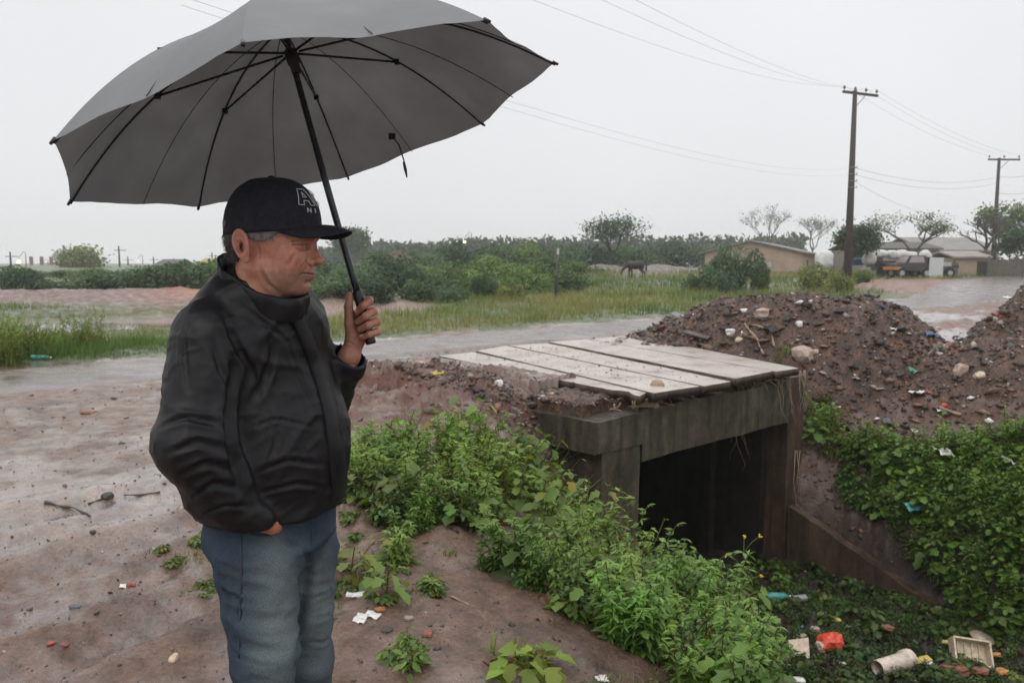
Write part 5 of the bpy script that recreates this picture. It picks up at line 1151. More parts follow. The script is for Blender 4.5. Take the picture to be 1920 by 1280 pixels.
def vhit(V):
    """photo pixel -> nearest visible vertex of a finished surface"""
    d = V - OO; dep = d @ FW; px = 960 + FPX * (d @ RT) / dep; py = 640 - FPX * (d @ UP) / dep
    def f(x, y):
        q = np.hypot(px - x, py - y); k = np.where(q < max(3.5, q.min() + 1.5))[0]; k = k[dep[k] < dep[k].min() + .012]; w_ = np.exp(-(q[k] / 1.3) ** 2) + 1e-9
        return (V[k] * w_[:, None]).sum(0) / w_.sum()
    return f
def near_line(V, pl, hitf, step=1.5):
    Q = np.array([hitf(*q) for q in densify(pl, step)]); Q[1:-1] = (Q[:-2] + Q[1:-1] + Q[2:]) / 3; b = np.full(len(V), 1e9)
    for q in Q: b = np.minimum(b, ((V - q) ** 2).sum(1))
    return np.sqrt(b)
# ---- frames
TY = 35; fT = np.array([math.cos(rad(TY)), -math.sin(rad(TY)), 0]); lT = np.array([math.sin(rad(TY)), math.cos(rad(TY)), 0]); BT = [fT, lT, np.array([0, 0, 1.])]
HY = 6; fH = np.array([math.cos(rad(HY)), -math.sin(rad(HY)), 0]); lH = np.array([math.sin(rad(HY)), math.cos(rad(HY)), 0]); HS = 1.03e-3
HC = D(520, 455, 1.79)
def head_w(P): P = np.asarray(P, float) * HS; return HC + P[..., :1] * fH + P[..., 1:2] * lH + P[..., 2:3] * np.array([0, 0, 1.])
def cranium(s, e=0): return s.ell((-13, 0, 34), (98 + e, 76 + e, 92 + e))
def head_sdf(X, Y, Z):
    Ys = np.abs(Y); s = S(X, Ys, Z)
    d = cranium(s)
    d = smin(d, s.ell((28, 0, -28), (54, 60, 78)), 22)
    d = smin(d, s.cap((-26, 52, -52), (40, 20, -92), 19, 17), 24)         # jaw
    d = smin(d, s.ell((10, 0, -80), (48, 48, 34)), 20)                    # full underside of the chin
    d = smin(d, s.ell((65, 0, 20), (25, 50, 18)), 12)                     # forehead
    d = smin(d, s.cap((82, 14, 12), (66, 47, 9), 6.5, 8), 8)               # brow
    d = smin(d, s.ell((46, 42, -34), (26, 20, 28)), 16)                   # cheek
    d = smin(d, s.ell((28, 44, -62), (28, 17, 26)), 16)                   # jowl
    d = smax(d, -s.ell((86, 36, -7), (24, 22, 12)), 8)                   # eye socket
    d = smin(d, s.ell((58, 37, -8), (17, 20, 13)), 3)                   # lids over the eyeball
    d = smin(d, s.cap((78, 20, -1.5), (56, 55, -3), 3.6), 3)                # heavy upper lid
    d = smin(d, s.cap((76, 23, -21), (58, 50, -17), 3.6), 5)              # bag below the eye
    d = smin(d, s.cap((73, 0, 4), (90, 0, -32), 6.2, 7.8), 4)             # nose bridge
    d = smin(d, s.ell((91, 0, -39), (13, 10.5, 9.5)), 3.5)
    d = smin(d, s.ell((77, 14, -42), (11.5, 7.5, 8.5)), 1.6)
    d = smax(d, -s.ell((83, 7.5, -49), (6, 3.2, 4)), 2)                   # nostril
    d = smin(d, s.ell((53, 0, -63), (25, 30, 24)), 12)                    # muzzle
    d = smin(d, s.cap((74.5, 4, -64), (62, 23, -67), 4.6, 3), 4)
    d = smin(d, s.cap((69.5, 3, -74.5), (59, 20, -73), 5.4, 3.4), 4)
    d = smin(d, s.ell((47, 0, -96), (21, 24, 17)), 10)                    # chin
    d = smax(d, -s.cap((71, 0, -84.5), (64, 14, -85), 2.2), 10)
    d = smin(d, s.cap((-34, 0, -50), (-40, 0, -175), 56, 62), 22)         # neck
    # ear
    u = np.array([-.24, .95, .08]); u /= np.linalg.norm(u); zx = np.array([-.34, -.05, 1.]); zx -= u * (zx @ u); zx /= np.linalg.norm(zx); vx = np.cross(zx, u)
    c = np.array([-41, 80, -9.]); p = [(X - c[0]) * a[0] + (Ys - c[1]) * a[1] + (Z - c[2]) * a[2] for a in (vx, u, zx)]
    ex, eu, ez = [q_ / .90 for q_ in p]; wv = 19 + 5 * np.clip(ez / 35, -1, .6)
    ring = np.sqrt((ex / wv) ** 2 + (ez / 37) ** 2); plate = np.maximum((ring - 1) * 18, np.abs(eu - 1.5) - 2.6)
    rim = np.sqrt(((ring - .88) * 20) ** 2 + ((eu - 6) * 1.0) ** 2) - 4.6; rim = np.where(ez < -24, rim + (-24 - ez) * .5, rim)
    lob = np.sqrt((ex / 10) ** 2 + ((ez + 30) / 11) ** 2 + ((eu - 4) / 5) ** 2) * 5 - 5
    anti = np.sqrt(((np.sqrt(((ex - 1) / 11) ** 2 + ((ez + 1) / 19) ** 2) - 1) * 10) ** 2 + (eu - 5) ** 2) - 2.8; anti = np.where(ex > 6, anti + (ex - 6), anti)
    root_ = s.ell((-35, 70, -8), (11, 11, 22))
    ear = smin(smin(smin(plate, rim, 2.5), lob, 4), anti, 2); ear = smin(ear, root_, 5)
    conch = np.sqrt(((ex - 2.5) / 9.5) ** 2 + ((ez + 2) / 14) ** 2 + ((eu - 7) / 10) ** 2) * 9 - 9
    return smax(smin(d, ear, 3), -conch, 2.0)
def build_head():
    lo, hi, h = (-128, -100, -150), (112, 100, 60), 2.0
    X, Y, Z = grid(lo, hi, h); f = head_sdf(X, Y, Z).astype(np.float32)
    f = f + .25 * vnoise(X / 9, Y / 9, Z / 9, seed=2).astype(np.float32) + .15 * vnoise(X / 4, Y / 4, Z / 4, seed=4).astype(np.float32)
    V, F = nets(f, lo, h); x, y, z = V.T; ya = np.abs(y)
    g = lambda cx, cy, cz, r: np.exp(-(((x - cx) ** 2 + (ya - cy) ** 2 + (z - cz) ** 2) / r ** 2))
    C = np.tile(np.array([.50, .235, .155]), (len(V), 1))
    def mix(m, q):
        m = np.clip(m, 0, 1)[:, None]; C[:] = C * (1 - m) + np.array(q) * m
    mix(.55 * g(52, 46, -34, 30), (.42, .15, .105)); mix(.6 * g(90, 0, -38, 17), (.42, .14, .10)); mix(.5 * g(-42, 82, -8, 34), (.44, .15, .115)); mix(.35 * sstep(-100, -130, z), (.33, .13, .09))
    st = sstep(-52, -66, z + 6 * vnoise(x / 8, y / 8, z / 8)) * sstep(-30, 10, x) * (x > -30); mix(.6 * st, (.21, .145, .115)); mix(.35 * g(70, 10, -56, 14), (.22, .15, .12))
    mix(.75 * np.exp(-(((z + 69.5) / 7) ** 2 + ((ya / 24) ** 4))) * (x > 58), (.36, .13, .11))
    brow = np.exp(-(((z - 8 - .05 * ya) / 4.5) ** 2)) * (ya > 12) * (ya < 52) * (x > 58); mix(.6 * brow * (.7 + .4 * vnoise(x / 3, y / 3, z)), (.10, .075, .06))
    ec = np.exp(-(((x + 37) / 9) ** 2 + ((z + 11) / 13) ** 2)) * (ya > 66) * (ya < 86); mix(.75 * ec, (.15, .05, .04)); fos = np.exp(-(((np.sqrt(((x + 42 + .26 * (z + 9)) / 15) ** 2 + ((z + 7) / 29) ** 2) - .92) / .12) ** 2)) * (ya > 74) * (x > -62); mix(.35 * fos, (.2, .07, .055))  # hollows of the ear redder and darker, their shade put into the colour
    mix(.25 * fbm(x / 14, y / 14, z / 14, seed=8) + .1, (.36, .16, .11)); mix(.16 * (vnoise(x / 5, y / 5, z / 5, seed=9) > .3), (.30, .12, .085))
    W_ = head_w(V).astype(float); hf_ = vhit(W_); Nn = vnormals(W_, F)
    lines = [([(548, 459), (556, 458.5), (566, 459), (575, 457.5), (581, 455.5)], .0019, 1.0, (.015, .01, .008)), ([(547, 453), (556, 450.5), (567, 450), (578, 451)], .0019, .6, (.17, .07, .055)), ([(552, 466), (560, 469), (570, 469.5), (579, 467)], .0019, .35, (.24, .10, .08)),
             ([(573, 489), (567, 497), (562, 507)], .0028, .45, (.26, .11, .09)), ([(562, 513.5), (567, 512.6), (575, 513), (584, 514.5), (589, 514.5)], .0022, .95, (.06, .02, .018)), ([(575, 481), (573, 487), (574, 493), (579, 497)], .0020, .6, (.18, .07, .055)), ([(580, 497.5), (586, 498.5)], .0018, .9, (.05, .02, .015)),
             ([(543, 456), (535, 452)], .0013, .3, (.24, .1, .08)), ([(543, 459), (534, 460)], .0013, .3, (.24, .1, .08)), ([(543, 462), (536, 467)], .0013, .3, (.24, .1, .08)), ([(572, 527), (579, 526), (584, 524)], .0030, .3, (.26, .11, .09)), ([(560, 517), (559, 526)], .0022, .35, (.25, .11, .09)),
             ([(487, 500), (500, 530), (522, 548)], .0050, .25, (.26, .12, .09)), ([(553, 475), (546, 486), (543, 498)], .0040, .2, (.34, .13, .10)), ([(484, 455), (486, 470), (487, 485)], .0022, .5, (.2, .08, .06))]
    for pl, r, a, q in lines:
        g_ = near_line(W_, pl, hf_); mix(a * np.exp(-(g_ / (r * .75)) ** 2), q)  # lash line drawn in, shade of the creases put into the skin colour
    W_ = creases(W_, Nn, [(pl, r) for pl, r, a, q in lines], hf_)
    return W_, F, C
def hand_left(s, d=None):
    """closed round the umbrella handle"""
    def W(px, py, y): return D(px, py, y)
    cs = []
    for (mcp, pip, dip, tip, r) in (((683, 566, 1.992), (692, 564, 1.945), (681, 573, 1.926), (670, 585, 1.936), .0100), ((688, 588, 1.995), (699, 584, 1.944), (685, 593, 1.922), (671, 603, 1.934), .0102),
                                    ((692, 608, 1.995), (706, 603, 1.944), (690, 610, 1.922), (675, 617, 1.934), .0100), ((694, 626, 1.992), (707, 622, 1.946), (693, 627, 1.926), (680, 632, 1.936), .0090)):
        a, b, c, e = [W(*q) for q in (mcp, pip, dip, tip)]
        f = s.cap(a, b, r * 1.12, r * 1.04); f = smin(f, s.cap(b, c, r * 1.04, r * .94), .003); f = smin(f, s.cap(c, e, r * .94, r * .80), .003); f = smin(f, s.ell(b, (r * 1.12,) * 3), .002); cs.append(f)
    fin = cs[0]
    for q in cs[1:]: fin = smin(fin, q, .0012)
    palm = s.cap(W(682, 572, 1.990), W(690, 622, 1.990), .014, .013)
    palm = smin(palm, s.cap(W(657, 590, 1.972), W(664, 632, 1.972), .014, .016), .014); palm = smin(palm, s.cap(W(672, 600, 1.985), W(676, 630, 1.98), .016, .016), .014)
    th = s.cap(W(662, 640, 1.962), W(656, 606, 1.950), .0175, .0135); th = smin(th, s.cap(W(656, 606, 1.950), W(653.5, 574, 1.944), .0130, .0108), .005); th = smin(th, s.cap(W(653.5, 574, 1.944), W(655, 553, 1.945), .0108, .0080), .003)
    palm = smin(palm, th, .008)
    wr = s.cap(W(668, 634, 1.972), W(655, 668, 1.965), .023, .024); palm = smin(palm, wr, .014); palm = smin(palm, s.cap(W(655, 668, 1.965), W(612, 752, 2.03), .027, .036), .01)
    h_ = smin(palm, fin, .003)
    for (a, b) in (((668, 648, 1.944), (650, 640, 1.944)),): h_ = smax(h_, -s.cap(W(*a), W(*b), .0012), .003)
    return h_
def hand_right(s):
    W = D
    h_ = s.cap(W(455, 945, 1.72), W(490, 968, 1.712), .026, .028); h_ = smin(h_, s.cap(W(490, 968, 1.712), W(510, 984, 1.728), .025, .021), .02)
    for k, (x, y) in enumerate(((525, 1003), (520, 1012), (512, 1018), (504, 1020))): h_ = smin(h_, s.cap(W(507 - 4 * k, 985, 1.728), W(x, y, 1.768), .0100, .009), .004)
    return smin(h_, s.cap(W(505, 972, 1.715), W(522, 990, 1.755), .012, .010), .005)
def skin_mat():
    m, nt, b = material('skin'); p = pos(nt); c = attr(nt, 'tint').outputs['Color']; n = noise_tex(nt, 90, 4, .6, p)
    c = mixc(nt, 1.0, c, ramp_node(nt, n.outputs[0], [(.3, (.85, .82, .8, 1)), (.7, (1.1, 1.1, 1.1, 1))]).outputs[0], 'MULTIPLY')
    nt.links.new(c, b.inputs['Base Color']); b.inputs['Roughness'].default_value = .42; b.inputs['Subsurface Weight'].default_value = .12; b.inputs['Subsurface Radius'].default_value = (.010, .004, .002); b.inputs['Subsurface Scale'].default_value = .6
    b.inputs['Specular IOR Level'].default_value = .45
    bump(nt, b, noise_tex(nt, 420, 3, .6, p).outputs[0], .12, .0012); return m
M_skin = skin_mat()
PB = np.array([D(500, 900, 1.87)[0], 1.87, hz(D(500, 900, 1.87)[0], 1.87)])
man = empty('person', tuple(PB), 'man in black jacket, jeans and cap holding the open umbrella, right hand in pocket', 'person')
def rel(V): return np.asarray(V) - PB
def sdf_mesh(fn, lo, hi, h):
    X, Y, Z = grid(lo, hi, h); f = fn(S(X, Y, Z)).astype(np.float32); return nets(f, lo, h)
# body: head, hands and the limbs under the clothes as one surface
KN_R, KN_L = D(497, 1228, 1.76), D(574, 1228, 1.98)
HIP_R, HIP_L = D(482, 1030, 1.80), D(560, 1030, 1.99)
def ankle(k, dx, dy): return np.array([k[0] + dx, k[1] + dy, PB[2] + .09])
AN_R, AN_L = ankle(KN_R, .0, .0), ankle(KN_L, .0, .0)
def core(s):
    d = s.ell(D(490, 660, 1.86), (.10, .15, .20), BT); d = smin(d, s.ell(D(515, 830, 1.87), (.13, .15, .18), BT), .06); d = smin(d, s.ell(D(508, 1000, 1.88), (.11, .14, .10), BT), .05)
    for (a, b, c) in ((HIP_R, KN_R, AN_R), (HIP_L, KN_L, AN_L)): d = smin(d, s.cap(a, b, .07, .05), .04); d = smin(d, s.cap(b, c, .048, .035), .02)
    d = smin(d, s.cap(D(400, 635, 1.76), D(365, 838, 1.68), .038, .034), .04); d = smin(d, s.cap(D(365, 838, 1.68), D(455, 950, 1.715), .034, .028), .02)
    d = smin(d, s.cap(D(560, 610, 2.01), D(612, 752, 2.03), .05, .04), .04); d = smin(d, s.cap(D(612, 752, 2.03), D(650, 680, 1.968), .04, .03), .02)
    return smin(d, s.cap(D(480, 560, 1.82), D(487, 640, 1.86), .055, .07), .05)
Vh, Fh, Ch = build_head()
hand_c = np.array([.40, .19, .135])
def hand_part(fn, lo, hi):
    V, F = sdf_mesh(fn, lo, hi, .0018); n = fbm(V[:, 0] * 60, V[:, 1] * 60, V[:, 2] * 60, seed=5)[:, None]; C = hand_c * (1 + .22 * n); C = C * (1 - .0 * n); return V, F, C
a = D(665, 605, 1.96); Vl, Fl, Cl = hand_part(hand_left, a - [.07, .06, .20], a + [.075, .10, .085])
kn = np.exp(-((Vl[:, 0] - D(703, 600, 1.945)[0]) / .012) ** 2)[:, None]; Cl = Cl * (1 - .35 * kn) + np.array([.45, .16, .12]) * .35 * kn
a = D(495, 985, 1.72); Vr, Fr, Cr = hand_part(hand_right, a - [.08, .06, .07], a + [.08, .08, .08]); Cr = Cr * [1.15, 1.0, .85]
Vc, Fc = sdf_mesh(core, (-.95, 1.5, PB[2] - .02), (-.25, 2.2, 1.62), .014)
VV = np.concatenate([Vh, Vl, Vr, Vc]); FF = np.concatenate([Fh, Fl + len(Vh), Fr + len(Vh) + len(Vl), Fc + len(Vh) + len(Vl) + len(Vr)])
mesh_obj('body', rel(VV), FF, M_skin, man, True, {'tint': np.concatenate([Ch, Cl, Cr, np.tile(hand_c, (len(Vc), 1))])})
# nails
m = MB()
M_nail = simple('fingernail', (.46, .28, .21), .3, .05, bumps=0)
for (px, py, y) in ((667.5, 583.5, 1.927), (676.5, 629.5, 1.929)):
    m = MB(); c = D(px, py, y); m.tube([c + [-.004, .0015, -.003], c + [0, -.0015, 0], c + [.004, .0015, .003]], [.0020, .0036, .0020], 8); m.build('fingernail', M_nail, man, True, loc=tuple(-PB))
# hair
def hair_sdf(X, Y, Z):
    s = S(X, np.abs(Y), Z); st = .9 * vnoise(X / 3.5, Y / 3.5, Z / 16, seed=7).astype(np.float32) + .7 * vnoise(X / 9, Y / 9, Z / 30, seed=8).astype(np.float32)
    d = smin(cranium(s, 4.5), s.ell((-52, 0, -8), (52, 64, 46)), 18) + st
    back = np.maximum(X + 60 - .25 * (Z + 20), -(Z + 46 + 4 * st + .15 * (X + 60)))      # behind the ear
    side = np.maximum(np.maximum(X - 27 + .5 * (Z - 28), -X - 44), np.maximum(-(Z - 2 - .012 * (X + 8) ** 2) - 1.6 * st, 44 - np.abs(Y)))
    over = 16 - Z + 0 * X
    reg = np.minimum(np.minimum(back, side), np.maximum(over, X - 10)); reg = np.maximum(reg, Z - 48)
    return np.maximum(d, reg)
X, Y, Z = grid((-128, -90, -60), (40, 90, 52), 2.0); V, F = nets(hair_sdf(X, Y, Z).astype(np.float32), (-128, -90, -60), 2.0)
x, y, z = V.T; gr = np.clip(.55 * (x > -45) + .4 * fbm(x / 5, y / 5, z / 18, seed=9) + .12, 0, 1)[:, None]; C = np.array([.030, .026, .024]) * (1 - gr) + np.array([.24, .23, .22]) * gr
M_hair = scatter_mat('greying_hair', .5)
Vw = head_w(V); hs = [Vw]; hf = [F]; hc = [C]; n0 = len(Vw)
rng = np.random.default_rng(3)      # short strands that break up the outline
sel = rng.choice(np.where((z < 20) & (z > -50))[0], 1500); base = V[sel]; outw = base - np.array([-20, 0, 0]); outw /= np.linalg.norm(outw, axis=1, keepdims=True)
dn = np.array([-.25, 0, -1.0]) + outw * .28 + rng.normal(0, .14, (len(sel), 3)); A = base - dn * 3; B = base + dn * rng.uniform(5, 10, (len(sel), 1)) + outw * 1.2
Vs, Fs, k = sticks(A, B, np.full(len(sel), .65), np.full(len(sel), .15)); Q = np.concatenate([Fs]); hs.append(head_w(Vs)); hc.append(np.repeat(C[sel] * rng.uniform(.6, 1.6, (len(sel), 1)), k, 0))
# eyebrow and stubble hairs on the near side
def surf_x(y, z):
    xs = np.arange(95, 20, -.6); f = head_sdf(xs.astype(float), np.full(len(xs), y), np.full(len(xs), z)); k = int(np.argmax(f < 0)); return xs[k]
bp = []
for _ in range(130):
    yy = -rng.uniform(17, 56); zz = 9.5 - .06 * abs(abs(yy) - 34) + rng.normal(0, 1.6); bp.append((surf_x(yy, zz), yy, zz))
bp = np.array(bp); dd = np.c_[rng.normal(-.5, .2, len(bp)), -np.ones(len(bp)) * .9, rng.normal(.15, .3, len(bp))]; A = bp; B = bp + dd * rng.uniform(3, 6, (len(bp), 1)) + [1.2, -.6, 0]
Vs, Fs, k = sticks(A, B, np.full(len(bp), .38), np.full(len(bp), .12)); n1_ = sum(len(q) for q in hs); hs.append(head_w(Vs)); hc.append(np.tile([.07, .055, .045], (len(Vs), 1)))
mesh_obj('hair', rel(np.concatenate(hs)), [F, np.concatenate([Q + n0, Fs + n1_])], M_hair, man, True, {'tint': np.concatenate(hc)})
# ---- cap
def cap_pt(th, e):       # th: turn from the front towards his right; e: 0 at the band, 1 at the button
    r = (1 - e ** 2.5) ** (1 / 2.5) if e < 1 else 0
    zb = 22 + 5 * math.cos(th) ; x = -9 + 106 * r * math.cos(th); y = -85 * r * math.sin(th); return np.array([x, y, zb + (139 - zb) * e])
def cap_pt_r(th, q):     # q: 1 at the band, 0 at the top, even steps along the arc
    a = q * math.pi / 2; cr, sr = math.sin(a), math.cos(a); L = (cr ** 2.5 + sr ** 2.5) ** (1 / 2.5); r, e = cr / L, sr / L; zb = 20 + 6 * math.cos(th)
    return np.array([-9 + 106 * r * math.cos(th), -85 * r * math.sin(th), zb + (139 - zb) * e])
M_cap = simple('navy_black_cotton', (.014, .014, .021), .8, .2, 60, .35, .0006, 900, spec=.3)
nth, nq = 96, 30; V = []; F = []
for i in range(nq + 1):
    q = i / nq
    for k in range(nth):
        th = 2 * math.pi * k / nth; P = cap_pt_r(th, max(q, .004)); ctr = np.array([-9, 0, 40]); nn = (P - ctr) / np.linalg.norm(P - ctr)
        seam = min(abs((th / (math.pi / 3)) - round(th / (math.pi / 3))), 1) * math.pi / 3; P = P - nn * 1.1 * math.exp(-(seam * 90 * q / 1.6) ** 2) + nn * (.9 * float(vnoise(P[0] / 22, P[1] / 22, P[2] / 22, seed=6)))
        V.append(P)
for i in range(nq):
    for k in range(nth): F.append((i * nth + k, (i + 1) * nth + k, (i + 1) * nth + (k + 1) % nth, i * nth + (k + 1) % nth))
n0 = len(V)      # inner band turned under
for k in range(nth): P = cap_pt_r(2 * math.pi * k / nth, 1.0); V.append(P * [.97, .97, 1] + [0, 0, -.5])
for k in range(nth): F.append((nq * nth + k, n0 + k, n0 + (k + 1) % nth, nq * nth + (k + 1) % nth))
cap = mesh_obj('cap', rel(head_w(np.array(V))), F, M_cap, man, True)
m = MB(); bt = head_w(np.array([-9, 0, 139.])); m.tube([bt + [0, 0, -.001], bt + [0, 0, .002], bt + [0, 0, .004]], [.008, .0075, .003], 12); m.build('button', M_cap, cap, True, loc=(0, 0, 0)).location = tuple(-PB)
nu, nv = 40, 14; V = []; F = []
for side in (0, 1):
    for i in range(nu + 1):
        u = (i / nu * 2 - 1)
        for j in range(nv + 1):
            v = j / nv; th = -u * rad(64); P0 = cap_pt_r(th, 1.0) + [0, 0, 12 - 14 * u * u]; P0[0] -= 3
            out = 70 * (max(0, 1 - abs(u) ** 2.8)) ** .6 + .5; vo = v * out / 70; yy = P0[1] * (1 - .02 * v); P = np.array([P0[0] + out * v, yy, P0[2] - 16 * vo * vo + 3 * vo - 30 * u * u * vo])
            V.append(P - [0, 0, 2.6 * side])
nn_ = (nu + 1) * (nv + 1)
for i in range(nu):
    for j in range(nv): a = i * (nv + 1) + j; F.append((a, a + nv + 1, a + nv + 2, a + 1)); F.append(tuple(nn_ + q for q in (a, a + 1, a + nv + 2, a + nv + 1)))
for i in range(nu): a = i * (nv + 1) + nv; F.append((a, a + nv + 1, a + nv + 1 + nn_, a + nn_))
for i in (0, nu):
    for j in range(nv): a = i * (nv + 1) + j; F.append((a, a + 1, a + 1 + nn_, a + nn_))
mesh_obj('brim', rel(head_w(np.array(V))), F, M_cap, cap, True)
M_emb = simple('white_embroidery', (.55, .55, .56), .7, .1, 60, .3, .0004, 900)
def cap_uv(th_deg, zmm):
    th = rad(th_deg); zb = 20 + 6 * math.cos(th); e = (zmm - zb) / (139 - zb); r = (1 - e ** 2.5) ** .4; P = np.array([-9 + 106 * r * math.cos(th), -85 * r * math.sin(th), zmm]); nn = P - [-9, 0, 40]; return P + nn / np.linalg.norm(nn) * 1.6
def strokes(name, lines, r):
    m = MB()
    for ln in lines:
        pts = []
        for (a, b) in zip(ln[:-1], ln[1:]):
            for t in np.linspace(0, 1, 5)[:-1]: pts.append(cap_uv(a[0] * (1 - t) + b[0] * t, a[1] * (1 - t) + b[1] * t))
        pts.append(cap_uv(*ln[-1])); m.tube([head_w(p) for p in pts], r, 6)
    o = m.build(name, M_emb, cap, True); o.location = tuple(-PB); return o
T0, TZ = 39, 77      # left foot of the A
def A_(x, z): return (T0 - x, TZ + z)
strokes('embroidered_letter', [[A_(0, 0), A_(8.5, 0), A_(9.5, 9), A_(18, 9), A_(20, 0), A_(30, 0), A_(19.5, 33), A_(5.5, 33), A_(0, 0)], [A_(10, 16), A_(11.5, 27), A_(16.5, 16), A_(10, 16)]], .0009)
strokes('embroidered_letter', [[A_(52, 26), A_(46, 33), A_(36, 33), A_(31, 24), A_(31, 9), A_(36, 0), A_(46, 0), A_(52, 7), A_(46, 11), A_(43, 8), A_(38, 8), A_(37, 16), A_(38, 25), A_(43, 25), A_(46, 22), A_(52, 26)]], .0009)
strokes('embroidered_letter', [[A_(12, -15), A_(12, -6), A_(18, -15), A_(18, -6)]], .0011)
strokes('embroidered_letter', [[A_(27, -15), A_(27, -6)]], .0012)
# ---- jacket
def jacket_raw(s):
    d = s.ell(D(484, 655, 1.865), (.140, .195, .20), BT)
    d = smin(d, s.ell(D(518, 835, 1.865), (.165, .185, .22), BT), .07)
    d = smin(d, s.ell(D(508, 955, 1.87), (.158, .180, .10), BT), .04)
    d = smin(d, s.cap(D(488, 566, 1.83), D(484, 610, 1.85), .096, .12), .05)
    # near arm, hand in the pocket
    a = smin(s.cap(D(392, 628, 1.735), D(366, 832, 1.655), .078, .078), s.cap(D(366, 832, 1.655), D(452, 955, 1.70), .080, .052), .03)
    a = smin(a, s.ell(D(398, 925, 1.70), (.062, .05, .065)), .04)
    a = smin(a, s.cap(D(452, 955, 1.70), D(486, 972, 1.70), .045, .036), .02)
    d = smin(d, a, .014)
    b = smin(s.cap(D(548, 615, 2.0), D(608, 748, 2.03), .072, .066), s.cap(D(608, 748, 2.03), D(652, 676, 1.968), .062, .047), .03)
    return smin(d, b, .025)
HEMZ = D(500, 992, 1.70)[2]
fold_px = [  # creases as the photograph shows them on the near side; the number is their radius
    ([(442, 668), (436, 720), (430, 780), (436, 840), (448, 900), (462, 955)], 0.0135), ([(418, 590), (440, 640), (468, 690), (480, 740)], 0.0072), ([(398, 640), (412, 690), (430, 730)], 0.0072), ([(505, 610), (512, 660), (498, 710), (470, 760)], 0.0080),
    ([(352, 600), (345, 660), (352, 730)], 0.0064), ([(318, 640), (306, 700), (303, 760)], 0.0064), ([(298, 800), (345, 782), (400, 790), (428, 806)], 0.0064), ([(312, 850), (370, 828), (425, 842)], 0.0072), ([(328, 893), (390, 868), (440, 882)], 0.0072), ([(352, 938), (400, 905), (452, 915)], 0.0072),
    ([(372, 968), (420, 945), (470, 950)], 0.0056), ([(470, 800), (520, 785), (585, 800)], 0.0040), ([(478, 885), (540, 862), (604, 872)], 0.0056), ([(485, 925), (560, 905), (612, 915)], 0.0056), ([(540, 640), (560, 700), (588, 770)], 0.0048), ([(455, 575), (500, 610), (540, 640)], 0.0048), ([(498, 760), (520, 820), (500, 880)], 0.0048)]
def jac_hit(px, py, y0=1.45):
    r = ray(px, py); r = r / r[1]; ys = np.linspace(y0, 2.1, 400); P = OO + ys[:, None] * r
    d = jacket_raw(S(P[:, 0], P[:, 1], P[:, 2])); k = int(np.argmax(d < .0)); return P[k] if (d < 0).any() else P[-1]
def ridged(V, f, seed, k=(1, 1, 1), p=2.0):
    return (1 - np.abs(fbm(V[:, 0] * f * k[0] + V[:, 2] * f * .45, V[:, 1] * f * k[1], V[:, 2] * f * k[2] - V[:, 0] * f * .5, o=2, seed=seed)) * 2.2).clip(0, 1) ** p
def jacket_sdf(s, wr=True):
    d = jacket_raw(s)
    d = np.maximum(d, HEMZ - Z if False else (HEMZ - s.Z))
    pn = D(652, 676, 1.968) - D(608, 748, 2.03); pn /= np.linalg.norm(pn); pw = D(656, 668, 1.965); cut = s.plane(pw + pn * .006, pn)
    near = np.sqrt((s.X - pw[0]) ** 2 + (s.Y - pw[1]) ** 2 + (s.Z - pw[2]) ** 2) - .075; d = np.maximum(d, np.minimum(cut, 1e3) * (near < 0) + (near >= 0) * -1)
    d = smax(d, -s.cap(pw - pn * .03, pw + pn * .05, .036), .003)
    pn = D(486, 972, 1.70) - D(452, 955, 1.70); pn /= np.linalg.norm(pn); pw = D(488, 973, 1.70); near = np.sqrt((s.X - pw[0]) ** 2 + (s.Y - pw[1]) ** 2 + (s.Z - pw[2]) ** 2) - .05
    return d
def cloth_black():
    m, nt, b = material('black_nylon'); p = pos(nt); n = noise_tex(nt, 14, 5, .6, p); n2 = noise_tex(nt, 55, 4, .6, p)
    nt.links.new(ramp_node(nt, n.outputs[0], [(.3, (.006, .006, .0075, 1)), (.7, (.010, .010, .012, 1))]).outputs[0], b.inputs['Base Color']); b.inputs['Roughness'].default_value = .47
    b.inputs['Specular IOR Level'].default_value = .30
    bump(nt, b, mixc(nt, .35, n.outputs[0], n2.outputs[0]), .3, .006); return m
M_jk = cloth_black()
lo, hi = (-.98, 1.50, HEMZ - .02), (-.28, 2.20, 1.60); V, F = sdf_mesh(jacket_sdf, lo, hi, .0055)
Nn = vnormals(V, F)
V = creases(V, Nn, fold_px, jac_hit); V = V + vnormals(V, F) * (.0058 * ridged(V, 4.5, 21, (1, 1, 1.4), 3) + .0024 * ridged(V, 12, 22, (1, 1, 1.7), 3) + .0010 * ridged(V, 26, 24) + .004 * fbm(V[:, 0] * 6, V[:, 1] * 6, V[:, 2] * 9, seed=23) - .004)[:, None]
jacket = mesh_obj('jacket', rel(V), F, M_jk, man, True)
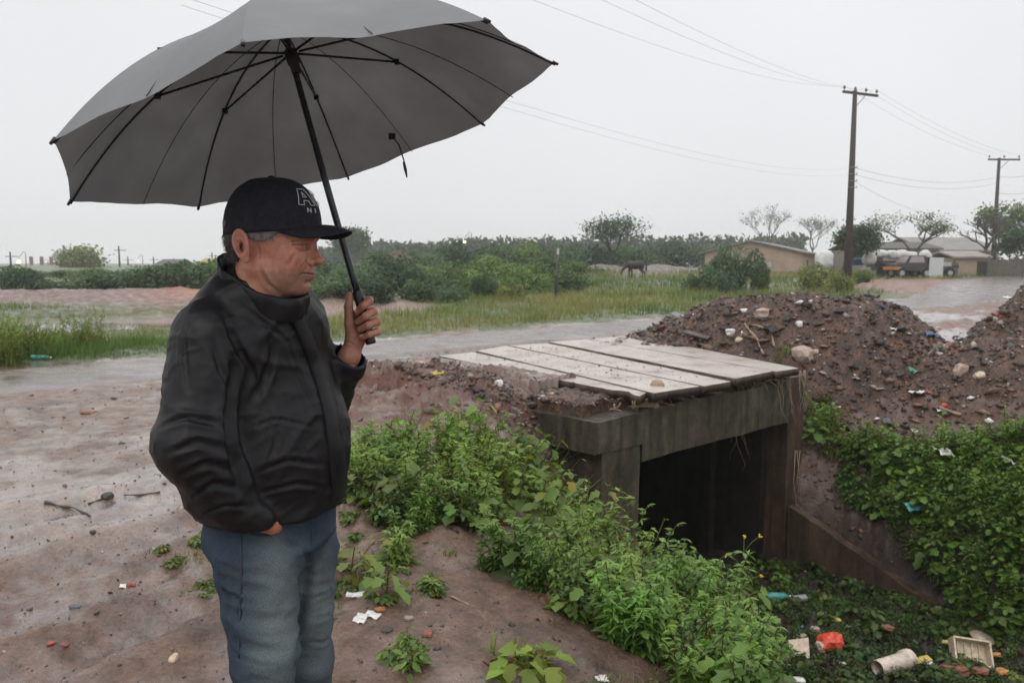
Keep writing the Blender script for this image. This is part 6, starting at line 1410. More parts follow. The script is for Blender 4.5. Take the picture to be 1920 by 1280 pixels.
# collar, placket, hem band
CC = D(492, 545, 1.825); nk, npf = 110, 9; V = []; F = []
for k in range(nk):
    th = 2 * math.pi * k / nk; dr = math.cos(th) * fT + math.sin(th) * lT; ra = .100 + .012 * math.cos(th); rb = .088; R_ = 1 / math.sqrt((math.cos(th) / ra) ** 2 + (math.sin(th) / rb) ** 2)
    tz = .040 - .052 * math.cos(th) + .004 * float(vnoise(math.cos(th) * 3, math.sin(th) * 3, 0, seed=2)); bz = tz - .042 + .010 * math.cos(th)
    for (rr_, zz) in ((.96, bz - .02), (1.065, bz * .5 + tz * .5 - .004), (1.06, tz - .007), (1.05, tz - .001), (1.02, tz + .001), (.99, tz - .001), (.97, tz - .010), (.92, bz * .5 + tz * .5), (.90, bz)):
        w_ = 1 + .05 * float(vnoise(math.cos(th) * 5, math.sin(th) * 5, zz * 26, seed=3)) + .018 * float(vnoise(math.cos(th) * 14, math.sin(th) * 14, zz * 60, seed=4)); V.append(CC + dr * R_ * rr_ * w_ + np.array([0, 0, zz]))
for k in range(nk):
    for j in range(npf - 1): F.append((k * npf + j, ((k + 1) % nk) * npf + j, ((k + 1) % nk) * npf + j + 1, k * npf + j + 1))
V = np.array(V); F4 = np.array(F); V = creases(V, -vnormals(V, F4) * np.sign((-vnormals(V, F4) * (V - CC)).sum(1))[:, None], [([(414, 500), (436, 528), (468, 552), (505, 572), (545, 588)], .0055), ([(428, 520), (450, 548), (482, 570)], .005), ([(520, 560), (516, 580), (522, 600)], .005), ([(560, 566), (556, 585), (560, 600)], .005), ([(470, 540), (462, 560), (470, 580)], .004)], vhit(V))
mesh_obj('collar', rel(V), F, M_jk, jacket, True)
L_ = [(541, 592), (560, 630), (580, 680), (597, 735), (610, 790), (617, 850), (620, 905), (619, 940)]; R_ = [(566, 585), (587, 625), (607, 675), (624, 730), (637, 790), (645, 850), (648, 900), (645, 930)]
V = []; q = np.linspace(0, len(L_) - 1, 60)
for t in q:
    i = min(int(t), len(L_) - 2); f = t - i; l = np.array(L_[i]) * (1 - f) + np.array(L_[i + 1]) * f; r = np.array(R_[i]) * (1 - f) + np.array(R_[i + 1]) * f
    for g_, up_ in ((0, -.003), (.02, .0065), (.12, .0085), (.5, .0085), (.9, .0085), (1.0, -.003)):
        p_ = l * (1 - g_) + r * g_; P = jac_hit(*p_); e = .004; nrm = []
        for ax in range(3):
            a = P.copy(); b = P.copy(); a[ax] += e; b[ax] -= e; nrm.append(float(jacket_raw(S(*a))) - float(jacket_raw(S(*b))))
        nrm = np.array(nrm); nrm /= np.linalg.norm(nrm); V.append(P + nrm * (up_ + .0012 * float(vnoise(p_[1] / 14, g_ * 2, seed=5))))
F = [(i * 6 + j, i * 6 + j + 1, i * 6 + j + 7, i * 6 + j + 6) for i in range(len(q) - 1) for j in range(5)]
mesh_obj('placket', rel(np.array(V)), F, M_jk, jacket, True)
# ---- jeans
def jeans_sdf(s, wr=True):
    d = s.ell(D(508, 985, 1.87), (.125, .160, .13), BT)
    r = smin(s.cap(HIP_R, KN_R, .101, .066), s.cap(KN_R, AN_R, .066, .056), .03); l = smin(s.cap(HIP_L, KN_L, .094, .064), s.cap(KN_L, AN_L, .064, .056), .03)
    d = smin(smin(d, r, .02), smin(d, l, .02), .012)
    if wr:
        X, Y, Z = s.X, s.Y, s.Z; n1 = 1 - 2 * np.abs(vnoise(X * 9 + Z * 3, Y * 9, Z * 17, seed=31)); n2 = 1 - 2 * np.abs(vnoise(X * 16, Y * 16, Z * 30 + X * 8, seed=32)); n3 = vnoise(X * 7, Y * 7, Z * 6, seed=33)
        d = d - (.0065 * n1 + .004 * n2 + .006 * n3).astype(np.float32)
    return np.maximum(d, np.maximum(PB[2] + .03 - s.Z, s.Z - HEMZ - .05))
def denim():
    m, nt, b = material('washed_denim'); p = pos(nt); n = noise_tex(nt, 7, 5, .6, p); c0 = attr(nt, 'tint').outputs['Color']
    c = mixc(nt, 1.0, c0, ramp_node(nt, n.outputs[0], [(.3, (.8, .82, .85, 1)), (.7, (1.2, 1.18, 1.15, 1))]).outputs[0], 'MULTIPLY')
    f = noise_tex(nt, 350, 2, .6, p); c = mixc(nt, 1.0, c, ramp_node(nt, f.outputs[0], [(.35, (.75, .75, .78, 1)), (.65, (1.2, 1.2, 1.18, 1))]).outputs[0], 'MULTIPLY')
    nt.links.new(c, b.inputs['Base Color']); b.inputs['Roughness'].default_value = .85; b.inputs['Specular IOR Level'].default_value = .25
    bump(nt, b, mixc(nt, .5, n.outputs[0], f.outputs[0]), .35, .004); return m
V, F = sdf_mesh(jeans_sdf, (-.86, 1.6, PB[2]), (-.3, 2.15, HEMZ + .07), .0055)
def jean_hit0(px, py):
    r = ray(px, py); r = r / r[1]; ys = np.linspace(1.5, 2.15, 500); P = OO + ys[:, None] * r; d = jeans_sdf(S(P[:, 0], P[:, 1], P[:, 2]), False); k = int(np.argmax(d < 0)); return P[k]
V = creases(V, vnormals(V, F), [([(576, 1042), (570, 1100), (560, 1160), (552, 1230), (550, 1279)], .013), ([(530, 1010), (560, 1030), (576, 1046)], .007), ([(600, 1050), (585, 1060), (577, 1070)], .006), ([(470, 1145), (510, 1142), (550, 1132)], .0045), ([(455, 1180), (505, 1180), (545, 1168)], .0045), ([(430, 1105), (452, 1120), (448, 1210)], .006),
    ([(400, 1020), (425, 1090), (440, 1180)], .006), ([(580, 1120), (605, 1112), (632, 1100)], .006), ([(582, 1160), (610, 1155), (632, 1146)], .006), ([(578, 1200), (605, 1205), (628, 1190)], .006), ([(460, 1235), (500, 1245), (545, 1232)], .006), ([(500, 1060), (540, 1075), (566, 1095)], .005)], jean_hit0)
nrm_up = V; fr = np.zeros(len(V))
for (a, b) in ((HIP_R, KN_R), (HIP_L, KN_L)):      # faded fronts of the thighs and knees
    ctr = (a * .45 + b * .55) + fT * .08 - lT * .02; fr = np.maximum(fr, np.exp(-(((V[:, 0] - ctr[0]) / .06) ** 2 + ((V[:, 1] - ctr[1]) / .07) ** 2 + ((V[:, 2] - ctr[2]) / .22) ** 2)))
fr = np.clip(fr + .15 * fbm(V[:, 0] * 12, V[:, 1] * 12, V[:, 2] * 25, seed=3), 0, 1)[:, None]
C = np.array([.028, .045, .068]) * (1 - fr) + np.array([.135, .160, .165]) * fr
jeans = mesh_obj('jeans', rel(V), F, denim(), man, True, {'tint': C})
def jean_hit(px, py):
    r = ray(px, py); r = r / r[1]; ys = np.linspace(1.5, 2.1, 500); P = OO + ys[:, None] * r; d = jeans_sdf(S(P[:, 0], P[:, 1], P[:, 2])); k = int(np.argmax(d < 0)); return P[k]
M_seam = simple('denim_seam', (.035, .042, .052), .85, .2, 60)
for pts in ([(452, 1005), (453, 1080), (450, 1160), (448, 1250)], [(470, 1000), (490, 1004), (510, 1001), (528, 988)], [(583, 985), (586, 1010), (580, 1045)]):
    m = MB(); P = []
    for a, b in zip(pts[:-1], pts[1:]):
        for t in np.linspace(0, 1, 6)[:-1]: P.append(jean_hit(a[0] * (1 - t) + b[0] * t, a[1] * (1 - t) + b[1] * t) - np.array([0, .001, 0]))
    m.tube([rel(p) for p in P], .0024, 5); m.build('seam', M_seam, jeans, True)
# boots, below the picture
M_boot = simple('brown_work_boot', (.06, .035, .022), .6, .2, 20)
for a in (AN_R, AN_L):
    g0 = PB[2]; V, F = sdf_mesh(lambda s: smin(s.cap((a[0], a[1], g0 + .06), (a[0], a[1], g0 + .15), .05, .05), smin(s.ell(np.array([a[0], a[1], g0 + .035]) + fT * .09, (.13, .05, .045), BT), s.ell(np.array([a[0], a[1], g0 + .03]) + fT * .02, (.09, .045, .04), BT), .02), .03), (a[0] - .25, a[1] - .25, g0 - .03), (a[0] + .3, a[1] + .25, g0 + .22), .008)
    mesh_obj('boot', rel(V), F, M_boot, man, True)
# ================================================================ litter, stones and small things, each its own object
def mat_c(name, c, rough=.5, var=.15, bs=30): return simple(name, c, rough, max(var, .3), 22, .5, .004, bs)
M_wh = mat_c('white_plastic', (.68, .67, .64)); M_cr = mat_c('cream_plastic', (.55, .46, .33)); M_st = mat_c('stone', (.30, .25, .21), .8, .25); M_dk = mat_c('dark_stone', (.05, .042, .038), .6, .25); M_wood = mat_c('wet_wood', (.075, .055, .045), .5, .35); M_rd = mat_c('red_plastic', (.36, .05, .035), .35); M_gr = mat_c('green_plastic', (.05, .33, .19), .3); M_bl = mat_c('blue_plastic_bag', (.08, .16, .35), .3); M_ye = mat_c('yellow_plastic', (.50, .38, .09), .4); M_pk = mat_c('pinkish_concrete', (.40, .30, .25), .85, .2); M_tc = mat_c('terracotta', (.22, .09, .055), .7); M_gy = mat_c('grey_plastic', (.26, .27, .27), .5); M_bk = mat_c('black_rubber', (.018, .018, .018), .4); M_tn = mat_c('pale_bark', (.30, .22, .15), .8, .3); M_te = mat_c('teal_plastic', (.06, .28, .27), .3)
def ico(n=3):
    import bmesh
    bm = bmesh.new(); bmesh.ops.create_icosphere(bm, subdivisions=n, radius=1); V = np.array([v.co[:] for v in bm.verts]); F = [tuple(v.index for v in f.verts) for f in bm.faces]; bm.free(); return V, F
ICO = ico(3)
ICOL = ico(2)
def mpp(P): return np.linalg.norm(P - OO) / FPX      # metres per photo pixel there
def chunk(name, px, py, w, sq, mat, label, cat, seed=0, rough=.35, lift=.3, group=None, rz=0):
    P = hit(px, py); r = w * mpp(P) / 2; V, F = ICO if rough < .2 else ICOL; n = fbm(V[:, 0] * 1.3 + seed, V[:, 1] * 1.3, V[:, 2] * 1.3, o=4, seed=seed)[:, None]
    V = V * (1 + 1.7 * rough * n); V = np.sign(V) * np.abs(V) ** (.85 if rough < .2 else .72) * np.array(sq) * r; V = V @ rotm(0, 0, rz).T
    return tag(mesh_obj(name, V, F, mat, None, False, loc=(P[0], P[1], P[2] + lift * r * sq[2])), label, cat, group)
def sheet(name, px, py, w, h, mat, label, cat, seed=0, crump=.25, tilt=(.3, .1, .3), shape=None, group=None):
    P = hit(px, py); W_, H_ = w * mpp(P), h * mpp(P); n = 12; u, v = np.meshgrid(np.linspace(-.5, .5, n), np.linspace(-.5, .5, n)); u, v = u.ravel(), v.ravel()
    if shape: u = u * (1 + shape * v * 1.4)
    z = crump * max(W_, H_) * fbm(u * 3 + seed, v * 3, o=3, seed=seed); V = np.stack([u * W_ + .06 * W_ * fbm(u * 5, v * 5, seed=seed + 1), v * H_ + .06 * H_ * fbm(u * 5, v * 5, seed=seed + 2), z], 1) @ rotm(*tilt).T
    th = np.array([0, 0, .003]); i = np.arange(n - 1)[:, None] * n + np.arange(n - 1)[None]; Ft = np.stack([i, i + 1, i + n + 1, i + n], -1).reshape(-1, 4); m = n * n
    ring = list(range(n)) + [j * n + n - 1 for j in range(1, n)] + [(n - 1) * n + j for j in range(n - 2, -1, -1)] + [j * n for j in range(n - 2, 0, -1)]; r = np.array(ring); r2 = np.roll(r, -1)
    lift = max(0, -V[:, 2].min()) * .7 + .006
    return tag(mesh_obj(name, np.concatenate([V, V - th]), [Ft, (Ft + m)[:, ::-1], np.stack([r, r + m, r2 + m, r2], 1)], mat, None, False, loc=(P[0], P[1], P[2] + lift)), label, cat, group)
def stick(name, pts, r, mat, label, cat, lift=1.0, seed=0, flat=False):
    Q = [hit(*p) for p in pts]; R = r * mpp(Q[0]); P = []
    for a, b in zip(Q[:-1], Q[1:]):
        for t in np.linspace(0, 1, 5)[:-1]: P.append(a * (1 - t) + b * t)
    P.append(Q[-1]); P = [p + np.array([0, 0, lift * R]) + R * .5 * np.array([vnoise(i * .7, 1, seed=seed), vnoise(i * .7, 2, seed=seed), 0]) for i, p in enumerate(P)]
    for p in P: p[2] = max(p[2], float(H(np.array([p[0]]), np.array([p[1]]))[0]) + R * .4)
    o0 = P[0].copy(); m = MB(); n = len(P)
    if flat:
        d = P[-1] - P[0]; L = np.linalg.norm(d); rz = math.atan2(d[1], d[0]); ry = -math.asin(d[2] / L); m.box((P[0] + P[-1]) / 2 - o0 + [0, 0, R * .6], (L, R * 3.2, R * .7), rotm(.25, ry, rz))
    else: m.tube([p - o0 for p in P], [R * (.75 + .35 * math.sin(i * 1.3 + seed)) * (1 - .35 * i / n) for i in range(n)], 7)
    return tag(m.build(name, mat, None, not flat, loc=tuple(o0)), label, cat)
def bottle(px, py, w, mat, label, rz, d=.27, group=None, cat='bottle'):
    P = hit(px, py); L = w * mpp(P); R = L * d / 2; root = empty('plastic_bottle', (P[0], P[1], P[2] + R * .85), label, cat, group); root.rotation_euler = (0, .06, rz)
    m = MB(); q = [(-.5, .3), (-.49, .9), (-.42, 1), (-.2, .96), (-.1, 1), (.1, .97), (.22, .95), (.34, .55), (.40, .33), (.43, .33)]; m.tube([(a * L, 0, .06 * R * math.sin(a * 9)) for a, b in q], [b * R for a, b in q], 12); m.build('body', mat, root, True)
    m = MB(); m.tube([(.43 * L, 0, 0), (.5 * L, 0, 0)], R * .38, 10); m.build('cap', M_wh, root, True)
# yard
bottle(77, 674, 30, M_te, 'green plastic bottle lying at the road edge below the tall grass', .5)
sheet('plastic_scrap', 6, 670, 20, 12, M_gr, 'pale green plastic scrap at the left edge of the road', 'scrap', 4)
chunk('stone', 203, 933, 20, (1, .9, .7), M_dk, 'dark stone lying between two sticks on the muddy yard', 'stone', 5)
stick('stick', [(86, 944), (118, 952), (140, 955), (169, 971)], 3.0, M_wood, 'bent reddish brown stick left of the dark stone', 'stick', seed=1)
stick('stick', [(166, 946), (188, 938), (194, 932)], 2.0, M_wood, 'short twig touching the left side of the dark stone', 'stick', seed=2)
stick('stick', [(232, 930), (262, 930), (300, 924)], 2.2, M_wood, 'straight thin stick right of the dark stone', 'stick', seed=3)
chunk('brick_fragment', 166, 774, 26, (1, .6, .2), M_tc, 'reddish brick fragment pressed into the wet yard', 'brick', 6)
sheet('red_scrap', 246, 1099, 14, 6, M_rd, 'small red scrap with white one beside it in the mud', 'scrap', 7); sheet('white_scrap', 231, 1101, 10, 9, M_wh, 'tiny white scrap touching the small red scrap', 'scrap', 8)
chunk('stone', 142, 1138, 18, (1, .7, .4), mat_c('blue_grey_stone', (.07, .10, .11), .4), 'bluish grey flat stone in the lower left mud', 'stone', 9)
chunk('stone', 325, 1236, 26, (.5, 1, .45), mat_c('cream_stone', (.50, .38, .26), .6), 'smooth cream pebble left of the man\'s knee', 'stone', 10, rough=.15)
chunk('stone', 174, 998, 9, (1, 1, .8), M_dk, 'small round dark pebble below the bent stick', 'stone', 11)
chunk('clay_lump', 120, 1209, 14, (1, .7, .4), M_tc, 'small orange clay lump near the bottom left corner', 'clay', 12); chunk('clay_lump', 96, 1206, 12, (1, .8, .5), M_rd, 'tiny red lump beside the orange clay lump', 'clay', 13)
rng = np.random.default_rng(77)
# right of the man
for a in (((668, 1118, 34, 12), 'long torn white foam shard highest of the four by the man'), ((679, 1159, 18, 13), 'small white foam shard second of the four by the man'), ((699, 1157, 26, 14), 'rightmost clean white foam shard by the man'), ((674, 1166, 22, 12), 'lowest white foam shard closest to the jeans')):
    sheet('foam_shard', *a[0], M_wh, a[1], 'foam shard', int(a[0][0]), .18, (.3, .1, rng.uniform(-.6, .3)), group='white foam shards beside the man')
sheet('orange_wrapper', 712, 1146, 20, 8, mat_c('orange_foil', (.5, .15, .05), .3), 'small orange wrapper right of the white foam shards', 'wrapper', 21)
chunk('stone', 724, 1182, 24, (1, .8, .35), M_dk, 'flat dark stone just below the foam shards', 'stone', 22); chunk('stone', 766, 1162, 18, (1, .9, .7), M_st, 'pale grey stone on the bare bank right of the foam shards', 'stone', 23)
chunk('brick_fragment', 802, 1190, 26, (.7, 1, .5), M_tc, 'orange brick fragment in the middle of the bare bank', 'brick', 24)
stick('stick', [(842, 1118), (862, 1127), (880, 1136)], 2.2, M_tn, 'pale straight stick lying on the bare bank', 'stick', seed=5)
stick('stick', [(905, 1240), (925, 1252), (935, 1268)], 2.0, M_wood, 'dark curved twig near the bottom of the bare bank', 'stick', seed=6)
# beside and on the slabs
sheet('yellow_wrapper', 824, 703, 30, 14, M_ye, 'crumpled yellow wrapper on the soil left of the slabs', 'wrapper', 31, .3); sheet('paper_scrap', 790, 681, 15, 6, M_cr, 'small cream paper scrap behind the yellow wrapper', 'scrap', 30)
chunk('foam_lump', 935, 722, 17, (1, .7, .9), M_wh, 'white crumpled lump at the edge of the first slab', 'lump', 32, rough=.7); chunk('stone', 925, 748, 24, (.9, .7, .9), mat_c('brown_stone', (.14, .09, .07), .7), 'brown angular stone half buried beside the first slab', 'stone', 33)
chunk('stone', 964, 776, 20, (.8, .8, 1.1), mat_c('brown_grey_stone', (.17, .12, .10), .7), 'brown stone standing at the end of the culvert beam', 'stone', 34)
chunk('stone', 878, 776, 30, (1, .7, .5), M_dk, 'dark wet stone in the soil slope left of the culvert beam', 'stone', 35); chunk('stone', 805, 772, 26, (1, .7, .5), mat_c('dull_brown_stone', (.10, .07, .055), .6), 'dull brown stone left of the dark wet one', 'stone', 36)
def on_slab(name, px, py, z, w, sq, mat, label, cat, seed, rough=.4, rz=0):
    P = G(px, py, z); r = w * mpp(P) / 2; V, F = ICOL; n = fbm(V[:, 0] * 1.5 + seed, V[:, 1] * 1.5, V[:, 2] * 1.5, o=4, seed=seed)[:, None]; V = np.sign(V) * np.abs(V) ** .7 * (1 + 1.5 * rough * n) * np.array(sq) * r @ rotm(0, 0, rz).T
    tag(mesh_obj(name, V, F, mat, None, False, loc=(P[0], P[1], P[2] + sq[2] * r * .8)), label, cat)
on_slab('stump', 1231, 757, -.22, 30, (.8, .7, 1.55), M_tn, 'short broken wooden stump at the end of the first slab', 'stump', 41, .5)
on_slab('stone', 1213, 764, -.22, 46, (1, .55, .30), mat_c('ochre_stone', (.33, .25, .17), .7), 'rounded ochre stone lying under the stump on the culvert edge', 'stone', 42, .15)
for k, (px, py, w, sq, lab) in enumerate(((1040, 752, 60, (1, .5, .35), 'long soil covered rubble piece under the broken slab edge'), (1098, 757, 55, (1, .6, .4), 'middle rubble piece under the broken slab edge'), (1150, 762, 44, (1, .7, .3), 'right rubble piece near the ochre stone'), (1000, 763, 50, (1, .4, .22), 'dark flat tile piece at the left of the broken slab edge'))):
    on_slab('rubble_piece', px, py, -.22, w, sq, (M_tn, M_st, M_wood, M_dk)[k], lab, 'rubble', 43 + k, .45, .5)
# roots and fibres hanging from the slab ends
def fibres(name, px0, px1, y0, drop, n, label, seed, dpt=(10.9, 11.8), cat='roots', t_=TF + .03):
    rg = np.random.default_rng(seed); m = MB(); o0 = None
    for _ in range(n):
        f = rg.uniform(); px = px0 + (px1 - px0) * f; py = y0[0] + (y0[1] - y0[0]) * f; r = ray(px, py); s0, t0 = xy_to_st(r[0], r[1]); k = t_ / t0; P = OO + r * k
        if o0 is None: o0 = P.copy()
        L = drop * rg.uniform(.3, 1) ** 1.5; pts = [P + [0, 0, .05]]; dx = rg.normal(0, .05, 2)
        for j in range(1, 6): g = j / 5; pts.append(P + np.array([dx[0] * g * 2 + .02 * rg.normal(), -.02 * g + .015 * rg.normal(), -L * g]))
        m.tube([p - o0 for p in pts], [.006, .006, .005, .004, .003, .002], 4)
    return tag(m.build(name, M_tn, None, True, loc=tuple(o0)), label, cat)
fibres('root_tangle', 1455, 1510, (702, 700), .75, 16, 'tangle of pale roots hanging over the right corner of the culvert', 51)
fibres('root_tangle', 1370, 1455, (722, 708), .20, 22, 'short brown fibres under the fourth slab end', 52); fibres('root_tangle', 1150, 1370, (765, 728), .10, 22, 'ragged fibres and mud under the middle slab ends', 53)
fibres('root_tangle', 1375, 1390, (800, 795), 1.3, 5, 'long thin roots dangling inside the culvert mouth', 54, t_=TF - .45); fibres('root_tangle', 1490, 1502, (850, 850), 2.3, 3, 'long curly root running down the right culvert column', 55, t_=TF + .05)
# rubbish heap
stick('plank', [(1262, 592), (1322, 624)], 3.4, mat_c('grey_wet_plank', (.085, .078, .075), .35), 'grey plank leaning down the left end of the rubbish heap', 'plank', flat=True)
stick('plank', [(1285, 628), (1330, 641)], 4, mat_c('brown_wet_plank', (.08, .06, .055), .4), 'short dark plank below the grey leaning one', 'plank', flat=True)
stick('pipe', [(1548, 772), (1590, 805), (1622, 835)], 5, M_bk, 'black pipe lying down the slope right of the culvert', 'pipe', seed=8)
stick('stick', [(1760, 768), (1800, 782)], 4, M_tn, 'pale stick on the dark slope above the green weeds', 'stick', seed=9)
stick('branch', [(1395, 610), (1420, 640), (1432, 668)], 3, M_tn, 'curved pale branch in the middle of the heap', 'branch', seed=10); stick('branch', [(1410, 612), (1445, 622), (1452, 655)], 2.6, M_tn, 'second curved branch crossing the middle of the heap', 'branch', seed=11)
sheet('black_bag', 1450, 624, 56, 14, M_bk, 'black plastic bag half buried near the heap centre', 'bag', 60, .25)
for a in ((1369, 625, 18, (1, .8, .8), M_wh, 'rounded white lump low on the left of the heap', 'lump'), (1385, 640, 16, (1, .8, .8), M_cr, 'cream lump just right of the rounded white one', 'lump'), (1505, 671, 42, (1, .8, .75), M_pk, 'large pinkish concrete chunk behind the slab corner', 'chunk'), (1524, 663, 18, (1, .8, .7), M_pk, 'small pinkish chunk touching the large one', 'chunk'), (1430, 590, 34, (1, .6, .5), M_pk, 'flat pinkish chunk near the top of the heap', 'chunk'),
          (1395, 583, 14, (1, .6, .5), M_wh, 'small white piece near the heap top left of the flat chunk', 'lump'), (1499, 609, 14, (1, .8, .8), M_wh, 'small bright white piece in the middle right of the heap', 'lump'), (1800, 700, 26, (.8, .8, 1), M_pk, 'pinkish chunk on the mud far right of the culvert', 'chunk'), (1835, 707, 20, (1, .8, .7), M_cr, 'cream chunk just right of the pinkish one on the mud', 'chunk')):
    chunk('debris_lump', *a, seed=a[0] % 50, rough=.5)
for a in ((1320, 581, 18, 8, M_ye, 'yellow scrap on the left shoulder of the heap', 'scrap'), (1725, 741, 32, 18, M_wh, 'white board scrap with a red corner on the lower slope', 'board'), (1741, 738, 8, 14, M_rd, 'red corner piece of the white board scrap', 'scrap'), (1716, 698, 20, 16, M_gr, 'bright green plastic on the right slope of the heap', 'scrap'), (1572, 763, 18, 9, M_wh, 'white plastic piece just above the black pipe', 'scrap'), (1568, 782, 14, 8, M_rd, 'pinkish red scrap touching the black pipe', 'scrap'), (1605, 712, 12, 18, M_gy, 'grey upright scrap in the middle of the lower slope', 'scrap'),
          (1677, 619, 14, 8, M_wh, 'white scrap on the right shoulder of the heap', 'scrap'), (1747, 632, 26, 12, M_bl, 'blue plastic bag at the right foot of the heap', 'bag'), (1653, 732, 20, 8, M_gy, 'grey slab scrap above the white plastic on the slope', 'scrap'), (1768, 773, 22, 8, M_wh, 'long white scrap just above the green weeds', 'scrap'), (1670, 796, 24, 26, mat_c('dark_slate', (.06, .06, .07), .3), 'dark slate piece on the lower slope by the weeds', 'slate'),
          (1716, 810, 12, 10, M_wh, 'small white piece at the upper edge of the weeds', 'scrap'), (1890, 560, 12, 10, M_wh, 'white scrap on the dark heap at the right edge', 'scrap'), (1875, 594, 8, 16, M_rd, 'red scrap hanging on the dark heap at the right edge', 'scrap'), (1880, 613, 26, 8, M_gy, 'grey strip at the foot of the right edge heap', 'scrap'), (1618, 722, 10, 8, M_te, 'small teal scrap in the middle of the slope', 'scrap'), (1545, 700, 16, 8, M_gy, 'grey scrap right behind the slab corner', 'scrap')):
    sheet('plastic_scrap' if a[6] == 'scrap' else a[6] if a[6] != 'board' else 'board_scrap', *a, seed=a[0] % 40)
# ditch floor
def litter_pt(px, py): return G(px, py, FLOOR + .10)
def crate(px, py, w):
    P = litter_pt(px, py); L = w * mpp(P); root = empty('plastic_crate', tuple(P), 'cream plastic basket tipped over on the ditch floor below the bowl', 'crate'); root.rotation_euler = (rad(52), .1, rad(-8))
    m = MB(); a, b_, h_ = L, L * .72, L * .38; t = L * .05
    m.box((0, 0, t / 2), (a, b_, t)); m.build('base', M_cr, root)
    for (c, s_) in (((0, b_ / 2, h_ / 2), (a + .004, t, h_)), ((0, -b_ / 2, h_ / 2), (a + .004, t, h_)), ((a / 2, 0, h_ / 2), (t, b_ - .004, h_)), ((-a / 2, 0, h_ / 2), (t, b_ - .004, h_))):
        m = MB(); m.box(c, s_); m.build('side', M_cr, root)
    for k in range(4):
        m = MB(); m.box(((k - 1.5) * a * .2, 0, t * 1.5), (t, b_ * .9, t)); m.build('divider', M_cr, root)
crate(1815, 1226, 52)
def bowl(px, py, w):
    P = litter_pt(px, py); R = w * mpp(P) / 2; m = MB(); q = [(0, .02), (.02, .35), (.25, .75), (.5, 1), (.52, .97), (.28, .7), (.08, .3), (.07, .02)]; m.tube([(0, 0, a * R) for a, b in q], [b * R for a, b in q], 20); o = m.build('bowl', mat_c('beige_bowl', (.42, .34, .26), .4), None, True, loc=tuple(P)); o.rotation_euler = (.25, .15, 0); tag(o, 'round beige bowl lying just above the cream basket', 'bowl')
bowl(1838, 1203, 34)
def pvc():
    A = litter_pt(1645, 1258); B = litter_pt(1705, 1240); R = 13 * mpp(A) ; d = (B - A) / np.linalg.norm(B - A); m = MB(); m.tube([A, A + d * .02, B - d * .1, B - d * .095, B], [R * .93, R, R, R * 1.25, R * 1.25], 18, cap=False)
    V = m; m.tube([B, B - d * .02, A + d * .03, A], [R * 1.12, R * .88, R * .85, R * .85], 18, cap=False); o = m.build('pipe_section', mat_c('dirty_white_pvc', (.60, .50, .42), .4), None, True); o.location = (0, 0, R * .4); tag(o, 'dirty white pipe section with a wider collar on the ditch floor', 'pipe')
pvc()
def floor_chunk(px, py, w, sq, mat, label, cat, seed, name='debris_lump', rough=.4):
    P = litter_pt(px, py); r = w * mpp(P) / 2; V, F = ICOL if rough > .35 else ICO; n = fbm(V[:, 0] * 1.5 + seed, V[:, 1] * 1.5, V[:, 2] * 1.5, o=4, seed=seed)[:, None]; V = np.sign(V) * np.abs(V) ** .7 * (1 + 1.8 * rough * n) * np.array(sq) * r
    tag(mesh_obj(name, V, F, mat, None, False, loc=tuple(P)), label, cat)
floor_chunk(1555, 1205, 38, (1, 1, .8), mat_c('bright_red_bag', (.62, .07, .035), .3), 'bright red crumpled bag in the middle of the ditch floor', 'bag', 1, 'plastic_bag', .3)
floor_chunk(1538, 1211, 16, (.8, 1, 1), M_cr, 'small cream cup touching the bright red bag', 'cup', 2, 'cup')
def card(px, py, w, h, mat, label, cat, seed, rx=1.0, rz=.2, shape=0.0, name='carton'):
    P = litter_pt(px, py); W_, H_ = w * mpp(P), h * mpp(P); m = MB(); R_ = rotm(rx, 0, rz); k = 1 - shape; V = np.array([(-.5 * k, -.5, 0), (.5 * k, -.5, 0), (.5, .5, 0), (-.5, .42, 0)]) * [W_, H_, 1]
    V = np.concatenate([V, V * [.95, .95, 1] + [0, 0, W_ * .18]]) @ R_.T; m.add(V, [(0, 3, 2, 1), (4, 5, 6, 7), (0, 1, 5, 4), (1, 2, 6, 5), (2, 3, 7, 6), (3, 0, 4, 7)]); tag(m.build(name, mat, loc=tuple(P)), label, cat)
card(1498, 1216, 38, 34, mat_c('cream_card', (.58, .47, .36), .6), 'torn cream carton left of the bright red bag', 'carton', 1, .9, .1, .35)
card(1722, 1243, 44, 12, M_ye, 'flat yellowish strip right of the dirty white pipe', 'strip', 2, .3, .35, 0, 'strip'); card(1742, 1248, 18, 10, M_wh, 'white piece at the end of the yellowish strip', 'scrap', 3, .4, .3, 0, 'plastic_scrap')
card(1497, 1123, 30, 10, M_gy, 'grey tube like piece beside the green bottle under the wing wall', 'tube', 4, .3, .25, 0, 'grey_tube')
def fbottle(px, py, w, mat, label, rz):
    P = litter_pt(px, py); L = w * mpp(P); R = L * .16; root = empty('plastic_bottle', tuple(P), label, 'bottle'); root.rotation_euler = (0, .1, rz); m = MB(); q = [(-.5, .3), (-.48, .95), (-.2, 1), (.2, .95), (.36, .5), (.43, .33)]; m.tube([(a * L, 0, 0) for a, b in q], [b * R for a, b in q], 12); m.build('body', mat, root, True); m = MB(); m.tube([(.43 * L, 0, 0), (.5 * L, 0, 0)], R * .4, 10); m.build('cap', M_wh, root, True)
fbottle(1460, 1118, 46, M_te, 'green plastic bottle in the dark mouth of the ditch', .2)
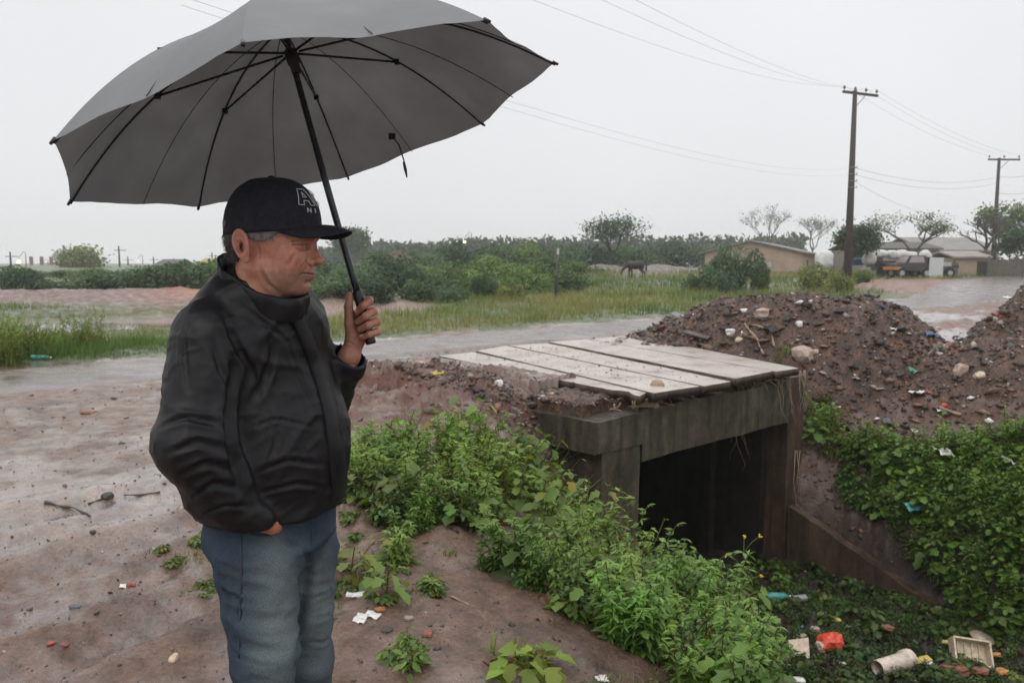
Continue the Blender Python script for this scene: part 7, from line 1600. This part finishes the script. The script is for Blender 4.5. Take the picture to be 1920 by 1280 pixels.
for k, (px, py, w, mt, lab) in enumerate(((1398, 1113, 16, M_tc, 'orange brown lump left of the green bottle'), (1354, 1125, 10, M_rd, 'dark red lump at the left foot of the culvert'), (1571, 1161, 11, M_ye, 'pale yellow lump above the red bag'), (1593, 1174, 12, M_gy, 'grey lump right of the pale yellow one'), (1664, 1176, 20, M_tc, 'orange lump in the middle of the creepers'), (1528, 1178, 16, M_pk, 'pinkish lump above the torn carton'), (1507, 1191, 14, M_pk, 'small pinkish lump left above the carton'), (1774, 1203, 14, M_ye, 'mustard lump left of the beige bowl'), (1866, 1226, 16, mat_c('orange_peel', (.40, .19, .05), .4), 'orange piece right of the cream basket'),
                                         (1838, 1256, 26, M_tc, 'brownish orange strip below the cream basket'), (1790, 1254, 44, M_tc, 'long reddish piece left below the cream basket'), (1905, 1272, 22, M_ye, 'yellow lump in the bottom right corner'), (1879, 1258, 18, mat_c('orange_plastic', (.42, .18, .05), .4), 'small orange piece above the bottom right corner'), (1499, 1275, 22, M_wh, 'white crumpled piece at the bottom below the carton'), (1580, 1243, 12, M_wh, 'tiny white piece below the red bag'), (1466, 1228, 16, M_cr, 'cream lump at the left end of the litter'))):
    floor_chunk(px, py, w, (.9, .7, .35), mt, lab, 'litter', 100 + k)
sheet('plastic_bag', 1704, 996, 32, 18, M_te, 'teal plastic bag caught in the weeds of the far bank', 'bag', 71); sheet('plastic_bag', 1762, 894, 30, 22, M_wh, 'pale crumpled bag caught high in the weeds of the far bank', 'bag', 72); sheet('plastic_scrap', 1880, 912, 10, 24, M_wh, 'white strip hanging in the weeds near the right edge', 'scrap', 73)
for n_ in ('teal', 'pale crumpled', 'white strip'):
    for o in [o for o in col.objects if o.get('label', '').startswith(n_) and 'weeds' in o['label']]: o.location.z += .35; o.location.y -= .1
sheet('paper_scrap', 1128, 1276, 22, 14, M_wh, 'white torn paper at the bottom edge under the weeds', 'scrap', 74)
# litter dust: too many to count
P = st_region([(7.8, -6.0), (11.2, -6.0), (11.2, 1), (7.8, 1)], 1500, rng); P[:, 2] += .03
shards('ditch_litter', P, np.clip(rng.lognormal(-3.9, .5, len(P)), .008, .05), palette(rng, len(P), [(.04, .03, .02), (.30, .25, .18), (.5, .3, .08), (.35, .12, .05), (.6, .58, .5), (.05, .2, .15)], [30, 8, 5, 5, 5, 1]), 'bits of litter among the creepers on the ditch floor', 9, mat=M_scat)
P = st_region([(8.2, -10.5), (10.9, -10.5), (10.9, -6.1), (8.0, -6.1)], 380, rng); P[:, 2] = .02
shards('slab_crumbs', P, np.clip(rng.lognormal(-4.6, .5, len(P)), .004, .03), palette(rng, len(P), SOIL[:5], [5, 5, 4, 3, 1]), 'soil crumbs scattered on top of the slabs', 10, mat=M_scat)
# ---------------------------------------------------------------- single plants one can point at
def single(name, px, py, kind, h, label, cat, seed, n=1, base=None, tint=(1.2, 1.1, 1)):
    P = hit(px, py) if base is None else base; rg = np.random.default_rng(seed); Vs, Fs, Cs = [], [], []; n0 = 0
    for _ in range(n): V, F, C = plant(rg, kind, h); Vs.append(V + np.r_[rg.normal(0, .04, 2), 0] * (n > 1)); Fs.append(F + n0); Cs.append(C * tint); n0 += len(V)
    return tag(mesh_obj(name, np.concatenate(Vs), np.concatenate(Fs), M_leaf, None, False, {'tint': np.concatenate(Cs)}, tuple(P - [0, 0, .01])), label, cat)
single('leafy_seedling', 762, 1232, 'small', .09, 'low rosette of pale green leaves alone on the bare bank', 'plant', 1, 2, tint=(1.6, 1.5, 1.3)); single('leafy_weed', 722, 1105, 'broad', .26, 'broad leaved weed with drooping leaves beside the jeans', 'plant', 2); single('leafy_weed', 668, 1085, 'broad', .30, 'taller yellowing weed closest to the man\'s jeans', 'plant', 3, tint=(1.5, 1.1, .8)); single('leafy_weed', 753, 1062, 'feather', .24, 'single upright feathery weed behind the broad leaved one', 'plant', 4)
single('grass_tuft', 950, 1228, 'grass', .12, 'small grass tuft low on the bare bank', 'grass tuft', 5); single('leafy_seedling', 1000, 1272, 'broad', .12, 'yellow green round leaved seedling at the bottom edge', 'plant', 6, tint=(1.7, 1.4, .8))
def flower_stalk(px, py_base, py_top, d, label, seed, flw=(.75, .52, .05)):
    A = D(px, py_base, d); B = D(px + 8, py_top, d); rg = np.random.default_rng(seed); root = empty('flowering_weed', tuple(A), label, 'plant'); m = MB(); L = B - A
    pts = [L * t + np.array([.02 * math.sin(t * 4 + seed), 0, 0]) for t in np.linspace(0, 1, 8)]; m.tube(pts, [.005, .005, .0045, .004, .004, .003, .003, .002], 5); tips = [pts[-1]]
    for k in range(3):
        p0 = pts[4 + k]; q = p0 + np.array([.13 * (1 if k % 2 == 0 else -1), rg.normal(0, .03), .07 + .03 * k]); m.tube([p0, (p0 + q) / 2 + [0, 0, .02], q], [.003, .0025, .002], 5); tips.append(q)
    m.build('stem', mat_c('green_stem', (.10, .14, .04), .6), root, True); n = 26; c = np.array([pts[i] for i in rg.integers(0, 7, n)]); az = rg.uniform(0, 6.28, n); dd = np.stack([np.cos(az), np.sin(az), rg.uniform(-.3, .5, n)], 1); LL = rg.uniform(.05, .10, n)
    V, F, k = leaf_fan(rg, c, dd, np.array([0, 0, 1.]) + rg.normal(0, .3, (n, 3)), LL, LL * .45, 0, .2, .4); mesh_obj('leaves', V, F, M_leaf, root, False, {'tint': tintv(rg, (.14, .22, .05), n, k)})
    mf = mat_c('flower_petals', flw, .6)
    for t in tips:
        m = MB()
        for _ in range(5): q = t + rg.normal(0, .008, 3); m.tube([q - [0, 0, .006], q, q + [0, 0, .007]], [.002, .009, .003], 6)
        m.build('flower', mf, root)
flower_stalk(1392, 1215, 1005, 6.1, 'tall thin stalk with small yellow flowers in front of the culvert mouth', 1); flower_stalk(1313, 1200, 1060, 6.0, 'shorter thin stalk left of the tall flowering one', 2, (.45, .42, .12)); flower_stalk(1060, 1010, 935, 6.3, 'weed with white flower cluster below the culvert wall', 3, (.6, .58, .5))
# ---------------------------------------------------------------- grazing horse far off
def horse():
    d = 52; P0 = D(1190, 522, d); gz = hz(P0[0], P0[1]); o = np.array([P0[0], P0[1], gz]); sc_ = 1.0
    def fn(s):
        A = lambda *q: np.array(q, float)
        b = smin(s.cap(A(-.38, 0, 1.12), A(.52, 0, 1.16), .30, .31), s.ell(A(.08, 0, 1.05), (.62, .27, .30)), .1)
        b = smin(b, s.cap(A(-.50, 0, 1.22), A(-.98, 0, .80), .19, .12), .12); b = smin(b, s.cap(A(-.98, 0, .82), A(-1.18, 0, .36), .12, .065), .05)
        for y in (-.04, .04): b = smin(b, s.cap(A(-1.0, y * 1.6, .92), A(-.97, y * 2.2, 1.06), .035, .012), .02)
        for (x0, x1, x2, y) in ((-.42, -.46, -.42, .16), (-.36, -.26, -.30, -.15)): b = smin(b, s.cap(A(x0, y, .98), A(x1, y, .52), .12, .062), .06); b = smin(b, s.cap(A(x1, y, .52), A(x2, y, .04), .052, .045), .02)
        for (x0, x1, x2, x3, y) in ((.60, .48, .70, .64, .16), (.64, .60, .82, .78, -.15)): b = smin(b, s.cap(A(x0, y, 1.05), A(x1, y, .74), .17, .09), .06); b = smin(b, s.cap(A(x1, y, .74), A(x2, y, .48), .075, .052), .03); b = smin(b, s.cap(A(x2, y, .48), A(x3, y, .04), .05, .045), .02)
        return b
    V, F = sdf_mesh(fn, (-1.35, -.42, -.03), (1.1, .42, 1.6), .03); root = empty('horse', tuple(o), 'dark horse grazing with lowered head in the meadow before the rubble', 'horse'); m_ = mat_c('dark_bay_coat', (.035, .025, .02), .6); mesh_obj('body', V, F, m_, root, True)
    m = MB(); m.tube([(.84, 0, 1.28), (.97, 0, 1.1), (.98, 0, .8), (.96, 0, .5)], [.04, .07, .08, .02], 8); m.build('tail', M_bk, root, True); m = MB(); m.tube([(-.42, 0, 1.44), (-.65, 0, 1.30), (-.92, 0, 1.02)], [.03, .06, .04], 6); m.build('mane', M_bk, root, True); root.scale = (.76, .76, .78)
horse()
# ================================================================ rain haze in the air
def haze():
    m = bpy.data.materials.new('rain_haze'); m.use_nodes = True; nt = m.node_tree; nt.nodes.clear(); o = nt.nodes.new('ShaderNodeOutputMaterial'); v = nt.nodes.new('ShaderNodeVolumePrincipled')
    v.inputs['Color'].default_value = (.985, .99, .995, 1); v.inputs['Density'].default_value = .001; v.inputs['Anisotropy'].default_value = .35; nt.links.new(v.outputs[0], o.inputs['Volume'])
    b = MB(); b.box((0, 0, 8.5), (1060, 1060, 25)); ob = b.build('haze', m); tag(ob, kind='stuff'); ob['label'] = 'thin rain haze filling the air'
haze()
